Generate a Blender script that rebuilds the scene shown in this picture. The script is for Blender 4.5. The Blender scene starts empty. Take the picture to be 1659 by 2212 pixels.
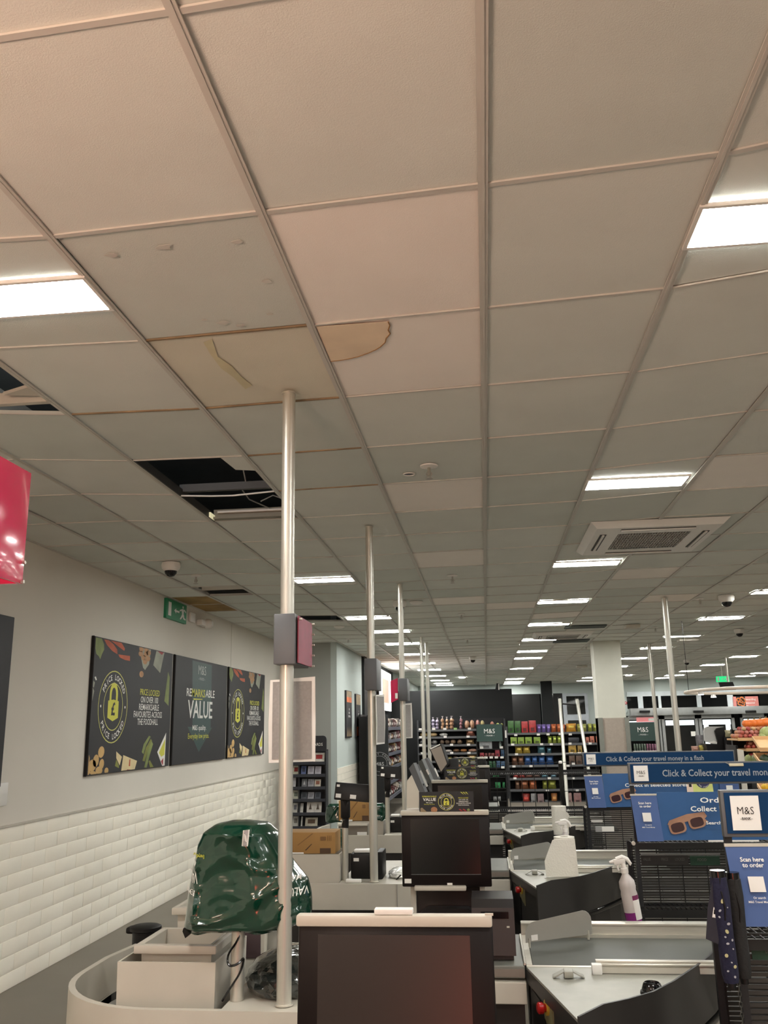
import bpy, bmesh, math, random
from mathutils import Vector, Matrix

# ---------------------------------------------------------------- camera, world, lights, exposure
random.seed(7)
SC = bpy.context.scene
COL = SC.collection
CZ = 1.65
FPX, YAW, PITCH, ROLL = 1884.104, 0.10872, 0.24279, 0.01874
_rz = Matrix.Rotation(YAW, 3, 'Z'); _rx = Matrix.Rotation(PITCH, 3, 'X'); _ry = Matrix.Rotation(ROLL, 3, 'Y')
RM = _rz @ _rx @ _ry
cam_d = bpy.data.cameras.new('camera'); cam = bpy.data.objects.new('camera', cam_d); COL.objects.link(cam)
cam_d.sensor_fit = 'HORIZONTAL'; cam_d.sensor_width = 36.0; cam_d.lens = 36.0 * FPX / 1659.0
cam_d.clip_start = 0.05; cam_d.clip_end = 200
_r, _f, _u = RM.col[0], RM.col[1], RM.col[2]
cam.matrix_world = Matrix(((_r[0], _u[0], -_f[0], 0), (_r[1], _u[1], -_f[1], 0), (_r[2], _u[2], -_f[2], CZ), (0, 0, 0, 1)))
SC.camera = cam
SC.view_settings.view_transform = 'Standard'
SC.view_settings.look = 'None'
SC.view_settings.gamma = 1.0
SC.view_settings.use_curve_mapping = False
SC.view_settings.exposure = 1.40
SC.cycles.max_bounces = 6; SC.cycles.diffuse_bounces = 4; SC.cycles.glossy_bounces = 3
SC.cycles.use_adaptive_sampling = True; SC.cycles.adaptive_threshold = 0.02
SC.cycles.sample_clamp_indirect = 6.0
W = bpy.data.worlds.new('night'); SC.world = W; W.use_nodes = True
W.node_tree.nodes['Background'].inputs[0].default_value = (0.01, 0.012, 0.016, 1)
W.node_tree.nodes['Background'].inputs[1].default_value = 1.0
PANEL_EMIT = 30.0

def area(name, loc, rot, sx, sy, power, col):
    d = bpy.data.lights.new(name, 'AREA'); d.shape = 'RECTANGLE'; d.size = sx; d.size_y = sy; d.energy = power; d.color = col
    o = bpy.data.objects.new(name, d); o.location = loc; o.rotation_euler = rot; COL.objects.link(o); return o
# unseen warm lamp added to tint the upper left of the ceiling
area('warm_ceiling_fill', (-1.45, -1.0, 1.95), (math.radians(158), 0, math.radians(-6)), 0.9, 0.6, 44, (1.0, 0.64, 0.47))
area('red_reflection_light', (0.24, -1.2, 0.60), (math.radians(90), 0, 0), 0.42, 0.8, 4.0, (1.0, 0.11, 0.06))  # unseen red lamp added for the red reflection in the near screen

pl_ = bpy.data.lights.new('plenum_fill', 'POINT'); pl_.energy = 7; pl_.color = (.9, .95, 1.0); pl_.shadow_soft_size = .3  # added point lamp, brightens the void behind the ceiling openings
plo = bpy.data.objects.new('plenum_fill', pl_); plo.location = (-1.9, 3.9, 3.75); COL.objects.link(plo)
# ---------------------------------------------------------------- helpers
def P(u, v, Y):
    """point of the room seen at pixel (u, v) of the 1659 x 2212 frame on the vertical plane y = Y"""
    d = RM @ Vector(((u - 829.5) / FPX, 1, -(v - 1106) / FPX)); d = d * (Y / d.y)
    return Vector((d.x, Y, d.z + CZ))
def PX(u, v, X):
    d = RM @ Vector(((u - 829.5) / FPX, 1, -(v - 1106) / FPX)); d = d * (X / d.x)
    return Vector((X, d.y, d.z + CZ))
def project(p):
    c = RM.transposed() @ (Vector(p) - Vector((0, 0, CZ)))
    if c.y <= 0.05: return (-9999, -9999)
    return (829.5 + FPX * c.x / c.y, 1106 - FPX * c.z / c.y)
def lin(c): return tuple((x / 12.92 if x <= 0.04045 else ((x + 0.055) / 1.055) ** 2.4) for x in c)
def rgb(r, g, b): return lin((r / 255, g / 255, b / 255))
_MC = {}
def mat(name, col, rough=0.5, metal=0.0, emit=0.0, var=0.06, scale=8.0, bump=0.0, bscale=60.0, coat=0.0, alpha=1.0, trans=0.0, spec=0.5, stretch=None, ecol=None):
    if name in _MC: return _MC[name]
    m = bpy.data.materials.new(name); m.use_nodes = True; nt = m.node_tree; b = nt.nodes['Principled BSDF']
    b.inputs['Roughness'].default_value = rough; b.inputs['Metallic'].default_value = metal
    b.inputs['Specular IOR Level'].default_value = spec
    if coat: b.inputs['Coat Weight'].default_value = coat; b.inputs['Coat Roughness'].default_value = 0.06
    if alpha < 1: b.inputs['Alpha'].default_value = alpha
    if trans: b.inputs['Transmission Weight'].default_value = trans
    tc = nt.nodes.new('ShaderNodeTexCoord'); src = tc.outputs['Object']
    if stretch:
        mp = nt.nodes.new('ShaderNodeMapping'); mp.inputs['Scale'].default_value = stretch; nt.links.new(src, mp.inputs[0]); src = mp.outputs[0]
    n = nt.nodes.new('ShaderNodeTexNoise'); n.inputs['Scale'].default_value = scale; n.inputs['Detail'].default_value = 4
    nt.links.new(src, n.inputs['Vector'])
    r = nt.nodes.new('ShaderNodeValToRGB')
    r.color_ramp.elements[0].position = 0.3; r.color_ramp.elements[1].position = 0.7
    r.color_ramp.elements[0].color = tuple(max(0, x * (1 - var)) for x in col) + (1,)
    r.color_ramp.elements[1].color = tuple(min(1, x * (1 + var)) for x in col) + (1,)
    nt.links.new(n.outputs['Fac'], r.inputs['Fac']); nt.links.new(r.outputs['Color'], b.inputs['Base Color'])
    if bump:
        n2 = nt.nodes.new('ShaderNodeTexNoise'); n2.inputs['Scale'].default_value = bscale; n2.inputs['Detail'].default_value = 3
        nt.links.new(src, n2.inputs['Vector'])
        bp = nt.nodes.new('ShaderNodeBump'); bp.inputs['Strength'].default_value = bump; bp.inputs['Distance'].default_value = 0.01
        nt.links.new(n2.outputs['Fac'], bp.inputs['Height']); nt.links.new(bp.outputs[0], b.inputs['Normal'])
    if emit:
        b.inputs['Emission Color'].default_value = (ecol or col) + (1,); b.inputs['Emission Strength'].default_value = emit
    _MC[name] = m; return m

class MB:
    """collects geometry; build() links it as ONE mesh object"""
    def __init__(s): s.v = []; s.f = []; s.mi = []; s.mats = []; s.cur = 0
    def use(s, m):
        if m not in s.mats: s.mats.append(m)
        s.cur = s.mats.index(m); return s
    def add(s, vs, fs):
        o = len(s.v); s.v += [tuple(x) for x in vs]; s.f += [tuple(i + o for i in f) for f in fs]; s.mi += [s.cur] * len(fs); return s
    def box(s, x0, x1, y0, y1, z0, z1, c=0.0):
        if x0 > x1: x0, x1 = x1, x0
        if y0 > y1: y0, y1 = y1, y0
        if z0 > z1: z0, z1 = z1, z0
        c = min(c, (x1 - x0) * .45, (y1 - y0) * .45, (z1 - z0) * .45)
        if c <= 0:
            vs = [(x, y, z) for x in (x0, x1) for y in (y0, y1) for z in (z0, z1)]
            return s.add(vs, [(0, 1, 3, 2), (4, 6, 7, 5), (0, 4, 5, 1), (2, 3, 7, 6), (0, 2, 6, 4), (1, 5, 7, 3)])
        bm = bmesh.new(); bmesh.ops.create_cube(bm, size=1)
        for q in bm.verts: q.co = Vector(((x0 + x1) / 2 + q.co.x * (x1 - x0), (y0 + y1) / 2 + q.co.y * (y1 - y0), (z0 + z1) / 2 + q.co.z * (z1 - z0)))
        bmesh.ops.bevel(bm, geom=bm.edges[:], offset=c, segments=2, profile=0.5, affect='EDGES')
        bm.verts.index_update()
        s.add([q.co.copy() for q in bm.verts], [[q.index for q in f.verts] for f in bm.faces]); bm.free(); return s
    def poly(s, pts): return s.add(pts, [tuple(range(len(pts)))])
    def prism(s, pts, d):
        """extrude polygon (3d points) by vector d"""
        n = len(pts); d = Vector(d); a = [Vector(p) for p in pts]; b = [p + d for p in a]
        fs = [tuple(range(n)), tuple(range(2 * n - 1, n - 1, -1))] + [(i, i + n, (i + 1) % n + n, (i + 1) % n) for i in range(n)]
        return s.add(a + b, fs)
    def tube(s, path, r, n=10, caps=True, closed=False):
        path = [Vector(p) for p in path]; rs = r if isinstance(r, (list, tuple)) else [r] * len(path)
        vs = []; m = len(path); prev = None
        for i, p in enumerate(path):
            t = (path[(i + 1) % m] - path[i - 1]) if closed else (path[min(i + 1, m - 1)] - path[max(i - 1, 0)])
            t.normalize()
            a = prev - t * prev.dot(t) if prev is not None else (Vector((0, 0, 1)).cross(t) if abs(t.z) < .9 else Vector((1, 0, 0)).cross(t))
            a.normalize(); prev = a; b = t.cross(a)
            for k in range(n):
                an = 2 * math.pi * k / n; vs.append(p + (a * math.cos(an) + b * math.sin(an)) * rs[i])
        fs = []
        for i in range(m if closed else m - 1):
            for k in range(n):
                j = (i + 1) % m; fs.append((i * n + k, i * n + (k + 1) % n, j * n + (k + 1) % n, j * n + k))
        if caps and not closed: fs += [tuple(range(n - 1, -1, -1)), tuple((m - 1) * n + k for k in range(n))]
        return s.add(vs, fs)
    def lathe(s, prof, c=(0, 0, 0), n=20, sx=1, sy=1, axis=(0, 0, 1)):
        """prof: (radius, height) rings along axis"""
        ax = Vector(axis).normalized(); q = Vector((0, 0, 1)).rotation_difference(ax); c = Vector(c); vs = []
        for (r, h) in prof:
            for k in range(n):
                a = 2 * math.pi * k / n; vs.append(c + q @ Vector((r * math.cos(a) * sx, r * math.sin(a) * sy, h)))
        fs = []
        for i in range(len(prof) - 1):
            for k in range(n): fs.append((i * n + k, i * n + (k + 1) % n, (i + 1) * n + (k + 1) % n, (i + 1) * n + k))
        fs += [tuple(range(n - 1, -1, -1)), tuple((len(prof) - 1) * n + k for k in range(n))]
        return s.add(vs, fs)
    def ball(s, c, rx, ry=None, rz=None, n=10, m=6, jit=0):
        ry = ry or rx; rz = rz or rx; pr = []
        vs = []; c = Vector(c)
        for i in range(m + 1):
            t = math.pi * (i + .02) / (m + .04)
            for k in range(n):
                a = 2 * math.pi * k / n; j = 1 + random.uniform(-jit, jit)
                vs.append(c + Vector((math.sin(t) * math.cos(a) * rx * j, math.sin(t) * math.sin(a) * ry * j, math.cos(t) * rz * j)))
        fs = [(i * n + k, (i + 1) * n + k, (i + 1) * n + (k + 1) % n, i * n + (k + 1) % n) for i in range(m) for k in range(n)]
        return s.add(vs, fs)
    def xf(s, M, start=0):
        for i in range(start, len(s.v)): s.v[i] = tuple(M @ Vector(s.v[i]))
        return s
    def build(s, name, parent=None, smooth=True, angle=40):
        o0 = Vector((0, 0, 0))
        if parent is not None:
            q = parent
            while q is not None: o0 += q.location; q = q.parent
        me = bpy.data.meshes.new(name)
        me.from_pydata([tuple(Vector(p) - o0) for p in s.v], [], s.f)
        for m in s.mats: me.materials.append(m)
        me.polygons.foreach_set('material_index', s.mi)
        if s.mats and all(m.name in SOLID for m in s.mats) or True:
            bm = bmesh.new(); bm.from_mesh(me); bmesh.ops.recalc_face_normals(bm, faces=bm.faces[:]); bm.to_mesh(me); bm.free()
        if smooth:
            me.polygons.foreach_set('use_smooth', [True] * len(me.polygons)); me.set_sharp_from_angle(angle=math.radians(angle))
        me.update()
        o = bpy.data.objects.new(name, me); COL.objects.link(o)
        if parent is not None: o.parent = parent
        return o
SOLID = set()
def tag(o, label=None, cat=None, group=None, kind=None):
    if label: o['label'] = label
    if cat: o['category'] = cat
    if group: o['group'] = group
    if kind: o['kind'] = kind
    return o
def thing(name, label, cat, loc, group=None):
    o = bpy.data.objects.new(name, None); o.empty_display_size = 0.1; COL.objects.link(o); o.location = loc
    return tag(o, label, cat, group)
def solo(mb, name, label, cat, group=None, **kw):
    """a thing that is one mesh, its origin at its own base"""
    xs = [p[0] for p in mb.v]; ys = [p[1] for p in mb.v]; zs = [p[2] for p in mb.v]
    c = Vector(((min(xs) + max(xs)) / 2, (min(ys) + max(ys)) / 2, min(zs)))
    mb.v = [tuple(Vector(p) - c) for p in mb.v]
    o = mb.build(name, None, **kw); o.location = c
    return tag(o, label, cat, group)
def struct(mb, name, **kw):
    return tag(mb.build(name, None, **kw), kind='structure')
def copy_tree(o, d=(0, 0, 0), label=None, parent=None, top=True):
    c = o.copy(); COL.objects.link(c); c.parent = parent
    if top: c.location = o.location + Vector(d)
    if label: c['label'] = label
    for ch in list(o.children): copy_tree(ch, parent=c, top=False)
    return c

_TC = {}
def glyphs(txt, bold=0.0):
    k = (txt, bold)
    if k not in _TC:
        cu = bpy.data.curves.new('t', 'FONT'); cu.body = txt; cu.size = 1.0; cu.resolution_u = 2; cu.offset = bold; cu.fill_mode = 'BOTH'
        ob = bpy.data.objects.new('t', cu); COL.objects.link(ob)
        dg = bpy.context.evaluated_depsgraph_get(); me = bpy.data.meshes.new_from_object(ob.evaluated_get(dg))
        _TC[k] = ([tuple(q.co) for q in me.vertices], [tuple(p.vertices) for p in me.polygons])
        bpy.data.objects.remove(ob); bpy.data.meshes.remove(me)
    return _TC[k]
def text(mb, txt, o, ux, uy, h, m, bold=0.01, align='C', w=None, spacing=None, lift=0.0015):
    """flat lettering: o = baseline anchor, h = cap height, w = wanted width (optional)"""
    vs, fs = glyphs(txt, bold)
    if not vs: return
    x0 = min(q[0] for q in vs); x1 = max(q[0] for q in vs); s = h / 0.70; sx = s if w is None else w / (x1 - x0)
    off = {'C': (x0 + x1) / 2, 'L': x0, 'R': x1}[align]
    ux = Vector(ux).normalized(); uy = Vector(uy).normalized(); n = ux.cross(uy); o = Vector(o)
    mb.use(m); mb.add([o + ux * ((q[0] - off) * sx) + uy * (q[1] * s) + n * lift for q in vs], fs)
def ring_text(mb, txt, c, ux, uy, R, h, m, a_mid, span, top=True, bold=0.01):
    c = Vector(c); ux = Vector(ux).normalized(); uy = Vector(uy).normalized(); n = len(txt)
    for i, ch in enumerate(txt):
        if ch == ' ': continue
        f = (i + .5) / n - .5; a = a_mid - f * span if top else a_mid + f * span
        rad = ux * math.cos(a) + uy * math.sin(a); tan = rad.cross(ux.cross(uy)) * -1
        tan = -ux * math.sin(a) + uy * math.cos(a)
        if top: text(mb, ch, c + rad * R, -tan, rad, h, m, bold)
        else: text(mb, ch, c + rad * (R + h), tan, -rad, h, m, bold)
def flat(mb, m, o, ux, uy, pts, lift=0.001):
    ux = Vector(ux).normalized(); uy = Vector(uy).normalized(); n = ux.cross(uy); o = Vector(o)
    mb.use(m); mb.poly([o + ux * a + uy * b + n * lift for a, b in pts])
def disc(cx, cy, rx, ry=None, n=20, rot=0):
    ry = ry or rx; r = []
    for k in range(n):
        a = 2 * math.pi * k / n; x, y = rx * math.cos(a), ry * math.sin(a)
        r.append((cx + x * math.cos(rot) - y * math.sin(rot), cy + x * math.sin(rot) + y * math.cos(rot)))
    return r
def ringflat(mb, m, o, ux, uy, cx, cy, r, t, n=32, lift=0.001):
    ux = Vector(ux).normalized(); uy = Vector(uy).normalized(); nn = ux.cross(uy); o = Vector(o); mb.use(m); vs = []
    for rr in (r, r - t):
        for k in range(n):
            a = 2 * math.pi * k / n; vs.append(o + ux * (cx + rr * math.cos(a)) + uy * (cy + rr * math.sin(a)) + nn * lift)
    mb.add(vs, [(k, (k + 1) % n, n + (k + 1) % n, n + k) for k in range(n)])

# ---------------------------------------------------------------- materials
M = {}
M['tile'] = mat('ceiling_tile_old', rgb(214, 217, 210), .95, var=.03, scale=3, bump=.15, bscale=300)
M['tile_b'] = mat('ceiling_tile_grey', rgb(203, 208, 201), .95, var=.03, scale=3, bump=.15, bscale=300)
M['tile_new'] = mat('ceiling_tile_new', rgb(240, 234, 226), .95, var=.02, scale=3, bump=.12, bscale=300)
M['tbar'] = mat('ceiling_grid_metal', rgb(196, 194, 186), .5, .0, var=.03)
M['rust'] = mat('rusty_grid_metal', rgb(140, 120, 92), .7, .0, var=.3, scale=9)
M['plaster'] = mat('painted_plaster', rgb(214, 209, 198), .85, var=.02, scale=1.5, bump=.05, bscale=120)
M['plaster_dim'] = mat('grey_painted_wall', rgb(158, 160, 154), .85, var=.02, scale=2)
M['plaster_w'] = mat('white_painted_wall', rgb(186, 196, 192), .85, var=.015, scale=2)
M['brick'] = mat('cream_glazed_tile', rgb(250, 245, 230), .35, var=.02, scale=2.5, bump=.06, bscale=25)
M['grout'] = mat('grout', rgb(240, 234, 220), .8, var=.04)
M['floor'] = mat('floor_vinyl', rgb(116, 109, 98), .5, var=.06, scale=2.2)
M['dark'] = mat('void_dark', rgb(96, 100, 102), .9, var=.15, scale=1.5)
M['black'] = mat('black_plastic', rgb(14, 13, 13), .45, var=.1, spec=.35)
M['blackgloss'] = mat('black_gloss_plastic', rgb(14, 14, 15), .12, var=.1)
M['darkgrey'] = mat('dark_grey_laminate', rgb(48, 46, 44), .42, var=.05, spec=.4)
M['charcoal'] = mat('charcoal_paint', rgb(30, 32, 33), .65, var=.05, scale=2, spec=.3)
M['grey'] = mat('mid_grey_laminate', rgb(148, 146, 138), .5, var=.03)
M['lgrey'] = mat('light_grey_laminate', rgb(192, 187, 174), .45, var=.03)
M['signgrey'] = mat('sign_grey_paint', rgb(88, 90, 92), .45, var=.03)
M['steel'] = mat('brushed_steel', rgb(206, 202, 190), .36, .5, var=.06, scale=6, stretch=(2, 40, 40), bump=.03, bscale=20)
M['steel_deck'] = mat('worn_steel_deck', rgb(158, 157, 146), .45, .3, var=.08, scale=9, bump=.03, bscale=14)
M['alu'] = mat('anodised_aluminium', rgb(204, 202, 192), .36, .65, var=.05, scale=5, stretch=(30, 30, 1.2))
M['belt'] = mat('grey_belt_rubber', rgb(88, 90, 84), .55, var=.05, spec=.3, scale=4)
M['white'] = mat('white_plastic', rgb(226, 224, 218), .4, var=.02)
M['paper'] = mat('white_paper', rgb(228, 226, 220), .8, var=.02)
M['panel'] = mat('lamp_diffuser', (1, 1, 1), .5, emit=PANEL_EMIT, ecol=(1.0, 0.99, 0.95), var=0)
M['green'] = mat('green_polythene', rgb(6, 54, 38), .16, var=.03, scale=6, bump=.10, bscale=12, coat=.7)
M['yellow'] = mat('print_yellow', rgb(206, 204, 74), .6, var=.05)
M['ptext'] = mat('print_white', rgb(232, 232, 226), .6, var=.01)
M['poster'] = mat('print_charcoal', rgb(46, 46, 48), .55, var=.03, spec=.3)
M['kraft'] = mat('brown_cardboard', rgb(160, 122, 70), .8, var=.06, scale=6)
M['pink'] = mat('pink_acrylic', rgb(214, 28, 84), .14, var=.03, coat=.5)
M['pinkm'] = mat('pink_acrylic_matt', rgb(140, 30, 62), .5, var=.15, scale=12)
M['blue'] = mat('print_blue', rgb(8, 48, 84), .7, var=.10, spec=.2, scale=2.2)
M['blue2'] = mat('print_light_blue', rgb(72, 94, 140), .6, var=.12, spec=.3, scale=3)
M['exit'] = mat('exit_green', rgb(18, 128, 84), .5, var=.02, emit=.0)
M['exit_lit'] = mat('exit_green_lit', rgb(20, 170, 100), .5, var=.02, emit=.7)
M['glass'] = mat('night_glass', rgb(10, 14, 16), .04, var=.1, spec=.6)
M['wire'] = mat('black_wire', rgb(34, 34, 34), .35, .2, var=.05)

# ================================================================ THE SETTING
ZC = 3.028
WXL = -3.262
GX = {-6: -3.262, -5: -2.83, -4: -2.335, -3: -1.778, -2: -1.173, -1: -0.548, 0: 0.055, 1: 0.652, 2: 1.265}
for i in range(3, 19): GX[i] = 1.265 + 0.585 * (i - 2)
GDY = {-6: 1.95, -5: 1.95, -4: 1.968, -3: 2.086, -2: 2.107, -1: 2.074, 0: 2.033, 1: 1.986, 2: 1.845}
def gy(i, j):
    d = GDY.get(i, 1.82)
    return d + 0.6976 * j if j <= 9 else d + 0.6976 * 9 + 0.6 * (j - 9)
XR, YB, YF = 11.2, 31.0, -3.6

mb = MB().use(M['floor']); mb.box(WXL - .05, XR, YF, YB + 3, -0.06, 0); struct(mb, 'floor')
mb = MB().use(M['dark']); mb.box(WXL - .05, XR, YF, YB, 4.0, 4.06); ceiling = struct(mb, 'ceiling')
# tiles
HOLES = {(-3, 3), (-3, 4), (-4, 1), (-5, 9), (-4, 13)}
cells = []
for i in range(-6, 18):
    for j in range(-4, 47):
        if (i, j) in HOLES: continue
        x0, x1 = GX[i], GX[i + 1]
        q = [(x0, gy(i, j)), (x1, gy(i + 1, j)), (x1, gy(i + 1, j + 1)), (x0, gy(i, j + 1))]
        if q[2][1] > YB: continue
        vis = any(-60 < project((a, b, ZC))[0] < 1720 and project((a, b, ZC))[1] > -200 and b > 0.3 for a, b in q)
        cells.append((0 if vis else 1, (q[0][1] + q[2][1]) / 2 + abs(x0) * .15, i, j, q))
cells.sort(key=lambda c: (c[0], c[1]))
NEW = {(-1, 0), (-1, 1), (-1, 4), (-1, 7), (2, 4), (-1, 11), (1, 14), (2, 9), (0, 12), (3, 12)}
STAINED = {(-2, 1): 'stained', (-6, 10): 'stained', (-6, 11): 'stained'}
M['tile_st'] = mat('ceiling_tile_water_stained', rgb(213, 209, 192), .95, var=.04, scale=2.5, bump=.12, bscale=300)
M['tile_st2'] = mat('ceiling_tile_brown_stained', rgb(158, 130, 82), .95, var=.25, scale=3.5)
def tilegeo(mb, i, j, q, rnd):
    z = ZC + rnd.uniform(0, .003); g = .005; gx = .011
    pts = [(q[0][0] + gx, q[0][1] + g), (q[1][0] - gx, q[1][1] + g), (q[2][0] - gx, q[2][1] - g), (q[3][0] + gx, q[3][1] - g)]
    tz = [z + rnd.uniform(0, .003) for _ in range(4)]
    mb.prism([(a, b, c) for (a, b), c in zip(pts, tz)], (0, 0, .016))
rnd = random.Random(3)
rest = MB()
for n, (vis, d, i, j, q) in enumerate(cells):
    k = (i, j)
    m = M['tile_new'] if k in NEW else M['tile_st'] if k == (-2, 1) else M['tile_st2'] if k in STAINED else (M['tile_b'] if rnd.random() < .33 else M['tile'])
    if n < 299:
        mb = MB().use(m); tilegeo(mb, i, j, q, rnd); t = mb.build('ceiling_tile', ceiling, smooth=False)
        if k in STAINED: t['label'] = 'water-stained ceiling tile'
    else:
        rest.use(m); tilegeo(rest, i, j, q, rnd)
tag(rest.build('far_ceiling_tiles', ceiling, smooth=False), kind='stuff')
# main runners and cross tees
for i in range(-5, 18):
    mb = MB().use(M['tbar']); x = GX[i]; y0 = -3.5
    mb.box(x - .013, x + .013, y0, 30.9, ZC - .006, ZC - .001); mb.box(x - .003, x + .003, y0, 30.9, ZC - .001, ZC + .03)
    if -5 <= i <= 1: mb.box(x - .0045, x + .0045, y0, 30.9, ZC - .0085, ZC - .006)
    mb.build('main_runner', ceiling, smooth=False)
mb = MB().use(M['tbar'])
for i in range(-6, 18):
    for j in range(-4, 47):
        if gy(i, j) > 30.8: continue
        a = (GX[i] + .012, gy(i, j)); b = (GX[i + 1] - .012, gy(i + 1, j)); w = .008 if j <= 0 else .005
        if (i, j) == (-3, 4): continue
        mb.use(M['rust'] if (i, j) in ((-2, 1), (-2, 2), (-2, 3), (-3, 2), (-2, 4)) else M['tbar'])
        mb.prism([(a[0], a[1] - w, ZC - .003), (b[0], b[1] - w, ZC - .003), (b[0], b[1] + w, ZC - .003), (a[0], a[1] + w, ZC - .003)], (0, 0, .006))
tag(mb.build('cross_tees', ceiling, smooth=False), kind='stuff')
mb = MB().use(M['tbar']); mb.box(WXL, WXL + .02, YF, 14.2, ZC - .006, ZC + .01); mb.build('wall_angle', ceiling, smooth=False)
# stains
mb = MB().use(mat('water_stain', rgb(230, 211, 184), .95, var=.08, scale=6)); o = (GX[-1] + .016, gy(-1, 1) + .012, ZC - .0012)
pts = [(0, 0), (.255, 0.0), (.258, .03), (.248, .065), (.252, .095), (.234, .13), (.226, .165), (.205, .20), (.182, .225), (.15, .25), (.11, .275), (.07, .29), (.03, .30), (0, .302)]
mb.prism([(o[0] + a, o[1] + b, o[2]) for a, b in pts], (0, 0, .001))
mb.use(mat('water_stain_edge', rgb(156, 118, 72), .95, var=.2, scale=20))
mb.tube([(o[0] + a, o[1] + b, o[2]) for a, b in pts[1:]], .0022, 5); mb.build('water_stain', ceiling, smooth=False)
mb = MB().use(mat('yellow_streak', rgb(206, 199, 166), .95, var=.1, scale=7)); cx, cy = GX[-2], gy(-2, 1)
st = [(0.211, 0.048), (0.249, 0.026), (0.225, 0.174), (0.252, 0.266), (0.26, 0.37), (0.28, 0.471), (0.242, 0.506), (0.229, 0.379), (0.206, 0.282), (0.205, 0.15)]
mb.prism([(cx + a, cy + b, ZC - .0012) for a, b in st], (0, 0, .001)); mb.build('yellow_stain', ceiling, smooth=False)
sm = mat('grey_smudge', rgb(199, 198, 190), .95, var=.1)
mb = MB().use(sm); r2 = random.Random(5)
for a, b, r in ((.13, .12, .02), (.3, .1, .028), (.52, .10, .018), (.55, .34, .02), (.33, .60, .025), (.38, .63, .018), (.27, .57, .012), (.5, .56, .014)):
    mb.prism([(GX[-2] + a + r * math.cos(t * .785) * r2.uniform(.6, 1.2), gy(-2, 0) + b + .6 * r * math.sin(t * .785) * r2.uniform(.6, 1.2), ZC - .0012) for t in range(8)], (0, 0, .001))
mb.build('dirt_smudges', ceiling, smooth=False)
# what shows in the big opening: bent cross tee, leftover tile piece, old lamp tray, cables, flange of the runner
hx0, hx1 = GX[-3], GX[-2]
mb = MB().use(M['white']); y = gy(-3, 4) + .02
mb.tube([(hx0, y, ZC), (hx0 + .2, y + .015, ZC - .008), (hx0 + .33, y + .02, ZC - .01), (hx1, y, ZC)], .005, 6); mb.build('bent_cross_tee', ceiling)
mb = MB().use(mat('galvanised_dim', rgb(70, 70, 68), .6, .2)); mb.box(hx0, hx1 + .05, y + .02, y + .05, ZC + .03, ZC + .075)
mb.box(hx0 - .0, hx0 + .02, gy(-3, 3), gy(-3, 5), ZC - .004, ZC + .045); mb.build('ceiling_support_channel', ceiling, smooth=False)
mb = MB().use(M['tile']); y = gy(-3, 3)
mb.prism([(hx1 - .14, y, ZC + .002), (hx1, y, ZC + .002), (hx1, y + .30, ZC + .002), (hx1 - .12, y + .26, ZC + .002)], (0, 0, .015)); mb.build('broken_tile_piece', ceiling, smooth=False)
t = thing('lamp_tray', 'unlit old lamp tray left above the biggest opening in the ceiling', 'lamp', (hx0 + .05, 5.5, ZC))
mb = MB().use(mat('tray_metal', rgb(126, 120, 104), .5, .3)); mb.box(hx0 + .02, hx1 - .0, 5.50, 5.56, ZC - .002, ZC + .012); mb.box(hx0 + .02, hx1, 5.54, 5.56, ZC + .012, ZC + .07); mb.build('housing', t, smooth=False)
mb = MB().use(mat('tray_end', rgb(226, 220, 180), .5, emit=.25)); mb.box(hx0 + .0, hx0 + .03, 5.44, 5.54, ZC - .002, ZC + .03); mb.build('end_cap', t, smooth=False)  # slight glow put into the end cap's material, no live lamp here
mb = MB().use(M['white']); mb.tube([(hx0 + .05, 5.53, ZC + .05), (hx1 - .02, 5.53, ZC + .05)], .009, 8); mb.build('tube_lamp', t)
cb = M['white']
for pts in ([(hx1 - .14, y + .02, ZC + .6), (hx1 - .15, y + .3, ZC + .3), (hx1 - .2, 4.95, ZC + .06)], [(hx1 - .24, 4.96, ZC + .05), (hx1 - .25, 5.2, ZC + .04), (hx1 - .18, 5.45, ZC + .04)], [(hx1 - .24, 5.45, ZC + .09), (hx1 - .16, 5.46, ZC + .13), (hx1 - .06, 5.46, ZC + .09)]):
    mb = MB().use(mat('cable_grey', rgb(150, 150, 146), .5)); mb.tube(pts, .004, 6); mb.build('ceiling_cable', ceiling)
mb = MB().use(M['lgrey']); x, y = GX[-4], gy(-4, 1)
mb.box(GX[-4], GX[-3], gy(-4, 2) - .05, gy(-4, 2) - .02, ZC, ZC + .05); mb.prism([(GX[-3] - .18, gy(-4, 2) - .12, ZC + .01), (GX[-3], gy(-4, 2) - .2, ZC + .01), (GX[-3], gy(-4, 2) - .08, ZC + .01)], (0, 0, .015)); mb.build('ceiling_support_channel', ceiling, smooth=False)
mb = MB().use(M['lgrey']); yy = gy(-5, 9)
mb.prism([(GX[-5] + .02, yy + .3, ZC + .05), (GX[-4], yy + .3, ZC + .05), (GX[-4], yy + .36, ZC + .02), (GX[-5], yy + .36, ZC + .02)], (0, 0, .02)); mb.build('ceiling_support_channel', ceiling, smooth=False)

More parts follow.
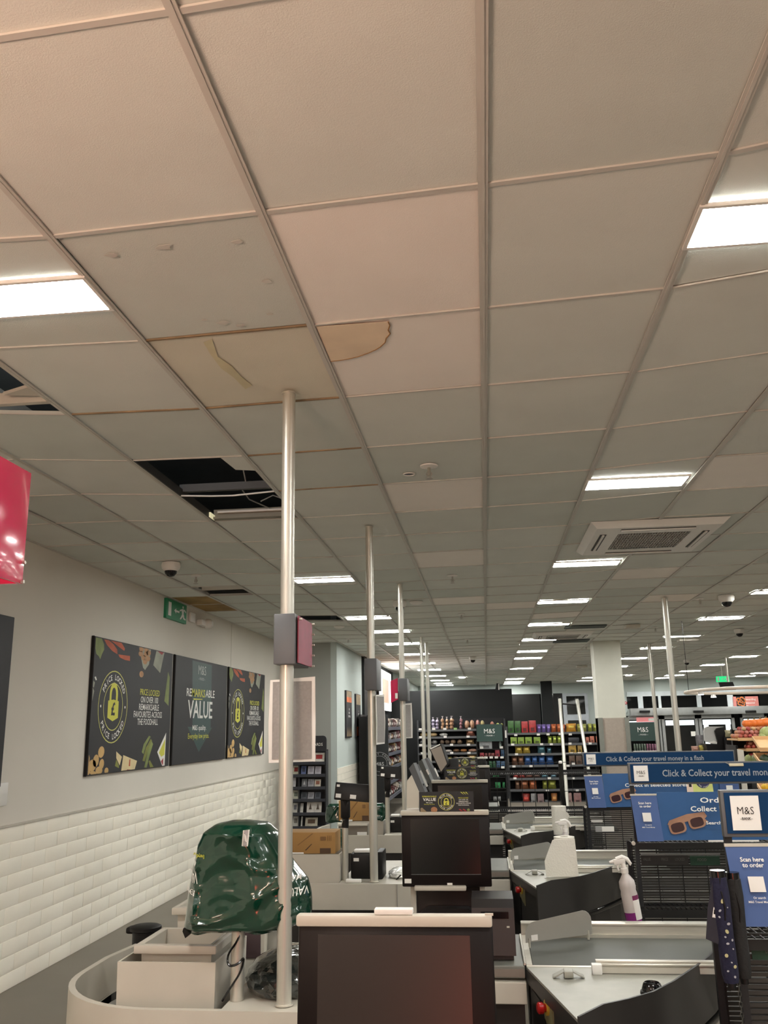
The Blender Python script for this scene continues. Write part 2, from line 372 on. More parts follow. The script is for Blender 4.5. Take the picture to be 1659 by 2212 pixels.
# walls
def wallbox(name, m, x0, x1, y0, y1, z0=0.0, z1=4.0):
    mb = MB().use(m); mb.box(x0, x1, y0, y1, z0, z1); return struct(mb, name, smooth=False)
wl = wallbox('wall_left', M['plaster'], WXL - .06, WXL, YF, 14.25)
BR_H = .1045; rnd = random.Random(11); nb = 0
small = {}
far = MB().use(M['brick'])
brickmesh = {}
def brick(parent, x, y, z, L, face='x'):
    key = (round(L, 3), face, rnd.randint(0, 3))
    if key not in brickmesh:
        mb = MB().use(M['brick']); t = .0055 + rnd.uniform(0, .0015)
        if face == 'x': mb.box(0, t, .0018, L - .0018, .0018, BR_H - .0018, .002)
        else: mb.box(.003, L - .003, -t, 0, .003, BR_H - .003, .004)
        o = mb.build('brick', None); me = o.data; bpy.data.objects.remove(o); brickmesh[key] = me
    o = bpy.data.objects.new('brick', brickmesh[key]); COL.objects.link(o); o.parent = parent; o.location = (x, y, z)
mb = MB().use(M['grout']); mb.box(WXL, WXL + .006, YF, 14.25, 0, 1.045); mb.build('grout_bed', wl, smooth=False)
for r in range(10):
    y = 5.3 - (.17 if r % 2 else 0)
    while y < 13.6:
        L = .34
        if nb < 299 - 9: brick(wl, WXL + .003, y, r * BR_H, L); nb += 1
        else: far.box(WXL + .003, WXL + .0095, y + .0018, y + L - .0018, r * BR_H + .0018, (r + 1) * BR_H - .0018)
        y += L
    yy = 5.3 - (.17 if r % 2 else 0)
    while yy > 2.5:
        yy -= .34; far.box(WXL + .003, WXL + .0095, yy + .0018, yy + .3382, r * BR_H + .0018, (r + 1) * BR_H - .0018)
tag(far.build('other_bricks', wl, smooth=False), kind='stuff')
mb = MB().use(M['lgrey']); mb.box(WXL, WXL + .022, YF, 14.25, 1.045, 1.058); struct(mb, 'trim_1', smooth=False)
wallbox('wall_return', M['plaster_dim'], WXL, -2.471, 14.2, 14.3)
ws = wallbox('wall_side', M['plaster_w'], -2.471, -2.372, 14.2, 17.15)
nn = 0
for r in range(10):
    y = 14.2 - (.17 if r % 2 else 0)
    mbb = None
    while y < 17.0:
        y0 = max(y, 14.2); mbq = far
        y += .34
far2 = MB().use(M['brick'])
for r in range(10):
    y = 14.2 - (.17 if r % 2 else 0)
    while y < 17.0:
        far2.box(-2.372, -2.36, max(y, 14.2) + .003, y + .337, r * BR_H + .003, (r + 1) * BR_H - .003); y += .34
tag(far2.build('tile_courses', ws, smooth=False), kind='stuff')
wallbox('wall_dark_side', M['charcoal'], -2.45, -2.32, 17.15, 22.6)
wallbox('wall_dark_partition', M['charcoal'], -2.32, .66, 22.0, 22.12, 0, 2.53)
wallbox('wall_far_left', M['plaster_w'], -2.45, -2.30, 22.6, YB)
wallbox('wall_right', M['plaster'], XR, XR + .06, YF, YB)
wallbox('wall_rear', M['plaster'], WXL, XR, YF - .06, YF)
wb = wallbox('wall_back', M['plaster_w'], -2.4, 4.45, YB, YB + .08)
# dark glazed front of the back wall
a = P(1105, 1500, YB - .05); b = P(1196, 1565, YB - .05)
t = MB().use(M['black']); t.box(a.x - 2.5, a.x + .95, YB - .06, YB, 0, a.z); t.box(a.x + 1.4, P(1214, 1500, YB).x, YB - .06, YB, 0, a.z); o = struct(t, 'window_1', smooth=False)
t = MB().use(M['glass']); t.box(a.x + .95, a.x + 1.4, YB - .04, YB, 0, a.z); t.build('pane', o, smooth=False)
t = MB().use(M['charcoal']); t.box(P(1168, 1480, 29).x, P(1192, 1480, 29).x, 29, 29.3, 0, 3.02); struct(t, 'dark_column', smooth=False)
x0, x1 = P(1214, 1500, YB).x, P(1268, 1500, YB).x
t = MB().use(mat('window_frame_grey', rgb(172, 178, 184), .5)); z1 = P(1240, 1498, YB).z
t.box(x0, x1, YB - .1, YB - .02, 0, z1); o = struct(t, 'window_2', smooth=False)
t = MB().use(M['glass']); t.box(P(1223, 1510, YB).x, P(1262, 1510, YB).x, YB - .12, YB - .1, P(1240, 1543, YB).z, P(1240, 1504, YB).z); t.box(P(1223, 1510, YB).x, P(1262, 1510, YB).x, YB - .12, YB - .1, .4, P(1240, 1556, YB).z); t.build('pane', o, smooth=False)

# glazed shop front at the right back
YG = 30.0
fx0 = 4.45; fb = MB().use(M['plaster_w'])
zt = P(1400, 1494, YG).z
fb.box(fx0 - .1, XR, YG, YG + .1, zt, 4.0); fb.box(fx0 - .1, P(1356, 1500, YG).x, YG, YG + .1, 0, zt); wf = struct(fb, 'wall_front', smooth=False)
fr = MB().use(mat('door_frame_grey', rgb(150, 152, 150), .45, .2)); zg = P(1400, 1530, YG).z; zd = P(1400, 1546, YG).z
fr.box(P(1356, 1500, YG).x, XR, YG - .3, YG + .05, zd, zg, .01)
o = struct(fr, 'trim_2')
win = MB().use(mat('transom_frame', rgb(206, 214, 216), .5))
edges = [1354, 1377, 1388, 1421, 1427, 1504, 1514, 1570, 1583, 1591, 1660]
zt2, zt1 = P(1400, 1504, YG).z, P(1400, 1529, YG).z
win.box(P(1354, 1500, YG).x, XR, YG - .05, YG + .02, zt2, zt)
for a_, b_ in ((1377, 1388), (1421, 1427), (1504, 1514), (1570, 1583)): win.box(P(a_, 1510, YG).x, P(b_, 1510, YG).x, YG - .06, YG + .02, zt1 - .02, zt2)
wt = struct(win, 'window_3', smooth=False)
for a_, b_ in ((1354, 1377), (1388, 1421), (1427, 1504), (1514, 1570)):
    g = MB().use(M['glass']); g.box(P(a_, 1510, YG).x, P(b_, 1510, YG).x, YG - .02, YG, zt1 - .02, zt2); g.build('pane', wt, smooth=False)
g = MB().use(M['glass']); g.box(P(1640, 1510, YG).x, XR, YG - .02, YG, zt1, zt2); g.build('pane', wt, smooth=False)
pk = MB().use(mat('poster_salmon', rgb(192, 120, 112), .6, emit=.15)); pa, pb = P(1583, 1505, YG - .1), P(1640, 1528, YG - .1)
pk.box(pa.x, pb.x, YG - .1, YG - .07, pb.z, pa.z)
pp = thing('window_poster', 'salmon pink and dark poster with ring shapes in the transom window', 'poster', (pa.x, YG - .1, pb.z)); pk.build('sheet', pp, smooth=False)
q = MB().use(M['poster']); w_ = (pb.x - pa.x); q.box(pa.x + w_ * .12, pa.x + w_ * .48, YG - .112, YG - .1, pb.z + .02, pa.z - .0)
om = mat('print_orange', rgb(206, 116, 60), .6)
for cx_, cz_ in ((.2, .72), (.34, .8), (.24, .4), (.36, .3), (.42, .6)):
    ringflat(q, om, (pa.x, YG - .114, pb.z), (1, 0, 0), (0, 0, 1), w_ * cx_, (pa.z - pb.z) * cz_, .07, .04, 14)
for r_ in range(3): text(q, ('Rewarding', 'Seasonal', 'Blooms')[r_], (pa.x + w_ * .66, YG - .112, pa.z - .12 - r_ * .11), (1, 0, 0), (0, 0, 1), .06, M['ptext'])
q.build('print', pp, smooth=False)
# doors
doors = [(1354, 1423), (1423, 1436), (1436, 1505), (1507, 1586), (1586, 1596), (1596, 1659)]
dn = 1
for a_, b_, fw, outer in ((1428, 1506, .09, 'g'), (1508, 1585, .09, 'w'), (1352, 1426, .06, 'w'), (1598, 1655, .07, 'w')):
    xa, xb = P(a_, 1560, YG).x, P(b_, 1560, YG).x
    d = MB().use(mat('door_frame_grey', rgb(150, 152, 150), .45, .2)); d.box(xa, xa + fw, YG - .12, YG - .04, 0, zd); d.box(xb - fw, xb, YG - .12, YG - .04, 0, zd); d.box(xa, xb, YG - .12, YG - .04, zd - .12, zd)
    d.box(xa, xb, YG - .12, YG - .04, 0, .12); o = struct(d, 'door_%d' % dn, smooth=False); dn += 1
    g = MB().use(M['glass']); g.box(xa + fw, xb - fw, YG - .09, YG - .07, .12, zd - .12); g.build('pane', o, smooth=False)
    lw = MB().use(mat('glowing_trim', rgb(214, 224, 226), .5, emit=.5)); lw.box(xa + fw + .03, xb - fw - .03, YG - .11, YG - .1, zd - .32, zd - .16)  # brightness of the door trim put into its material as a glow
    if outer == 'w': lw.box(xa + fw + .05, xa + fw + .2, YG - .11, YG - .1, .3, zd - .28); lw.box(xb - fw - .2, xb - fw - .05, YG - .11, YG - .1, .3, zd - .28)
    lw.build('inner_trim', o, smooth=False)
for u_ in (1393, 1509, 1622):
    s_ = MB().use(M['black']); c_ = P(u_, 1537, YG - .35); s_.box(c_.x - .16, c_.x + .16, YG - .38, YG - .3, c_.z - .035, c_.z + .035, .01)
    solo(s_, 'door_sensor', {1393: 'black bar sensor on the door header beside the square pillar', 1509: 'black bar sensor in the middle of the door header', 1622: 'black bar sensor on the door header above the orange pumpkins'}[u_], 'sensor', 'sensors on the door header')
# outside, dark street
mb = MB().use(M['black']); mb.box(-3, 12, YB + 2.9, YB + 3, 0, 4); struct(mb, 'night_backdrop', smooth=False)

# square pillar
px0, px1, py0 = 1.875, 2.325, 15.3
mb = MB().use(mat('pillar_paint', rgb(205, 205, 192), .7, var=.02)); mb.box(px0, px1, py0, py0 + .45, 0, ZC + .01); pil = struct(mb, 'pillar', smooth=False)
mb = MB().use(mat('pillar_cladding', rgb(166, 154, 142), .6, var=.05, scale=30)); mb.box(px0 + .0, px1 + .02, py0 - .02, py0 + .46, 0, 1.745); mb.build('cladding', pil, smooth=False)
mb = MB().use(mat('corner_guard', rgb(132, 134, 126), .4, .3))
for x in (px0 - .01, px1 - .03): mb.box(x, x + .07, py0 - .04, py0 + .04, 0, 1.75)
mb.build('corner_guard', pil, smooth=False)

# ================================================================ CEILING FIXTURES
def light(xc, yc, w, label, grp, d=.2, em=None):
    t = thing('ceiling_light', label, 'ceiling light', (xc, yc, ZC - .01), grp)
    mb = MB().use(M['white']); x0, x1, y0, y1 = xc - w / 2, xc + w / 2, yc - d / 2, yc + d / 2
    for a in ((x0 - .012, x1 + .012, y0 - .012, y0), (x0 - .012, x1 + .012, y1, y1 + .012), (x0 - .012, x0, y0, y1), (x1, x1 + .012, y0, y1)): mb.box(*a, ZC - .014, ZC - .001)
    mb.build('frame', t, smooth=False)
    mb = MB().use(em or M['panel']); mb.box(x0, x1, y0, y1, ZC - .011, ZC - .004); mb.build('diffuser', t, smooth=False)
    return t
RY = [2.31, 5.06, 7.70, 10.12, 12.45, 14.7, 17.05, 18.8, 22.2, 25.2, 27.2, 29.0, 30.3]
for n, y in enumerate(RY):
    if n == 9: continue
    light(.935, y, .56, ['white ceiling light panel cut by the right edge of the photo', 'brightest whole ceiling light, in front of the big square air vent', 'ceiling light just behind the big square air vent'][n] if n < 3 else 'white ceiling light number %s back from the big square air vent in the right-centre row' % ['', '', '', 'two', 'three', 'four', 'five', 'six', 'seven', '', 'eight', 'nine', 'ten'][n], 'lights of the right-centre row')
LY = [2.43, 8.05, 11.07, 12.77, 14.75, 17.0, 19.45, 21.8, 24.5, 27.0, 28.8, 30.2]
for n, y in enumerate(LY):
    light(-1.46 if n < 2 else -1.43 if n == 2 else -1.33, y, .56 if n != 1 else .55, ['white ceiling light panel cut by the left edge of the photo', 'ceiling light right behind the nearest metal pole'][n] if n < 2 else 'ceiling light number %s back behind the second pole in the left row' % ['one', 'two', 'three', 'four', 'five', 'six', 'seven', 'eight', 'nine', 'ten'][n - 2], 'lights of the left row')
for row, (x, ys) in enumerate(((3.25, [9.9, 12.36, 14.8, 17.08, 19.7, 22.4, 27.5, 29.2]), (5.65, [17.4, 20.05, 22.75, 25.2, 27.3, 28.8]), (8.15, [17.6, 20.3, 23.0, 25.5, 27.3, 28.9]))):
    for n, y in enumerate(ys):
        light(x, y, .55, 'ceiling light, %s from the front in the %s row right of the square pillar' % (['first', 'second', 'third', 'fourth', 'fifth', 'sixth', 'seventh', 'eighth'][n], ['nearest', 'middle', 'farthest'][row]), 'lights right of the pillar')
# overhead lights behind the photographer (the shop goes on)
for x in (-1.46, .93, 3.3, 5.6, 8.0):
    for y in (-.3, -2.7) + ((2.3, 4.8, 7.2) if x > 3 else ()):
        light(x, y, .56, 'white ceiling light panel over the till area outside the picture', 'lights outside the picture')

def ac(xc, yc, w, d, label):
    t = thing('air_conditioning_cassette', label, 'air vent', (xc, yc, ZC - .04))
    x0, x1, y0, y1, z0, z1 = xc - w / 2, xc + w / 2, yc - d / 2, yc + d / 2, ZC - .045, ZC - .002
    mb = MB().use(M['white']); gx0, gx1, gy0, gy1 = xc - w * .27, xc + w * .27, yc - d * .27, yc + d * .27
    e = .045
    mb.add([(x0, y0, z1), (x1, y0, z1), (x1, y1, z1), (x0, y1, z1), (x0 + e, y0 + e, z0), (x1 - e, y0 + e, z0), (x1 - e, y1 - e, z0), (x0 + e, y1 - e, z0),
            (gx0, gy0, z0), (gx1, gy0, z0), (gx1, gy1, z0), (gx0, gy1, z0)],
           [(0, 1, 5, 4), (1, 2, 6, 5), (2, 3, 7, 6), (3, 0, 4, 7), (4, 5, 9, 8), (5, 6, 10, 9), (6, 7, 11, 10), (7, 4, 8, 11)])
    mb.build('panel', t, smooth=False)
    mb = MB().use(mat('grille_backing', rgb(96, 102, 100), .8)); mb.box(gx0, gx1, gy0, gy1, z0 + .012, z0 + .03); g = mb.build('intake_grille', t, smooth=False)
    mb = MB().use(mat('grille_bars', rgb(164, 166, 160), .6)); n = 26
    for k in range(n): x = gx0 + (gx1 - gx0) * (k + .5) / n; mb.box(x - .0035, x + .0035, gy0, gy1, z0, z0 + .012)
    for k in range(1, 8): y = gy0 + (gy1 - gy0) * k / 8; mb.box(gx0, gx1, y - .003, y + .003, z0 - .001, z0 + .01)
    mb.build('grille_bars', g, smooth=False)
    for (a0, a1, b0, b1) in ((gx0, gx1, y0 + .09, y0 + .135), (gx0, gx1, y1 - .135, y1 - .09), (x0 + .09, x0 + .135, gy0, gy1), (x1 - .135, x1 - .09, gy0, gy1)):
        mb = MB().use(mat('louvre_slot', rgb(70, 72, 70), .6)); mb.box(a0, a1, b0, b1, z0 - .004, z0 + .004)
        mb.use(M['white'])
        if a1 - a0 > b1 - b0: mb.box(a0, a1, b0 + .014, b0 + .03, z0 - .012, z0)
        else: mb.box(a0 + .014, a0 + .03, b0, b1, z0 - .012, z0)
        mb.build('louvre', t, smooth=False)
    return t
ac(1.27, 6.62, .95, 1.08, 'large square white ceiling air vent with grey grille, nearest')
ac(1.25, 13.95, .92, .8, 'small distant square ceiling air vent between two dark slots')
for (y0, y1, l) in ((12.75, 13.08, 'dark ceiling slot just in front of the distant air vent'), (14.85, 15.35, 'dark slotted ceiling grille just behind the distant air vent')):
    t = thing('ceiling_slot', l, 'vent', (1.48, (y0 + y1) / 2, ZC - .01), 'dark ceiling slots')
    mb = MB().use(mat('slot_teal', rgb(44, 56, 56), .7)); mb.box(1.2, 1.78, y0, y1, ZC - .008, ZC - .002); mb.build('backing', t, smooth=False)
    for k in range(4):
        mb = MB().use(mat('slot_vane', rgb(110, 120, 118), .5)); y = y0 + (y1 - y0) * (k + .7) / 4.4; mb.box(1.2, 1.78, y, y + .012, ZC - .02, ZC - .006); mb.build('vane', t, smooth=False)

def dome(x, y, label, s=1.0):
    t = thing('dome_camera', label, 'security camera', (x, y, ZC - .12 * s), 'ceiling dome cameras')
    mb = MB().use(M['white']); mb.lathe([(.075 * s, 0), (.08 * s, -.02 * s), (.075 * s, -.05 * s), (.055 * s, -.07 * s)], (x, y, ZC - .002), 20); mb.build('housing', t)
    mb = MB().use(M['blackgloss']); mb.lathe([(.052 * s, -.065 * s), (.048 * s, -.09 * s), (.03 * s, -.112 * s), (.008 * s, -.12 * s)], (x, y, ZC - .002), 16); mb.build('dome', t)
dome(-2.56, 6.95, 'white dome camera on the ceiling left, above the wall posters')
dome(2.74, 10.1, 'white dome camera on the ceiling right of the pale ceiling pole', 1.1)
dome(-.9, 9.68, 'dome camera half hidden behind the third metal pole')
dome(3.92, 13.95, 'small dome camera right of the lights beyond the ceiling pole')
dome(-.21, 17.98, 'tiny dome camera far down the middle of the ceiling')
dome(4.57, 20.6, 'tiny dome camera on the ceiling near the glazed shop front')
def sprinkler(x, y, label, s=1.0):
    t = thing('sprinkler_head', label, 'sprinkler', (x, y, ZC - .08 * s), 'ceiling sprinklers')
    mb = MB().use(M['white']); mb.lathe([(.045 * s, 0), (.043 * s, -.007), (.012, -.012)], (x, y, ZC - .002), 18); mb.build('ceiling_plate', t)
    mb = MB().use(mat('sprinkler_metal', rgb(180, 178, 170), .35, .6)); mb.tube([(x, y, ZC - .01), (x, y, ZC - .055 * s)], .008 * s, 8)
    for sx in (-1, 1): mb.tube([(x + sx * .006 * s, y, ZC - .03 * s), (x + sx * .014 * s, y, ZC - .045 * s), (x + sx * .002 * s, y, ZC - .066 * s)], .0025 * s, 5)
    mb.build('nozzle', t)
    mb = MB().use(mat('sprinkler_metal', rgb(180, 178, 170), .35, .6)); mb.lathe([(.019 * s, -.066 * s), (.019 * s, -.069 * s)], (x, y, ZC), 12); mb.build('deflector', t)
for a in ((-.245, 4.53, 'nearest white sprinkler, beside the small hole in the ceiling', 1.1), (-2.56, 7.6, 'sprinkler right of the left dome camera', 1.1), (-.25, 8.1, 'second sprinkler down the middle of the ceiling', 1.1), (-.245, 11.0, 'third sprinkler down the middle of the ceiling', 1), (-.24, 14.3, 'fourth sprinkler down the middle of the ceiling', 1), (2.5, 10.3, 'sprinkler left of the right dome camera', 1), (2.55, 13.3, 'sprinkler left of the pale ceiling pole top', 1), (1.86, 16.2, 'tiny sprinkler beside the square pillar', .9), (.62, 15.1, 'tiny sprinkler near the middle light row', .9), (-2.1, 13.7, 'sprinkler above the plain grey return wall', .9)): sprinkler(*a)
mb = MB().use(M['dark']); mb.lathe([(.03, 0), (.03, -.001)], (-.365, 4.67, ZC - .0022), 14, 1.0, .8)
mb.use(M['white']); mb.tube([(-.365 + .032 * math.cos(a * .5236), 4.67 + .027 * math.sin(a * .5236), ZC - .003) for a in range(12)], .004, 5, closed=True)
solo(mb, 'ceiling_hole', 'small round dark hole in the ceiling tile by the nearest sprinkler', 'hole')
for (x, y, l) in ((-.72, 9.75, 'flat round smoke detector beyond the dome camera behind the third pole'), (-1.95, 11.9, 'flat round detector left of the second pole')):
    mb = MB().use(M['white']); mb.lathe([(.075, 0), (.075, -.012), (.05, -.03), (.02, -.034)], (x, y, ZC - .003), 20); solo(mb, 'smoke_detector', l, 'detector')
for (x, y, l, em) in ((-.62, 25.5, 'bright round ceiling spot far down the middle', 6), (4.2, 26.5, 'bright round ceiling spot beyond the square pillar', 6)):
    mb = MB().use(mat('spot_glow', (1, 1, 1), .5, emit=14, ecol=(1, .97, .9))); mb.lathe([(.09, 0), (.09, -.015)], (x, y, ZC - .01), 14); solo(mb, 'ceiling_spot', l, 'ceiling light')
for (x, y, w, l) in ((2.15, 12.9, .2, 'thin white ceiling diffuser near the distant air vent'), (3.45, 15.3, .32, 'thin white ceiling box right of the square pillar'), (2.35, 21.7, .25, 'small grey ceiling box left of the square pillar')):
    mb = MB().use(M['lgrey']); mb.box(x - w / 2, x + w / 2, y - .12, y + .12, ZC - .05, ZC - .004, .006); solo(mb, 'ceiling_box', l, 'ceiling box')

# ================================================================ WALL POSTERS AND SIGNS
YX, ZX = (0, 1, 0), (0, 0, 1)
PXW = WXL + .03
def zp(x, y):           # point of the first poster
    q = PX(170 + x / 6.914, 1370 + y / 6.9125, PXW); return (max(7.066, min(8.93, q.y)), max(1.324, min(2.438, q.z)))
def price_art(mb, dy=0.0, S=1.0, base=None, ux=YX, full=True):
    """the 'price locked' print; drawn in wall coordinates of the first poster"""
    O = Vector((PXW, dy, 0))
    def fl(m, pts, l=.0008, raw=False): flat(mb, m, O, YX, ZX, [zp(*p) for p in pts] if not raw else pts, l)
    c1 = zp(505, 540); c2 = zp(480, 1630); l_ = zp(252, 1080); r_ = zp(755, 1080)
    cy, cz = (l_[0] + r_[0]) / 2, (c1[1] + c2[1]) / 2; R = (c1[1] - c2[1]) / 2
    ry = mat('print_ring', rgb(206, 204, 110), .6)
    ringflat(mb, ry, O, YX, ZX, cy, cz, R, .009); ringflat(mb, ry, O, YX, ZX, cy, cz, R * .66, .008)
    C = O + Vector((0, cy, cz))
    ring_text(mb, 'PRICE LOCKED', C, YX, ZX, R * .745, R * .15, M['ptext'], math.pi / 2, 2.15, True, .015)
    ring_text(mb, 'PRICE LOCKED', C, YX, ZX, R * .745, R * .15, M['ptext'], -math.pi / 2, 2.15, False, .015)
    for s in (-1, 1): fl(M['ptext'], disc(cy + s * R * .83, cz, .012, n=8), raw=True)
    w = R * .36; b0, b1 = cz - R * .40, cz + R * .16
    fl(M['yellow'], [(cy - w, b0 + .03), (cy, b0), (cy + w, b0 + .03), (cy + w, b1), (cy, b1 + .012), (cy - w, b1)], raw=True)
    sh = [(cy - w * .78, b1)] + [(cy + w * .78 * math.cos(a), b1 + R * .17 + w * .95 * math.sin(a)) for a in [math.pi - k * math.pi / 10 for k in range(11)]] + [(cy + w * .78, b1)]
    inn = [(cy + w * .42, b1)] + [(cy + w * .42 * math.cos(a), b1 + R * .17 + w * .55 * math.sin(a)) for a in [k * math.pi / 10 for k in range(11)]] + [(cy - w * .42, b1)]
    mb.use(M['yellow']); vs = [O + Vector((.0008, a, b)) for a, b in sh + inn[::-1]]; n = len(sh); mb.add(vs, [(i, i + 1, n + i + 1, n + i) for i in range(n - 1)])
    text(mb, '\u00a3', C + Vector((0, 0, b0 - cz + .055)), YX, ZX, R * .34, M['poster'], .03, lift=.002)
    for s_, x, y, xa, xb, m in (('PRICE LOCKED', 1065, 918, 920, 1210, M['yellow']), ('ON OVER 100', 1057, 1028, 927, 1185, M['ptext']), ('REMARKSABLE', 1050, 1136, 900, 1195, M['ptext']), ('FAVOURITES ACROSS', 1037, 1245, 825, 1245, M['ptext']), ('THE FOODHALL', 1030, 1354, 880, 1185, M['ptext'])):
        a = zp(x, y); text(mb, s_, O + Vector((0, a[0], a[1])), YX, ZX, .058, m, .003, w=zp(xb, y)[0] - zp(xa, y)[0])
    pot = mat('print_potato', rgb(200, 164, 104), .6, var=.15, scale=9); car = mat('print_carrot', rgb(178, 82, 48), .6, var=.2, scale=9)
    lime = mat('print_leaf', rgb(120, 132, 72), .6, var=.25, scale=7); ban = mat('print_banana', rgb(116, 120, 50), .6, var=.25, scale=8)
    crm = mat('print_cream', rgb(214, 196, 150), .6, var=.1); egg = mat('print_egg', rgb(170, 128, 88), .6, var=.2, scale=14); red = mat('print_red', rgb(150, 40, 44), .6); clr = mat('print_clear', rgb(150, 152, 136), .6, var=.15)
    def el(m, x, y, rx, ry, rot=0, l=.0008): fl(m, [(x + a, y + b) for a, b in disc(0, 0, rx, ry, 14, rot)], l)
    fl(lime, [(225, 40), (345, 62), (378, 150), (380, 230), (345, 300), (320, 375), (300, 330), (260, 290), (235, 200)])
    fl(car, [(380, 78), (450, 90), (520, 150), (575, 230), (578, 300), (500, 250), (420, 160)]); fl(car, [(480, 95), (640, 130), (690, 215), (680, 250), (600, 190)]); fl(car, [(590, 300), (690, 315), (765, 325), (765, 400), (690, 385), (610, 345)])
    fl(clr, [(900, 195), (1080, 225), (1050, 450), (990, 535), (960, 500), (930, 350)], .0006)
    for x, y in ((935, 225), (1010, 235), (925, 290), (1000, 300), (1045, 280), (965, 350), (1035, 365), (990, 410)): el(egg, x, y, 33, 42, 0, .0014)
    el(egg, 937, 597, 32, 48)
    fl(clr, [(1160, 240), (1280, 265), (1215, 580), (1112, 462)]); fl(red, [(1180, 245), (1270, 262), (1240, 310)], .0016)
    fl(lime, [(1335, 560), (1358, 640), (1340, 1070), (1278, 1000)], .0008)
    fl(clr, [(150, 790), (230, 850), (175, 1000), (145, 1010)]); fl(M['ptext'], [(235, 640), (255, 630), (270, 680), (255, 690)]); fl(clr, [(190, 730), (220, 690), (240, 720), (225, 800), (185, 780)], .0007)
    for x, y, a, b in ((335, 1760, 46, 88), (120, 1880, 42, 85), (255, 1890, 44, 95), (200, 1960, 58, 90), (340, 1940, 36, 80), (130, 2040, 42, 75), (300, 2035, 52, 60), (412, 2040, 30, 50), (215, 2075, 52, 32)): el(pot, x, y, a, b, .15, .0008 + .0001 * (y % 7))
    fl(crm, [(560, 1750), (645, 1830), (610, 1960), (560, 1850)]); fl(ban, [(560, 1870), (600, 1960), (600, 2000), (540, 1970)]); fl(crm, [(665, 1805), (870, 1890), (835, 2020), (632, 2048)]); fl(red, [(720, 2020), (775, 2022), (770, 2035), (715, 2040)], .0016); fl(car, [(755, 1870), (770, 1870), (765, 1970), (745, 1970)], .0015)
    for k, pts in enumerate(([(1050, 1515), (1075, 1530), (1010, 1650), (965, 1790), (940, 1760), (970, 1640)], [(1075, 1560), (1095, 1590), (1040, 1720), (985, 1900), (950, 1890), (1000, 1700)], [(1085, 1590), (1108, 1640), (1060, 1800), (1010, 2005), (975, 1990), (1030, 1750)], [(1060, 1880), (1115, 1985), (1060, 1995), (1040, 1900)])): fl(ban if k % 2 else lime, pts, .0008 + k * .0004)
    fl(M['paper'], [(1305, 1470), (1280, 1985), (1245, 1970), (1172, 1760)]); fl(M['yellow'], [(1292, 1560), (1278, 1800), (1230, 1830), (1195, 1770)], .0016); fl(red, [(1262, 1845), (1255, 1960), (1225, 1900)], .0018)
def wposter(y0, y1, label, art):
    t = thing('wall_poster', label, 'poster', (WXL, (y0 + y1) / 2, 1.316))
    mb = MB().use(M['poster']); mb.box(WXL + .001, PXW, y0, y1, 1.316, 2.446, .004); mb.use(M['black']); mb.box(WXL + .001, PXW - .006, y0 - .004, y0, 1.312, 2.45); mb.build('board', t, smooth=False)
    if art:
        mb = MB(); art(mb); mb.build('print', t, smooth=False)
wposter(7.055, 8.94, 'dark poster with yellow padlock and potatoes, nearest of the pair', lambda mb: price_art(mb, 0))
wposter(11.05, 12.88, 'dark padlock poster farther along the wall beside the nearest pole', lambda mb: price_art(mb, 3.965))
def cp(x, y): q = PX(x / 2.37, 1150 + y / 2.37, PXW); return (q.y, q.z)
def value_art(mb):
    O = Vector((PXW, 0, 0)); teal = mat('print_teal', rgb(34, 66, 64), .5)
    flat(mb, teal, O, YX, ZX, [cp(985, 655), cp(1085, 680), cp(1078, 1000), cp(985, 1000)], .0005); flat(mb, teal, O, YX, ZX, [cp(960, 995), cp(1085, 1000), cp(1017, 1125)], .0007)
    def ln(s_, x, y, xa, xb, h, m, b): a = cp(x, y); text(mb, s_, O + Vector((0, a[0], a[1])), YX, ZX, h, m, b, w=cp(xb, y)[0] - cp(xa, y)[0])
    g = mat('print_soft_white', rgb(190, 196, 190), .6)
    ln('M&S', 1035, 730, 1016, 1055, .105, g, -.006); ln('\u2013 FOOD \u2013', 1033, 758, 1016, 1051, .03, g, .0)
    ln('RE', 968, 838, 955, 981, .085, M['ptext'], .012); ln('MARKS', 1016, 842, 983, 1050, .085, M['yellow'], .012); ln('ABLE', 1075, 846, 1052, 1098, .085, M['ptext'], .012)
    flat(mb, M['yellow'], O, YX, ZX, [cp(990, 850), cp(1036, 853), cp(1036, 857), cp(990, 857)])
    ln('VALUE', 1025, 950, 962, 1087, .19, M['ptext'], .012)
    ln('M&S quality.', 1020, 1012, 985, 1055, .055, M['ptext'], .008); ln('Everyday low price.', 1017, 1054, 963, 1070, .055, M['yellow'], .008)
wposter(9.035, 10.935, 'plain dark poster with big white value lettering between the padlock posters', value_art)
wposter(3.9, 5.755, 'dark poster cut by the left edge of the photo, only its edge showing', None)
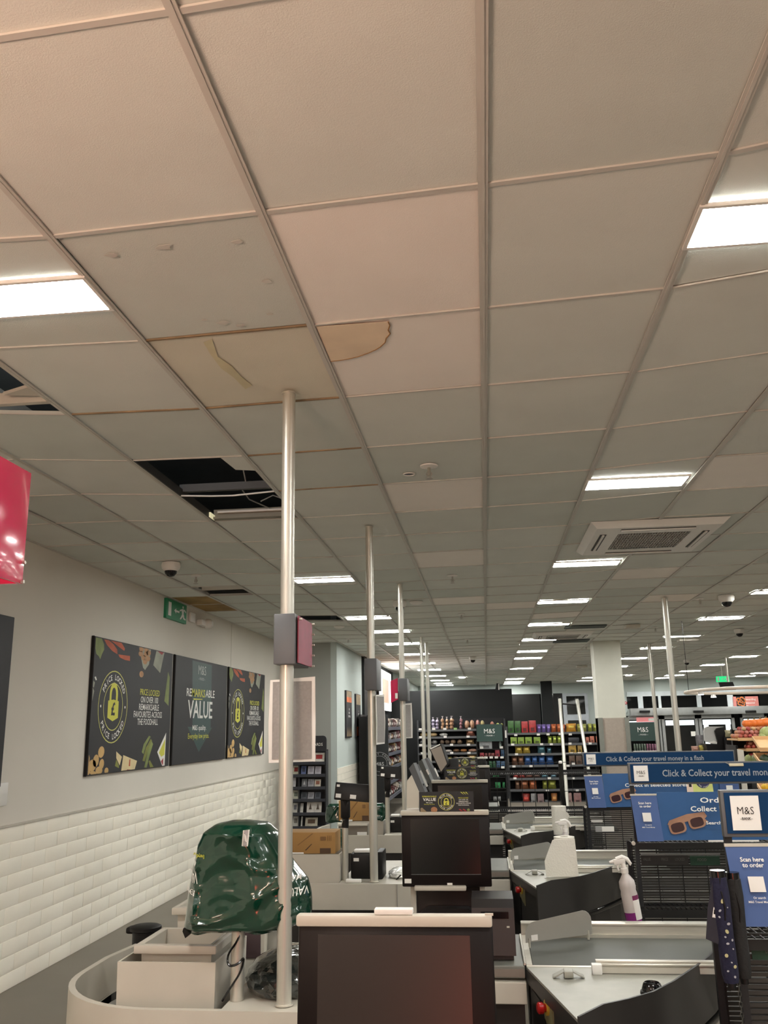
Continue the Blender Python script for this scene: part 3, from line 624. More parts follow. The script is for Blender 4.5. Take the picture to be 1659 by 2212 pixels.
# narrow vegetable posters on the white side wall
for y0, y1, n_, lb in ((15.0, 15.62, 0, 'narrow poster with carrots on the white side wall, left one'), (16.15, 16.75, 1, 'narrow poster with orange food on the white side wall, right one')):
    x = -2.372; za, zb = (2.29, 1.50) if n_ == 0 else (2.27, 1.50)
    t = thing('narrow_poster', lb, 'poster', (x, y0, zb)); mb = MB().use(M['poster']); mb.box(x, x + .03, y0, y1, zb, za); mb.build('board', t, smooth=False)
    mb = MB(); O = Vector((x + .031, y0, zb)); w = y1 - y0; h = za - zb
    tan = mat('print_tan', rgb(150, 130, 100), .6, var=.3, scale=14); org = mat('print_orange2', rgb(212, 110, 60), .6, var=.25, scale=14)
    flat(mb, tan, O, YX, ZX, [(.03, h * .86), (w - .03, h * .86), (w - .03, h - .01), (.03, h - .01)]); flat(mb, org if n_ == 0 else tan, O, YX, ZX, [(.03, h * .75), (w - .03, h * .75), (w - .03, h * .86), (.03, h * .86)], .0015)
    for k in range(4): flat(mb, tan if n_ == 0 else org, O, YX, ZX, [(.05 + k * w * .23, h * .03), (.05 + k * w * .23 + w * .17, h * .03), (.05 + k * w * .23 + w * .1, h * .24)] if n_ == 0 else [(w * .1, .02), (w * .85, .02), (w * .85, h * .24), (w * .1, h * .24)], .001 + .0003 * k)
    for k in range(3): text(mb, [('OLD', 'METAL', 'TEMPTING'), ('A', 'FEAST', 'GUEST')][n_][k], O + Vector((0, w / 2, h * (.58 - .075 * k))), YX, ZX, .035, M['ptext'], .01)
    mb.build('print', t, smooth=False)
# exit sign on the left wall
def exit_sign(c, ux, w, h, label, em):
    ux = Vector(ux); t = thing('exit_sign', label, 'exit sign', c); c = Vector(c); uz = Vector((0, 0, 1)); nrm = ux.cross(uz)
    mb = MB().use(em); mb.prism([c - ux * w / 2 - nrm * .02, c + ux * w / 2 - nrm * .02, c + ux * w / 2 - nrm * .02 + uz * h, c - ux * w / 2 - nrm * .02 + uz * h], nrm * .03); mb.build('board', t, smooth=False)
    mb = MB(); o = c - ux * w / 2 + nrm * .011
    f = lambda pts: flat(mb, M['ptext'], o, ux, uz, [(a * w, b * h) for a, b in pts])
    f([(.08, .15), (.22, .15), (.22, .85), (.08, .85)])
    f([(.36, .5), (.46, .64), (.46, .55), (.62, .55), (.62, .45), (.46, .45), (.46, .36)])
    f([(a, b) for a, b in disc(.80, .82, .035, .07, 10)]); f([(.72, .70), (.82, .74), (.86, .66), (.84, .44), (.76, .44)]); f([(.76, .46), (.84, .46), (.80, .30), (.70, .14), (.65, .16), (.72, .32)]); f([(.80, .46), (.86, .44), (.88, .28), (.96, .24), (.95, .17), (.83, .2)]); f([(.84, .68), (.95, .56), (.97, .62), (.88, .74)]); f([(.73, .70), (.63, .62), (.64, .55), (.75, .62)])
    mb.build('pictogram', t, smooth=False)
a = PX(354, 1332, WXL); b = PX(395, 1337, WXL)
exit_sign((WXL + .02, (8.683 + 9.33) / 2, 2.80), (0, 1, 0), .62, .205, 'green running man exit sign high on the left wall', M['exit'])
exit_sign((5.65, 21.9, 2.57), (1, 0, 0), .30, .13, 'small green exit sign hanging far away near the shop front', M['exit_lit'])
mb = MB().use(M['steel']); mb.tube([(5.65, 21.92, 2.69), (5.65, 21.92, ZC - .008)], .008, 6); mb.build('hanger_rod', bpy.data.objects['exit_sign.001'])
for (u0, v0, u1, v1, dep, lb) in ((407, 1322, 417, 1346, .05, 'slim beige wall box just right of the exit sign'), (424, 1338, 446, 1358, .12, 'beige wall alarm box with round front, right of the slim box')):
    a, b = PX(u0, v0, WXL), PX(u1, v1, WXL); mb = MB().use(M['white'])
    mb.box(WXL, WXL + dep * .6, a.y, b.y, b.z, a.z, .01)
    if dep > .1: mb.lathe([(.06, 0), (.055, .05), (.03, .075)], (WXL + dep * .5, (a.y + b.y) / 2, (a.z + b.z) / 2), 14, axis=(1, 0, 0))
    solo(mb, 'wall_detector', lb, 'wall box')
mb = MB().use(M['white']); a, b = PX(-30, 1712, WXL), PX(9, 1740, WXL); mb.box(WXL, WXL + .02, a.y, b.y, b.z, a.z + .05, .005); solo(mb, 'wall_switch', 'white wall switch plate at the left edge below the cut-off poster', 'switch')
mb = MB().use(M['lgrey']); a = PX(500, 1355, WXL); mb.box(WXL, WXL + .003, a.y, a.y + .015, 2.45, 3.02); struct(mb, 'trim_3', smooth=False)
# lit sign on the dark side wall
a, b = PX(806, 1438, -2.25), PX(841, 1533, -2.25); a0 = 19.1; a1 = 21.4
t = thing('lit_sign', 'glowing white rounded light box on the dark left side wall', 'sign', (-2.3, a0, 2.1))
mb = MB().use(M['charcoal']); mb.box(-2.32, -2.26, a0, a1, 2.02, 2.93, .02); mb.build('case', t)
glow = mat('sign_glow', (1, 1, 1), .5, emit=4, ecol=(1, .98, .95))
mb = MB().use(glow)
for q in ((a0 + .02, a0 + .45, 2.04, 2.91), (a1 - .45, a1 - .02, 2.04, 2.91), (a0 + .45, a1 - .45, 2.74, 2.91), (a0 + .45, a1 - .45, 2.04, 2.2)): mb.box(-2.26, -2.245, *q)
mb.build('light_box', t, smooth=False)
mb = MB().use(mat('sign_warm', rgb(206, 170, 150), .5, emit=.25)); mb.box(-2.26, -2.25, a0 + .45, a1 - .45, 2.2, 2.74); mb.build('picture', t, smooth=False)
area('far_ceiling_fill', (-1.95, 19.0, 2.0), (math.radians(180), 0, 0), .5, 2.2, 2.2, (1.0, .5, .26))  # added unseen lamp aimed upward, gives the far ceiling its orange tint

# ================================================================ POLES WITH SIGN BOXES AND NOTICES
def pole(x, y, z0, r, label, name='metal_pole'):
    t = thing(name, label, 'pole', (x, y, z0), 'floor-to-ceiling metal poles')
    mb = MB().use(M['alu']); mb.lathe([(r, 0), (r, ZC - z0 - .012)], (x, y, z0), 28); mb.build('tube', t)
    mb = MB().use(M['alu']); mb.lathe([(r + .004, 0), (r + .004, .006)], (x, y, ZC - .014), 28); mb.build('top_collar', t)
    mb = MB().use(M['steel']); mb.lathe([(r + .006, 0), (r + .006, .005), (r, .007)], (x, y, z0), 28); mb.build('base_ring', t)
pole(-.758, 3.365, .702, .0268, 'nearest thick metal pole in front of the green bag')
pole(-.752, 5.905, .702, .0262, 'second metal pole behind the nearest one, beside the black monitor')
pole(-.778, 8.45, .702, .0262, 'third metal pole, with the bright pink sign')
pole(-.95, 13.7, .3, .028, 'fourth thin distant pole, left one of a close pair')
pole(-.925, 14.6, .3, .028, 'fifth thin distant pole, right one of a close pair')
pole(2.065, 10.1, .02, .032, 'pale leaning-looking pole between the blue banner and the ceiling, right of the pillar')
pole(2.95, 16.1, .02, .032, 'thinner pale pole between the pillar and the other right-hand pole')
def sign_box(xc, y0, y1, z0, z1, label, face, w=.083):
    t = thing('sign_box', label, 'sign', (xc, y0, z0)); x0, x1 = xc - w / 2, xc + w / 2
    mb = MB().use(M['signgrey']); mb.box(x0, x1, y0, y1, z0, z1, .003); mb.build('case', t, angle=30)
    if face == 0: return t
    if face == -1:
        mb = MB().use(M['pink']); mb.prism([(x0 - .004, y0 + .01, z0 + .015), (x0 - .07, y0 - .03, z0 - .02), (x0 - .07, y0 - .03, z1 - .025), (x0 - .004, y0 + .01, z1 + .004)], (0, .004, 0)); p = mb.build('acrylic_face', t)
        mb = MB().use(M['paper']); mb.box(x0 - .03, x0 - .006, y0 - .012, y0 - .008, z0 + .02, z0 + .07); mb.build('white_slip', p, smooth=False); return t
    s = 1 if face > 0 else -1; xf = x1 if s > 0 else x0; g = .006
    mb = MB().use(M['pinkm']); n = 8; pts = []
    for k in range(n + 1):
        f = k / n; pts.append((y0 + .02 + (y1 - y0 - .0) * f, .0006 * math.sin(f * 6)))
    lo, hi = z0 + .005, z1 - .008
    vs = []; 
    for (yy, wob) in pts:
        for zz in (lo, hi):
            for th in (0, .004): vs.append((xf + s * (g + th + abs(wob)), yy, zz))
    fs = []
    for k in range(n):
        b = k * 4; c = b + 4; fs += [(b, c, c + 2, b + 2), (b + 1, b + 3, c + 3, c + 1), (b, b + 1, c + 1, c), (b + 2, c + 2, c + 3, b + 3)]
    fs += [(0, 2, 3, 1), (n * 4, n * 4 + 1, n * 4 + 3, n * 4 + 2)]
    mb.add(vs, fs); p = mb.build('acrylic_face', t)
    mb = MB().use(M['steel'])
    for k in range(5):
        z = lo + (hi - lo) * k / 4 * .96 + .004
        mb.lathe([(.004, 0), (.004, .012)], (xf + s * (g + .004), y1 + .012, z), 8, axis=(s, 0, 0))
    mb.lathe([(.004, 0), (.004, .012)], (xf + s * (g + .004), y0 + .03, hi - .012), 8, axis=(s, 0, 0)); mb.build('studs', p)
    return t
sign_box(-.752, 3.29, 3.56, 1.893, 2.085, 'grey sign box with pink acrylic side on the nearest pole', 1)
sign_box(-.742, 5.80, 6.07, 1.895, 2.10, 'plain grey sign box on the second pole', 0, .08)
sign_box(-.765, 8.35, 8.62, 1.897, 2.104, 'grey sign box with bright pink face on the left, on the third pole', -1, .085)
# the pink one cut off by the left edge
t = thing('pink_sign', 'large bright pink acrylic sign box cut by the left edge of the photo', 'sign', (-1.25, 1.62, 1.93))
a, b, c_, d_ = P(72, 1022, 1.72), P(44, 1262, 1.72), None, None
mb = MB().use(M['pink']); xs, yb, ys = a.x - .004, 1.72, 1.40
mb.box(xs - .006, xs, ys, yb, b.z, a.z + .0, .001); mb.build('side_face', t)
mb = MB().use(M['pink']); mb.box(xs - .5, xs - .006, yb - .012, yb, b.z, a.z + .001); mb.build('back_face', t)
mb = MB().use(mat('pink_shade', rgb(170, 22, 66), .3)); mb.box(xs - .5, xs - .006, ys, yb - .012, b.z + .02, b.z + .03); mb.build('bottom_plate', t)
mb = MB().use(M['steel'])
for z in (b.z + .004, b.z + .045): mb.lathe([(.0035, 0), (.0035, .006)], (xs, yb - .006, z), 8, axis=(1, 0, 0))
mb.build('studs', t)
def notice(xc, y, w, z0, z1, label, rot=0.0, fold=.45):
    t = thing('paper_notice', label, 'notice', (xc, y, z0)); R_ = Matrix.Translation((xc, y, 0)) @ Matrix.Rotation(rot, 4, 'Z') @ Matrix.Translation((-xc, -y, 0))
    mb = MB().use(M['paper']); zm = z0 + (z1 - z0) * fold; x0, x1 = xc - w / 2, xc + w / 2
    mb.prism([(x0, y, z0), (x1, y + .002, z0 + .003), (x1 + .003, y - .004, zm), (x1, y, z1 + .004), (x0 + .002, y, z1 - .006), (x0 - .002, y - .003, zm)], (0, .002, 0)); mb.xf(R_); mb.build('sheet', t, smooth=False)
    mb = MB().use(mat('print_grey_back', rgb(150, 146, 142), .8, var=.08, scale=90)); e = .013
    mb.prism([(x0 + e, y - .002, z0 + e), (x1 - e, y - .002, z0 + e), (x1 - e, y - .005, zm), (x1 - e, y - .002, z1 - e), (x0 + e, y - .002, z1 - e), (x0 + e, y - .005, zm)], (0, .0015, 0)); mb.xf(R_); mb.build('show_through_print', t, smooth=False)
    return t
notice(-.752, 3.44, .182, 1.527, 1.848, 'white-edged paper notice seen from behind on the nearest pole')
notice(-.700, 5.95, .17, 1.545, 1.87, 'dark-backed paper notice seen nearly edge-on at the second pole', rot=1.35)
notice(-.757, 8.56, .115, 1.55, 1.876, 'white-edged paper notice on the third pole', rot=.3)

from mathutils import noise as NZ
# ================================================================ THE CHECKOUTS (pitch 2.54 m)
PITCH_Y = 2.54
ORD = ['nearest', 'second', 'third']
UX, UZ = (1, 0, 0), (0, 0, 1)
def arc(cx, cy, r, a0, a1, n): return [(cx + r * math.cos(math.radians(a0 + (a1 - a0) * k / n)), cy + r * math.sin(math.radians(a0 + (a1 - a0) * k / n))) for k in range(n + 1)]
# ---- packing bench
def bench(k, label):
    dy = PITCH_Y * k; t = thing('packing_bench', label, 'bench', (-1.0, 3.7 + dy, .02), 'packing benches')
    out = [(-.50, 3.285)] + arc(-1.22, 3.765, .48, 270, 180, 14) + [(-1.70, 4.0), (-1.66, 4.24)]
    inn = [(-.50, 3.31)] + arc(-1.22, 3.765, .455, 270, 180, 14) + [(-1.675, 4.0), (-1.635, 4.24)]
    def wall(o, i, z0, z1, m, name):
        mb = MB().use(m); n = len(o); vs = []
        for z in (z0, z1):
            vs += [(a, b + dy, z) for a, b in o] + [(a, b + dy, z) for a, b in i]
        fs = []
        for q in range(n - 1):
            fs += [(q, q + 1, 2 * n + q + 1, 2 * n + q), (n + q, 3 * n + q, 3 * n + q + 1, n + q + 1), (2 * n + q, 2 * n + q + 1, 3 * n + q + 1, 3 * n + q), (q, n + q, n + q + 1, q + 1)]
        fs += [(0, 2 * n, 3 * n, n), (n - 1, 2 * n - 1, 4 * n - 1, 3 * n - 1)]
        mb.add(vs, fs); return mb.build(name, t, angle=50)
    wall(out, inn, .55, .702, M['lgrey'], 'curved_rim')
    wall([(a * .97 - .02, b + .02) for a, b in out], [(a * .97 - .02, b + .045) for a, b in out], .02, .55, M['darkgrey'], 'kick_panel')
    mb = MB().use(M['lgrey']); mb.box(-.972, -.50, 3.31 + dy, 4.3 + dy, .675, .699); mb.build('deck', t, smooth=False)
    mb = MB().use(M['grey']); mb.box(-.974, -.965, 3.31 + dy, 4.3 + dy, .50, .675); mb.prism([(a, b + dy, .50) for a, b in inn[1:]] + [(-.974, 4.24 + dy, .50), (-.974, 3.31 + dy, .50)], (0, 0, .02)); mb.build('tray', t, smooth=False)
    mb = MB().use(M['grey']); mb.box(-.52, -.50, 3.29 + dy, 3.75 + dy, .30, .699); mb.box(-.60, -.596, 3.281 + dy, 3.285 + dy, .56, .70); mb.build('end_panel', t, smooth=False)
    return t
for k in range(3): bench(k, ['nearest curved light grey packing bench in the bottom left', 'second packing bench, its straight grey front behind the green bag', 'third packing bench with curved rim behind the cardboard box'][k])

def bin_(x0, x1, y0, y1, z0, z1, label, flange=.0, taper=.012, m=None, lid=True):
    t = thing('storage_bin', label, 'bin', ((x0 + x1) / 2, (y0 + y1) / 2, z0), 'grey bins in the bench trays'); m = m or M['lgrey']; th = .008
    def shell(mb, zb, zt):
        T = taper; lo = [(x0 + T, y0 + T), (x1 - T, y0 + T), (x1 - T, y1 - T), (x0 + T, y1 - T)]; hi = [(x0, y0), (x1, y0), (x1, y1), (x0, y1)]
        li = [(a + (th if a < (x0 + x1) / 2 else -th), b + (th if b < (y0 + y1) / 2 else -th)) for a, b in lo]; hi_ = [(a + (th if a < (x0 + x1) / 2 else -th), b + (th if b < (y0 + y1) / 2 else -th)) for a, b in hi]
        vs = [(a, b, zb) for a, b in lo] + [(a, b, zt) for a, b in hi] + [(a, b, zb + .01) for a, b in li] + [(a, b, zt) for a, b in hi_]
        fs = [(0, 1, 2, 3), (8, 9, 10, 11)] + [f for q in range(4) for f in ((q, (q + 1) % 4, 4 + (q + 1) % 4, 4 + q), (8 + q, 8 + (q + 1) % 4, 12 + (q + 1) % 4, 12 + q), (4 + q, 4 + (q + 1) % 4, 12 + (q + 1) % 4, 12 + q))]
        mb.add(vs, fs)
    mb = MB().use(m); shell(mb, z0, z1); mb.build('body', t, smooth=False)
    if flange:
        mb = MB().use(m); f = flange
        for q in ((x0 - f, x1 + f, y0 - f, y0), (x0 - f, x1 + f, y1, y1 + f), (x0 - f, x0, y0, y1), (x1, x1 + f, y0, y1)): mb.box(*q, z1 - .03, z1, .004)
        mb.build('flange', t)
    return t
bin_(-1.395, -1.022, 3.40, 3.83, .521, .828, 'light grey bin in front on the nearest bench', 0, .004)
bin_(-1.335, -1.06, 3.475, 3.74, .56, .872, 'grey bin with a rolled flange nested in the front bin', .022)
bin_(-1.38, -.985, 4.00, 4.22, .521, .905, 'tall light grey bin behind the nested pair', .02)
bin_(-1.35, -.977, 5.93, 6.22, .60, .864, 'grey bin under the large cardboard box on the second bench', .0, .004)
bin_(-1.36, -1.0, 8.60, 8.82, .60, .80, 'grey bin under the far cardboard box on the third bench', .0, .004)
mb = MB().use(M['black']); c = P(322, 2015, 4.5); mb.lathe([(.05, 0), (.062, c.z + .02), (.075, c.z + .025), (.075, c.z + .04), (.062, c.z + .045)], (c.x + .02, 4.4, .01), 20); mb.box(c.x - .07, c.x - .03, 4.37, 4.43, c.z + .02, c.z + .05, .01)
solo(mb, 'waste_bucket', 'black bucket with a lip behind the tall grey bin at the left', 'bucket')
def carton(x0, x1, y0, y1, z0, z1, label, marks):
    t = thing('cardboard_box', label, 'box', ((x0 + x1) / 2, y0, z0), 'brown cardboard boxes')
    mb = MB().use(M['kraft']); mb.box(x0, x1, y0, y1, z0, z1, .003); mb.build('carton', t)
    mb = MB(); bl = mat('print_dark_brown', rgb(84, 62, 44), .8); w, h = x1 - x0, z1 - z0; O = (x0, y0 - .001, z0)
    f = lambda m, pts: flat(mb, m, O, UX, UZ, [(a * w, b * h) for a, b in pts])
    f(bl, [(.72, .02), (.92, .02), (.92, .26), (.72, .26)]); f(mat('print_brown', rgb(128, 96, 58), .8), [(.73, .62), (.83, .62), (.83, .8), (.73, .8)])
    f(bl, [(.44, .16), (.47, .16), (.58, .46), (.56, .46)]); f(mat('print_brown', rgb(128, 96, 58), .8), [(.30, .40), (.32, .40), (.60, .95), (.57, .95)])
    for q in range(3): f(mat('print_brown', rgb(128, 96, 58), .8), [(.86 + q * .03, .6), (.87 + q * .03, .6), (.87 + q * .03, .85), (.86 + q * .03, .85)])
    mb.build('print', t, smooth=False)
    mb = MB().use(M['paper']); mb.box(x0 + w * .05, x0 + w * .42, y0 - .002, y0, z0, z0 + h * .07); mb.build('tape', t, smooth=False)
a, b = P(606, 1798, 5.92), P(723, 1860, 5.92); carton(a.x, b.x, 5.94, 6.16, .866, a.z - .004, 'brown cardboard box on the grey bin right of the nearest pole', 1)
a, b = P(729, 1731, 8.55), P(800, 1775, 8.55); carton(a.x, b.x, 8.62, 8.80, .802, a.z, 'smaller farther cardboard box behind the black display post', 1)
a, b = P(731, 1783, 8.0), P(793, 1806, 8.0); t = thing('grey_tray', 'small open grey tray with a white slip, in front of the far cardboard box', 'tray', (a.x, 8.5, .70))
a, b = P(731, 1781, 8.5), P(793, 1808, 8.5); mb = MB().use(mat('tray_brown_grey', rgb(120, 112, 100), .6)); mb.box(a.x, b.x, 8.5, 8.56, b.z, a.z - .012); mb.use(M['lgrey']); mb.box(a.x - .006, b.x + .006, 8.49, 8.57, a.z - .012, a.z); mb.build('body', t, smooth=False)
mb = MB().use(M['paper']); mb.box(b.x - .09, b.x + .0, 8.485, 8.49, b.z + .0, b.z + .045); mb.build('slip', t, smooth=False)

# ---- customer display on a stalk
def stalk_display(k, label):
    dy = PITCH_Y * k; t = thing('customer_display', label, 'display', (-.95, 3.45 + dy, .70), 'customer displays on stalks')
    mb = MB().use(M['alu']); mb.lathe([(.021, 0), (.021, .37)], (-.95, 3.45 + dy, .70), 18); mb.build('stalk', t)
    mb = MB().use(M['black']); mb.tube([(-.95, 3.45 + dy, 1.02), (-.945, 3.45 + dy, 1.10), (-.94, 3.44 + dy, 1.22)], [.024, .022, .03], 10); mb.box(-.975, -.915, 3.42 + dy, 3.46 + dy, 1.08, 1.24, .008); mb.build('neck', t)
    R_ = Matrix.Translation((-.89, 3.43 + dy, 1.24)) @ Matrix.Rotation(math.radians(5), 4, 'Y') @ Matrix.Rotation(math.radians(-12), 4, 'X') @ Matrix.Translation((.89, -3.43 - dy, -1.24))
    mb = MB().use(M['black']); mb.box(-1.01, -.77, 3.40 + dy, 3.425 + dy, 1.185, 1.295, .004); mb.xf(R_); h = mb.build('screen_head', t)
    mb = MB().use(M['paper'])
    for q in ((-1.0, -.965, 1.197, 1.222), (-.905, -.865, 1.197, 1.222), (-1.0, -.98, 1.265, 1.28)): mb.box(q[0], q[1], 3.397 + dy, 3.4 + dy, q[2], q[3])
    mb.xf(R_); mb.build('sticker', h, smooth=False)
for k in (1, 2): stalk_display(k, ['', 'black T-shaped display back on a grey stalk beside the second pole', 'farther black display back between the second and third poles'][k])
t = thing('bag_covered_stalk', 'grey stalk under the nearest green bag with a black corner showing', 'display', (-.945, 3.44, .70))
mb = MB().use(M['alu']); mb.lathe([(.0245, 0), (.0245, .5)], (-.945, 3.42, .70), 20); mb.build('stalk', t)
mb = MB().use(M['black']); a = P(398, 2003, 3.38)
mb.prism([tuple(P(u, v, 3.40)) for u, v in ((396, 2005), (440, 2000), (448, 2004), (420, 2010), (400, 2027), (394, 2012))], (0, .03, 0)); mb.box(-1.1, -.72, 3.42, 3.45, .96, 1.1, .01); mb.build('screen_head', t)
def chaikin(p, n=2):
    for _ in range(n): p = [p[0]] + [tuple(a[i] * w + b[i] * (1 - w) for i in range(3)) for a, b in zip(p, p[1:]) for w in (.75, .25)] + [p[-1]]
    return p
mb = MB().use(M['blackgloss']); mb.tube(chaikin([(-.925, 3.42, .95), (-.94, 3.39, .9), (-.975, 3.39, .86), (-.97, 3.38, .82), (-.935, 3.39, .825), (-.915, 3.41, .85), (-.925, 3.40, .80), (-.96, 3.39, .75), (-.99, 3.385, .705)]), .004, 6); mb.build('cable', t)
# ---- polythene bag draped over it
def bag(outline, Y, depth, label, flip_text, m=M['green'], seed=1, nm='carrier_bag', strips=26):
    """outline: rows (v, u_left, u_right) in picture height order; built as a closed crumpled body at depth Y"""
    rr = random.Random(seed); t = thing(nm, label, 'bag', tuple(P(outline[-1][1], outline[-1][0], Y)))
    rows = []; n = 40
    def interp(f):
        g = f * (len(outline) - 1); i = min(int(g), len(outline) - 2); h = g - i
        return [outline[i][q] * (1 - h) + outline[i + 1][q] * h for q in range(3)]
    n = 72; strips = max(strips, 24) if strips < 26 else 54; off = Vector((seed * 3.1, 0, 0))
    def disp(x, z, s):
        q = Vector((x * 5, z * 5, s * .9)) + off
        w = NZ.noise(q * .9); r1 = 1 - abs(NZ.noise(Vector((q.x * 1.3 + q.y * .35, q.y * .55 - q.x * .3, 2.0)))) * 3.2; r2 = 1 - abs(NZ.noise(Vector((q.x * .5 + q.y * .8, q.y * 1.7 - q.x * .9, 4.0)))) * 4; r3 = 1 - abs(NZ.noise(q * 2.6)) * 4
        return .026 * w + .015 * max(0, r1) ** 2 + .014 * max(0, r2) ** 2 + .005 * max(0, r3)
    vs = []
    for s_ in range(strips + 1):
        f = s_ / strips; v, ul, ur = interp(f); a, b = P(ul, v, Y), P(ur, v, Y); cx = (a.x + b.x) / 2; rx = max(.006, (b.x - a.x) / 2); dp = depth * (.25 + .75 * min(1, f * 5)) * (1 - .25 * (f > .9) * (f - .9) / .1)
        for k in range(n):
            an = 2 * math.pi * k / n; c, s = math.cos(an), math.sin(an)
            x = cx + rx * math.copysign(abs(c) ** .8, c); y = Y - dp * math.copysign(abs(s) ** .8, s); z = (a.z + b.z) / 2
            if s_ == strips: z += .006 * math.sin(an * 5)
            y -= math.copysign(1, s) * disp(x, z, math.copysign(1, s)) * min(1, abs(s) * 2) * min(1, depth / .08); vs.append((x, y, z))
    fs = [(i * n + k, i * n + (k + 1) % n, (i + 1) * n + (k + 1) % n, (i + 1) * n + k) for i in range(strips) for k in range(n)] + [tuple(range(n - 1, -1, -1))]
    mb = MB().use(m); mb.add(vs, fs); body = mb.build('polythene', t, angle=75)
    def surf(u, v):
        f = 0
        for q in range(len(outline) - 1):
            if outline[q][0] <= v <= outline[q + 1][0]: f = (q + (v - outline[q][0]) / (outline[q + 1][0] - outline[q][0])) / (len(outline) - 1)
        v_, ul, ur = interp(f); a, b = P(ul, v_, Y), P(ur, v_, Y); cx = (a.x + b.x) / 2; rx = (b.x - a.x) / 2
        q = P(u, v, Y); c = max(-.98, min(.98, (q.x - cx) / rx)); c = math.copysign(abs(c) ** 1.25, c); an = math.acos(c); s = math.sin(an)
        return Vector((q.x, Y - depth * s ** .8 - disp(q.x, q.z, 1) * min(1, s * 2) * min(1, depth / .08) - .003, q.z))
    mb = MB()
    for (s_, u, v, h, w, m_) in flip_text:      # upside-down print, wrapped over the bag
        vs_, fs_ = glyphs(s_, .012); x0 = min(p[0] for p in vs_); x1 = max(p[0] for p in vs_)
        mb.use(m_); mb.add([surf(u - ((p[0] - x0) / (x1 - x0) - .5) * w, v + p[1] / .7 * h) for p in vs_], fs_)
    if flip_text: mb.build('print', body, smooth=False)
    return t, surf
gb, gs = bag([(1772, 500, 545), (1778, 470, 580), (1795, 446, 597), (1820, 434, 612), (1860, 424, 632), (1900, 416, 664), (1932, 411, 672), (1960, 409, 673), (1985, 405, 671), (1995, 404, 640), (2003, 403, 612)], 3.47, .125,
    'nearest glossy dark green carrier bag pulled over the display stalk', [('Everyday low', 443, 1838, 8, 36, M['yellow']), ('M&S', 436, 1853, 9, 14, M['ptext']), ('VAL', 434, 1872, 26, 28, M['ptext']), ('REMA', 428, 1911, 11, 30, M['ptext']), ('VALUE', 652, 1908, 16, 42, M['ptext']), ('M&S', 646, 1884, 10, 22, M['ptext'])])
mb = MB().use(M['paper']); q = [gs(u, v) for u, v in ((548, 1784), (560, 1783), (556, 1818), (544, 1817))]
q = [p + Vector((0, -.006, 0)) for p in q]; mb.poly(q); mb.use(M['black'])
for k in range(12):
    f0, f1 = (k + .2) / 12, (k + .6) / 12; L = lambda a, b, f: a + (b - a) * f
    mb.poly([p + Vector((0, -.001, 0)) for p in (L(q[0], q[3], f0) * .85 + L(q[1], q[2], f0) * .15, L(q[0], q[3], f0) * .2 + L(q[1], q[2], f0) * .8, L(q[0], q[3], f1) * .2 + L(q[1], q[2], f1) * .8, L(q[0], q[3], f1) * .85 + L(q[1], q[2], f1) * .15)])
mb.build('barcode', gb, smooth=False)
bag([(1736, 712, 736), (1742, 707, 760), (1752, 704, 765), (1765, 703, 766), (1776, 704, 766)], 8.72, .05, 'green carrier bag behind the left side of the far cardboard box', [], seed=4, strips=12)
bag([(1735, 810, 828), (1745, 806, 834), (1760, 806, 834), (1772, 806, 830)], 8.62, .05, 'strip of green carrier bag right of the second pole', [], seed=6, strips=10)
bag([(1790, 716, 740), (1815, 715, 744), (1845, 716, 742), (1862, 716, 740)], 6.45, .05, 'dark green bag hanging beside the large cardboard box', [], seed=9, strips=12)
# crumpled clear/black film on the nearest bench
def crumple(cx, cy, z0, rx, ry, rz, m, seed):
    rr = random.Random(seed); bm = bmesh.new(); bmesh.ops.create_icosphere(bm, subdivisions=4, radius=1)
    sites = [Vector((rr.gauss(0, 1), rr.gauss(0, 1), rr.gauss(0, 1))).normalized() for _ in range(90)]
    for v in bm.verts:
        d = sorted((v.co - s).length for s in sites)[:2]; k = 1 + .34 * (d[1] - d[0]) - .08
        v.co = Vector((cx + v.co.x * rx * k, cy + v.co.y * ry * k, max(z0, z0 + rz * .35 + v.co.z * rz * k * .8)))
    mb = MB().use(m); mb.add([v.co.copy() for v in bm.verts], [[v.index for v in f.verts] for f in bm.faces]); bm.free(); return mb
film = mat('black_glossy_film', rgb(34, 38, 36), .12, .0, var=.3, bump=.9, bscale=22, coat=1.0)
solo(crumple(-.80, 3.62, .70, .16, .24, .12, film, 3), 'crumpled_film', 'crumpled glossy black plastic film lying behind the nearest pole', 'bag', angle=20)
a, b = P(526, 2012, 4.0), P(562, 2078, 4.0); mb = MB().use(mat('maroon_card', rgb(72, 56, 58), .5)); mb.box(a.x, b.x, 4.0, 4.22, .70, a.z, .004); solo(mb, 'dark_box', 'dark maroon-grey box on the nearest bench behind the stalk', 'box')
a, b = P(562, 1998, 4.1), P(604, 2070, 4.1); mb = MB().use(M['grey']); mb.box(a.x, b.x, 4.06, 4.3, .70, a.z, .004); solo(mb, 'grey_box', 'plain grey box between the maroon box and the nearest pole', 'box')

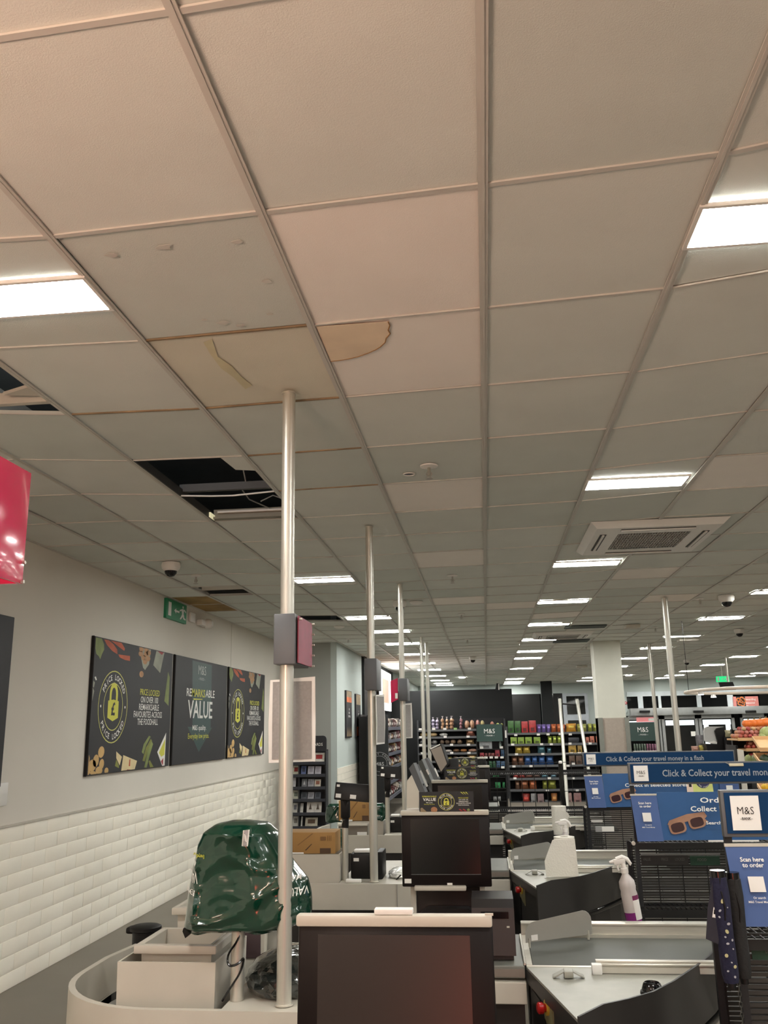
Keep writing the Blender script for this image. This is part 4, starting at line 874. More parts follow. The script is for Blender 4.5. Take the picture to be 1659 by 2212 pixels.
# ---- card printers on the benches
def bench_printer(x0, x1, y0, y1, z0, z1, label):
    t = thing('receipt_printer', label, 'printer', ((x0 + x1) / 2, y0, z0), 'black printers on the benches')
    mb = MB().use(M['black']); mb.box(x0, x1, y0, y1, z0, z1 - .02, .012)
    mb.build('body', t)
    mb = MB().use(M['white']); mb.box(x0 + .02, x1 - .03, y0 + .01, y0 + .08, z1 - .02, z1, .006); mb.build('lid', t)
    mb = MB().use(M['paper']); mb.box(x0 + .02, x0 + .055, y0 - .002, y0, z1 - .07, z1 - .05); mb.build('sticker', t, smooth=False)
    mb = MB().use(M['black']); mb.box(x1 + .005, x1 + .05, y0 - .02, y1, z0, z1 - .01, .008); mb.build('side_unit', t)
a, b = P(757, 1836, 6.02), P(805, 1905, 6.02); bench_printer(a.x, b.x + .02, 6.02, 6.2, .701, a.z, 'black printer behind the second pole on the second bench')
a, b = P(839, 1760, 8.6), P(866, 1800, 8.6); bench_printer(a.x, b.x + .02, 8.6, 8.78, .701, a.z, 'black printer left of the middle monitor on the third bench')
mb = MB().use(M['white']); mb.box(-.93, -.83, 5.86, 5.90, .701, .722, .006); solo(mb, 'white_tray', 'small white plastic tray between the stalk and the second pole', 'tray')
clear = mat('clear_film', rgb(232, 232, 226), .12, var=.1, bump=.6, bscale=16, coat=.6)
solo(crumple(-.60, 6.14, .70, .09, .13, .05, clear, 8), 'clear_wrap', 'crumpled clear plastic wrap right of the second pole', 'bag', angle=20)
mb = MB().use(M['black']); mb.tube([tuple(P(u, v, 6.0)) for u, v in ((850, 1910), (858, 1898), (866, 1890))], .005, 6); solo(mb, 'pen', 'thin dark pen lying on the second bench beside the middle monitor', 'pen')

# ---- monitors
def monitor(k, label):
    dy = PITCH_Y * (k + 1); Y = 2.08 + dy - .06 * (k >= 0); t = thing('till_monitor', label, 'monitor', (-.225, Y + .1, .66), 'till monitors')
    lo = M['blackgloss']; x0, x1, zt, zb = -.44, -.006, 1.232, .898
    if k == 2: x0, x1 = -.405, .017
    if k == 3: x0, x1 = -.44, -.022
    if k == -1: x0, x1 = -.437, -.006
    til = Matrix.Translation((0, Y, zt)) @ Matrix.Rotation(math.radians(-4), 4, 'X') @ Matrix.Translation((0, -Y, -zt))
    mb = MB().use(mat('monitor_bezel', rgb(20, 13, 12), .4, var=.05, spec=.2)); mb.box(x0, x1, Y, Y + .045, zb, zt, .006); mb.xf(til); b_ = mb.build('bezel', t)
    mb = MB().use((mat('grey_brown_screen', rgb(34, 28, 25), .3, var=.04, spec=.55) if k < 0 else mat('dark_screen', rgb(18, 19, 19), .2, var=.05, spec=.25))); mb.box(x0 + .045, x1 - .05, Y - .0015, Y + .01, zb + .055, zt - .025); mb.xf(til); mb.build('screen', t, smooth=False)
    mb = MB().use(mat('screen_line', rgb(96, 100, 100), .4)); mb.box(x0 + .045, x1 - .05, Y - .003, Y, zb + .0545, zb + .0565); mb.xf(til); mb.build('screen_edge', t, smooth=False)
    mb = MB().use(M['lgrey']); mb.box(x0 - .002, x1 + .0, Y - .02, Y + .012, zt - .006, zt + .018, .005); mb.build('top_bar', t)
    mb = MB().use(M['paper']); mb.box(x0 + .012, x0 + .045, Y - .004, Y, zb + .016, zb + .036); mb.box(x1 - .215, x1 - .19, Y - .004, Y, zb + .008, zb + .018); mb.xf(til); mb.build('sticker', b_, smooth=False)
    mb = MB().use(M['lgrey']); mb.box(x0 + .06, x0 + .31, Y - .05, Y + .04, zb - .014, zb + .008, .005); mb.build('card_tray', t)
    mb = MB().use(M['lgrey'])
    mb.box(x0 + .035, x0 + .062, Y + .03, Y + .08, .665, zb + .02, .003); mb.build('stand_post', t)
    mb = MB().use(M['lgrey']); mb.box(x1 - .06, x1 - .033, Y + .03, Y + .08, .665, zb + .02, .003); mb.build('stand_post', t)
    mb = MB().use(mat('smoked_panel', rgb(48, 40, 38), .2, var=.1)); mb.box(x0 + .062, x1 - .06, Y + .06, Y + .07, .67, zb + .02); mb.build('smoked_panel', t, smooth=False)
    mb = MB().use(M['black']); xm = (x0 + x1) / 2
    mb.prism([(xm - .15, Y + .05, .672), (xm + .14, Y + .05, .672), (xm + .14, Y + .05, .77), (xm + .10, Y + .05, .80), (xm - .10, Y + .05, .80), (xm - .15, Y + .05, .77)], (0, -.07, 0)); s_ = mb.build('scanner', t)
    mb = MB().use(M['glass']); mb.box(xm - .11, xm + .10, Y - .023, Y - .02, .69, .755); mb.build('scanner_window', s_, smooth=False)
    mb = MB().use(mat('led_yellow', rgb(150, 150, 60), .5)); mb.box(xm - .10, xm - .075, Y - .025, Y - .023, .715, .74); mb.use(M['grey']); mb.box(xm + .05, xm + .07, Y - .025, Y - .023, .715, .74); mb.build('lamps', s_, smooth=False)
    return t
monitor(-1, 'huge dark monitor cut by the bottom edge of the photo, with a reddish screen')
monitor(0, 'black monitor with silver top bar right below the nearest value sign')
monitor(1, 'third dark monitor, partly hidden by the first value sign')
monitor(2, 'fourth dark monitor, behind the second value sign')
monitor(3, 'fifth, farthest monitor behind the third value sign')
a, b = P(810, 1970, 2.08), P(893, 1986, 2.08); mb = MB().use(M['white']); mb.box(a.x, b.x, 2.064, 2.09, 1.2505, 1.262, .002); solo(mb, 'webcam_block', 'pale rectangular block on top of the huge near monitor', 'block')
mb = MB().use(M['lgrey']); a = P(1048, 1983, 2.08); mb.box(a.x, a.x + .018, 2.055, 2.06, 1.2515, 1.256); solo(mb, 'asset_label', 'tiny printed label at the right end of the near monitor top', 'label')

# value signs on the monitors
def value_sign(x0, x1, Y, z0, z1, label):
    t = thing('value_sign', label, 'sign', ((x0 + x1) / 2, Y, z0), 'small dark value signs on the monitors')
    mb = MB().use(M['poster']); mb.box(x0, x1, Y, Y + .004, z0, z1); mb.build('board', t, smooth=False)
    mb = MB(); w, h = x1 - x0, z1 - z0; O = Vector((x0, Y - .0005, z0)); p = lambda a, b: O + Vector((a * w, 0, b * h))
    text(mb, 'REMARKSABLE', p(.19, .74), UX, UZ, h * .07, M['yellow'], .015, w=w * .26); text(mb, 'VALUE', p(.19, .55), UX, UZ, h * .15, M['ptext'], .02, w=w * .24)
    text(mb, 'M&S quality.', p(.19, .44), UX, UZ, h * .05, M['ptext'], .01); text(mb, 'Everyday low price.', p(.19, .36), UX, UZ, h * .05, M['yellow'], .01)
    ry = mat('print_ring', rgb(206, 204, 110), .6); cx, cz, R = w * .50, h * .5, h * .43
    ringflat(mb, ry, O, UX, UZ, cx, cz, R, .002); ringflat(mb, ry, O, UX, UZ, cx, cz, R * .66, .0016)
    C = O + Vector((cx, 0, cz)); ring_text(mb, 'PRICE LOCKED', C, UX, UZ, R * .74, R * .16, M['ptext'], math.pi / 2, 2.2, True, .02); ring_text(mb, 'PRICE LOCKED', C, UX, UZ, R * .74, R * .16, M['ptext'], -math.pi / 2, 2.2, False, .02)
    flat(mb, M['yellow'], O, UX, UZ, [(cx - R * .34, cz - R * .42), (cx + R * .34, cz - R * .42), (cx + R * .34, cz + R * .08), (cx - R * .34, cz + R * .08)], .0012)
    ringflat(mb, M['yellow'], O, UX, UZ, cx, cz + R * .16, R * .28, R * .11, 16, .0014); text(mb, '\u00a3', C + Vector((0, 0, -R * .35)), UX, UZ, R * .32, M['poster'], .03, lift=.002)
    for q, (s_, m_) in enumerate((('PRICE LOCKED', M['yellow']), ('ON OVER 100', M['ptext']), ('REMARKSABLE', M['ptext']), ('FAVOURITES ACROSS', M['ptext']), ('THE FOODHALL', M['ptext']))): text(mb, s_, p(.815, .66 - q * .09), UX, UZ, h * .055, m_, .012)
    tan = mat('print_tan', rgb(150, 130, 100), .6); org = mat('print_cookie', rgb(170, 120, 84), .6, var=.3, scale=60)
    flat(mb, tan, O, UX, UZ, [(.02 * w, 0), (.14 * w, 0), (.05 * w, .22 * h), (.02 * w, .18 * h)]); flat(mb, org, O, UX, UZ, [(a, max(0, b)) for a, b in disc(.27 * w, .11 * h, .06 * w, .14 * h)])
    for q in range(3): flat(mb, M['yellow'], O, UX, UZ, [((.76 + .045 * q) * w, .98 * h), ((.785 + .045 * q) * w, .98 * h), ((.83 + .04 * q) * w, .84 * h)], .001)
    for q in range(2): flat(mb, mat('print_red', rgb(150, 40, 44), .6), O, UX, UZ, [((.72 + .07 * q) * w, .12 * h), ((.75 + .07 * q) * w, .14 * h), ((.80 + .07 * q) * w, .02 * h), ((.77 + .07 * q) * w, .01 * h)], .001)
    flat(mb, mat('print_leaf', rgb(120, 132, 72), .6), O, UX, UZ, disc(.90 * w, .08 * h, .025 * w, .07 * h), .001)
    mb.build('print', t, smooth=False)
for (Y, u0, u1, v0, v1, l) in ((4.54, 905, 1024, 1711, 1753, 'nearest dark value sign with yellow padlock on the middle monitor'), (7.06, 960, 1036, 1658, 1683, 'second value sign back, on the third monitor'), (9.6, 977, 1032, 1637, 1655.5, 'third, farthest value sign with tiny yellow padlock')):
    a, b = P(u0, v0, Y), P(u1, v1, Y); value_sign(a.x, b.x, Y, b.z, a.z, l)
# grey pointed board and the leaning dark slabs behind it
t = thing('grey_board', 'plain grey pointed board standing left of the nearest value sign', 'board', tuple(P(892, 1752, 4.66)))
mb = MB().use(M['lgrey']); mb.prism([tuple(P(u, v, 4.66)) for u, v in ((878.5, 1749), (904, 1749), (906, 1712), (889, 1674), (879, 1687))], (0, .006, 0)); mb.build('board', t, smooth=False)
mb = MB().use(M['white']); a, b = P(878.5, 1746, 4.65), P(905, 1751, 4.65); mb.box(a.x, b.x, 4.63, 4.66, b.z, a.z, .002); mb.build('holder_strip', t)
def slab(pts, Y, d, label, m, m2, bars):
    t = thing('tilted_display', label, 'display', tuple(P(pts[3][0], pts[3][1], Y)), 'dark screens leaning over the far tills')
    mb = MB().use(m); mb.prism([tuple(P(u, v, Y)) for u, v in pts], (d * .35, d, 0)); h = mb.build('case', t, smooth=False)
    if m2:
        mb = MB().use(m2); q = [Vector(P(u, v, Y)) for u, v in pts]; c = sum(q, Vector()) / 4; mb.prism([c + (p - c) * .86 + Vector((0, -.004, 0)) for p in q], (0, .003, 0)); mb.build('screen', t, smooth=False)
    mb = MB().use(M['white'])
    for b_ in bars: mb.prism([tuple(P(u, v, Y - .01)) for u, v in b_], (0, .004, 0))
    if bars: mb.build('edge_strip', t, smooth=False)
    q = sum((Vector(P(u, v, Y)) for u, v in pts[2:]), Vector()) / 2; lowz = min(P(u, v, Y).z for u, v in pts); mb = MB().use(M['black']); mb.box(q.x - .012, q.x + .012, Y + d * .4, Y + d * .4 + .02, .664, lowz + .06); mb.build('foot_post', t, smooth=False)
slab([(883, 1660), (893, 1648), (918, 1711), (907, 1712)], 6.6, .05, 'first dark tilted screen behind the pointed grey board', M['signgrey'], None, [])
slab([(892, 1655), (899, 1651), (929, 1711), (918, 1711)], 6.75, .04, 'second tilted black screen with a white edge strip', M['black'], None, [[(906, 1668), (909, 1663), (925, 1698), (921, 1700)]])
slab([(903, 1648), (911, 1640), (941, 1710), (930, 1711)], 7.4, .06, 'third tilted dark screen of the leaning row', mat('slab_green_grey', rgb(70, 76, 74), .4), None, [[(920, 1664), (923, 1661), (928, 1672), (925, 1674)]])
slab([(915, 1640), (922, 1637), (947, 1682), (940, 1700)], 9.15, .05, 'fourth tilted dark screen with a thin white edge', M['signgrey'], None, [[(938, 1661), (940, 1658), (948, 1676), (946, 1679)]])
slab([(927, 1617), (953, 1607), (968, 1652), (953, 1672)], 9.3, .06, 'tall taupe tilted screen at the top of the leaning row', M['black'], mat('taupe_screen', rgb(142, 130, 118), .5, var=.05), [[(928, 1617), (950, 1607), (951, 1609), (930, 1619)]])
mb = MB().use(M['black']); mb.box(-.42, -.30, 9.37, 9.43, .665, 1.33, .01); solo(mb, 'display_support', 'black upright support under the taupe tilted screen', 'support')

# ---- belt unit
PANEL = [(.265, 3.36), (.36, 3.44), (.46, 3.51), (.56, 3.60), (.66, 3.74), (.78, 3.94), (.88, 4.12), (.96, 4.29), (1.03, 4.47)]
def belt_unit(k, label):
    dy = PITCH_Y * k; t = thing('checkout_conveyor', label, 'checkout', (.65, 4.1 + dy, .02), 'checkout conveyors')
    def pt(a, b, z): return (a, b + dy, z)
    mb = MB().use(M['steel_deck']); poly = [(.125, 4.075)] + [(.275, 3.40)] + PANEL[1:-1] + [(1.02, 4.32), (1.02, 4.075)]
    poly = [(.125, 4.075), (.272, 3.385), (.36, 3.45), (.46, 3.52), (.56, 3.61), (.66, 3.75), (.78, 3.95), (.85, 4.075)]
    mb.prism([pt(a, b, .648) for a, b in poly], (0, 0, .012)); mb.build('metal_deck', t, smooth=False)
    mb = MB().use(M['steel']); mb.box(.125, 1.06, 4.075 + dy, 4.10 + dy, .645, .662); mb.box(.125, .15, 4.10 + dy, 4.70 + dy, .645, .664); mb.build('belt_frame', t, smooth=False)
    mb = MB().use(M['belt']); mb.box(.152, 1.24, 4.10 + dy, 4.635 + dy, .63, .656, .008); mb.build('belt', t)
    mb = MB().use(M['steel']); mb.box(.125, 1.25, 4.64 + dy, 4.70 + dy, .64, .668); mb.box(.125, 1.25, 4.655 + dy, 4.70 + dy, .668, .705); mb.box(.125, 1.25, 4.648 + dy, 4.71 + dy, .705, .716, .003); mb.build('back_rail', t)
    mb = MB().use(M['lgrey']); mb.box(.39, .96, 3.985 + dy, 4.01 + dy, .662, .690); mb.use(M['steel']); mb.box(.405, .98, 3.98 + dy, 4.03 + dy, .690, .697, .002); mb.box(.405, .98, 4.0 + dy, 4.03 + dy, .697, .705, .002); g = mb.build('guide_rail', t, angle=30)
    mb = MB().use(M['white']); mb.box(.385, .425, 3.965 + dy, 4.0 + dy, .660, .698, .003); mb.build('guide_end', g)
    # wing shield
    a, b = Vector((.136, 4.40 + dy, 0)), Vector((.455, 4.585 + dy, 0)); d = b - a; L = d.length; ux = d.normalized(); r = .05; H0, H1 = .086, .108
    prof = [(0, 0), (L, 0), (L, H1 - r)] + [(L - r + r * math.cos(q), H1 - r + r * math.sin(q)) for q in (.4, .8, 1.2, 1.57)] + [(r, H0)] + [(r - r * math.cos(q), H0 - r + r * math.sin(q)) for q in (1.2, .8, .4)] + [(0, H0 - r)]
    mb = MB().use(M['grey']); mb.prism([a + ux * p + Vector((0, 0, .682 + q)) for p, q in prof], (-ux.y * -.006, ux.x * .006, 0)); w = mb.build('wing_shield', t, angle=30)
    mb = MB().use(M['paper']); mb.prism([a + ux * p + Vector((.001, -.003, .682 + q)) for p, q in ((.03, .006), (.065, .006), (.065, .03), (.03, .03))], (0, .001, 0)); mb.build('sticker', w, smooth=False)
    mb = MB().use(M['steel']); mb.tube([a + ux * .02 + Vector((0, 0, .66)), a + ux * .02 + Vector((0, 0, .70))], .006, 6); mb.tube([a + ux * (L - .02) + Vector((0, .004, .66)), a + ux * (L - .02) + Vector((0, .004, .70))], .006, 6); mb.build('shield_bracket', w)
    # curved front panel
    mb = MB().use(M['darkgrey']); vs = []; n = len(PANEL); th = .008
    for i, (x, y) in enumerate(PANEL):
        j0, j1 = PANEL[max(0, i - 1)], PANEL[min(n - 1, i + 1)]; nx, ny = (j1[1] - j0[1]), -(j1[0] - j0[0]); l = math.hypot(nx, ny); nx, ny = nx / l * th, ny / l * th
        zt = .700 - (.018 if i == 0 else 0); zb = .475 + .012 * i / n
        vs += [pt(x, y, zb), pt(x, y, zt), pt(x + nx, y + ny, zb), pt(x + nx, y + ny, zt)]
    fs = []
    for i in range(n - 1):
        p, q = i * 4, i * 4 + 4; fs += [(p, q, q + 1, p + 1), (p + 2, p + 3, q + 3, q + 2), (p + 1, q + 1, q + 3, p + 3), (p, p + 2, q + 2, q)]
    fs += [(0, 1, 3, 2), (n * 4 - 4, n * 4 - 2, n * 4 - 1, n * 4 - 3)]; mb.add(vs, fs); mb.build('curved_front_panel', t, angle=50)
    mb = MB().use(M['blackgloss']); mb.tube([pt(x + .0, y - .0, .462) for x, y in PANEL], .018, 10); mb.build('bumper', t)
    # body
    mb = MB().use(M['darkgrey'])
    body = [(.135, 4.06), (.285, 3.42), (.36, 3.49), (.46, 3.56), (.56, 3.66), (.66, 3.8), (.78, 4.0), (.88, 4.2), (.98, 4.6), (.98, 4.68), (.14, 4.68)]
    mb.prism([pt(a, b, .03) for a, b in body], (0, 0, .60)); mb.build('cabinet', t, smooth=False)
    mb = MB().use(M['darkgrey']); mb.box(.14, 1.0, 4.715 + dy, 4.98 + dy, .60, .660); mb.box(.16, .98, 4.70 + dy, 4.72 + dy, .03, .60); mb.build('back_ledge', t, smooth=False)
    mb = MB().use(M['darkgrey']); mb.prism([pt(.122, 4.075, .60), pt(.270, 3.39, .60), pt(.285, 3.40, .60), pt(.14, 4.075, .60)], (0, 0, .05)); mb.build('edge_trim', t, smooth=False)
    ax = Vector((-.645, -.152, 0)).normalized(); fx = Vector((.285 - .135, 3.42 - 4.06, 0)).normalized()
    c = Vector((.135, 4.06 + dy, .582)) + fx * .26
    nrm = Vector((fx.y, -fx.x, 0)); nrm = nrm if nrm.x < 0 else -nrm
    mb = MB().use(M['black']); q0 = Vector((.135, 4.06 + dy, 0)) + fx * .04
    mb.prism([q0 + nrm * .002 + Vector((0, 0, .34)), q0 + fx * .17 + nrm * .002 + Vector((0, 0, .34)), q0 + fx * .17 + nrm * .002 + Vector((0, 0, .57)), q0 + nrm * .002 + Vector((0, 0, .59))], nrm * .002); mb.build('side_opening', t, smooth=False)
    mb = MB().use(mat('switch_plate', rgb(120, 116, 84), .5)); mb.prism([c + fx * p + Vector((0, 0, q)) for p, q in ((-.05, -.05), (.06, -.09), (.06, .05), (-.05, .06))], nrm * .006); e = mb.build('emergency_stop', t, smooth=False); e['label'] = 'red emergency stop button on its yellowish plate'
    mb = MB().use(mat('switch_yellow', rgb(196, 160, 60), .4)); mb.lathe([(.028, .004), (.028, .014)], c, 18, axis=nrm); mb.build('yellow_collar', e)
    mb = MB().use(mat('switch_red', rgb(160, 18, 20), .3)); mb.lathe([(.014, .012), (.015, .02), (.021, .026), (.021, .042), (.015, .047)], c, 18, axis=nrm); mb.build('red_button', e)
    mb = MB().use(M['steel_deck']); b0 = (.252, 3.905)
    for s_ in (-1, 1): mb.prism([pt(.285 + s_ * .018, 3.90, .683), pt(.285 + s_ * .018, 3.945, .683), pt(.285 + s_ * .062, 3.945, .662), pt(.285 + s_ * .062, 3.90, .662)], (0, 0, .004))
    mb.box(.267, .303, 3.895 + dy, 3.95 + dy, .664, .688, .003); mb.build('deck_clip', t, angle=30)
    return t
for k in range(3): belt_unit(k, ['nearest checkout with metal deck, grey belt and curved dark panel at the bottom right', 'second checkout conveyor, with the kitchen roll and spray bottle', 'third, farthest checkout conveyor below the black wire rack'][k])
# till counters with drawers, under the monitors
for k in range(-1, 4):
    dy = PITCH_Y * k; t = thing('till_counter', ['grey till counter with two drawer fronts left of the %s conveyor' % ORD[k % 3], 'hidden till counter under the huge near monitor', 'till counter under the farthest monitor'][0 if 0 <= k < 3 else 1 if k < 0 else 2], 'counter', (-.2, 4.3 + dy, .02), 'till counters')
    mb = MB().use(M['darkgrey']); mb.box(-.488, -.122, 4.02 + dy, 5.02 + dy, .60, .664); mb.box(-.47, -.13, 4.12 + dy, 4.98 + dy, .02, .60); mb.build('desk', t, smooth=False)
    mb = MB().use(mat('drawer_top_grey', rgb(112, 113, 106), .45)); mb.box(-.12, .117, 4.075 + dy, 4.66 + dy, .615, .664, .004); mb.use(mat('drawer_front', rgb(122, 112, 102), .5)); mb.box(-.118, .115, 4.07 + dy, 4.076 + dy, .622, .652); mb.build('top_drawer', t, smooth=False)
    mb = MB().use(M['lgrey']); mb.box(-.12, .12, 4.06 + dy, 4.6 + dy, .52, .605, .004); mb.build('lower_drawer', t, smooth=False)
    mb = MB().use(M['steel']); mb.tube([(.118, 4.08 + dy, .67), (.118, 4.6 + dy, .675)], .005, 8); mb.build('side_rail', t)
    mb = MB().use(M['darkgrey']); mb.box(-.12, .11, 4.12 + dy, 4.55 + dy, .03, .52); mb.build('pedestal', t, smooth=False)
for k in range(1):
    t = thing('till_printer', 'black receipt printer on the nearest grey till drawer, right of the middle monitor', 'printer', (.01, 4.2, .667))
    mb = MB().use(mat('printer_black', rgb(36, 32, 31), .35)); a = P(1040, 1952, 4.16); mb.prism([(-.10, 4.13, .69), (-.10, 4.16, .875), (-.10, 4.20, .905), (-.10, 4.40, .905), (-.10, 4.40, .69)], (.185, 0, 0)); mb.box(-.09, .075, 4.16, 4.38, .667, .69); mb.build('body', t, angle=25)
    mb = MB().use(M['blackgloss']); mb.box(-.06, .06, 4.142, 4.152, .835, .862); mb.build('paper_slot', t, smooth=False)
    mb = MB().use(M['lgrey']); mb.box(.05, .062, 4.135, 4.140, .80, .806); mb.build('logo_plate', t, smooth=False)
# deck objects
t = thing('bottle_cap_puck', 'glossy black rounded holder on the nearest metal deck at the bottom edge', 'holder', (.50, 3.72, .66))
mb = MB().use(M['blackgloss']); c = (.578, 3.712, .661); mb.lathe([(.040, 0), (.039, .018), (.032, .036), (.027, .04), (.025, .034)], c, 24); mb.build('cup', t)
mb = MB().use(M['black']); mb.lathe([(.046, 0), (.044, .010), (.040, .012)], c, 24); mb.build('rim', t)
def roll(x, y, z0, h, r, label, tail):
    t = thing('paper_towel_roll', label, 'paper towel', (x, y, z0), 'white kitchen rolls'); m = mat('towel_paper', rgb(226, 222, 210), .9, var=.02, bump=.25, bscale=90)
    mb = MB().use(m); n = 28; vs = []
    for rr, z in ((r, 0), (r, h), (r * .42, h), (r * .42, h - .05)):
        vs += [(x + rr * math.cos(2 * math.pi * k / n), y + rr * math.sin(2 * math.pi * k / n), z0 + z) for k in range(n)]
    fs = [(i * n + k, i * n + (k + 1) % n, (i + 1) * n + (k + 1) % n, (i + 1) * n + k) for i in range(3) for k in range(n)] + [tuple(range(n - 1, -1, -1)), tuple(range(3 * n, 4 * n))]
    mb.add(vs, fs); mb.build('roll', t)
    mb = MB().use(mat('roll_core', rgb(120, 108, 88), .9)); mb.lathe([(r * .40, .002), (r * .40, h - .004)], (x, y, z0), 16); mb.build('core', t)
    mb = MB().use(m); mb.prism([(x + a, y - r - .003 - (.004 if a < -r else 0), z0 + b) for a, b in tail], (0, .002, 0)); mb.build('loose_sheet', t, smooth=False)
roll(.495, 6.42, .662, .245, .070, 'nearer white kitchen roll with a loose sheet, on the second conveyor', [(-.14, 0), (-.145, .10), (-.10, .20), (-.085, .232), (-.06, .240), (.065, .240), (.072, .10), (.075, 0)])
roll(.64, 8.72, .662, .25, .068, 'farther white kitchen roll on the third conveyor', [(.0, .01), (.075, .01), (.075, .14), (.09, .17), (.072, .20), (.0, .22)])
def spray(x, y, z0, tilt, s, label, full=True):
    t = thing('spray_bottle', label, 'spray bottle', (x, y, z0), 'white trigger spray bottles')
    Mx = Matrix.Translation((x, y, z0)) @ Matrix.Rotation(tilt, 4, 'Y') @ Matrix.Scale(s, 4)
    bm_ = mat('bottle_translucent', rgb(206, 200, 196), .3, var=.03, trans=.15); liq = mat('purple_liquid', rgb(128, 44, 118), .2, coat=.4)
    mb = MB().use(bm_); mb.lathe([(.037, .062), (.038, .14), (.035, .155), (.038, .17), (.036, .195), (.016, .225), (.014, .235)], (0, 0, 0), 22); mb.xf(Mx); mb.build('bottle', t)
    mb = MB().use(liq); mb.lathe([(.030, 0), (.037, .006), (.038, .062)], (0, 0, 0), 22); mb.xf(Mx); mb.build('liquid', t)
    mb = MB().use(M['white']); mb.lathe([(.017, .232), (.017, .252), (.012, .256), (.011, .275)], (0, 0, 0), 16); mb.box(-.045, .012, -.011, .011, .272, .298, .006); mb.xf(Mx); h = mb.build('collar', t)
    mb = MB().use(M['white']); mb.tube([(-.04, 0, .288), (-.062, 0, .286)], [.009, .006], 10); mb.tube([(-.03, 0, .296), (.0, 0, .302), (.022, 0, .29), (.034, 0, .268), (.03, 0, .262)], [.010, .011, .010, .007, .004], 8); mb.tube([(-.022, 0, .275), (-.03, 0, .262), (-.026, 0, .245)], [.006, .005, .004], 8); mb.xf(Mx); mb.build('trigger_head', t)
    mb = MB().use(M['paper'])
    for a0, a1, z_0, z_1, m in ((-80, 0, .03, .115, M['paper']), (-80, 0, .115, .135, mat('label_purple', rgb(110, 30, 80), .5))):
        mb.use(m); n = 8; vs = []
        for z in (z_0, z_1):
            for k in range(n + 1):
                a = math.radians(a0 + (a1 - a0) * k / n); vs.append((.0392 * math.cos(a), .0392 * math.sin(a), z))
        mb.add(vs, [(k, k + 1, n + 2 + k, n + 1 + k) for k in range(n)])
    mb.xf(Mx); mb.build('label_sheet', t)
spray(.70, 4.87, .662, -.12, 1.08, 'spray bottle with purple liquid standing beside the wire rack foot')
spray(.51, 6.60, .662, 0.04, 1.1, 'spray bottle head showing behind the nearer kitchen roll')

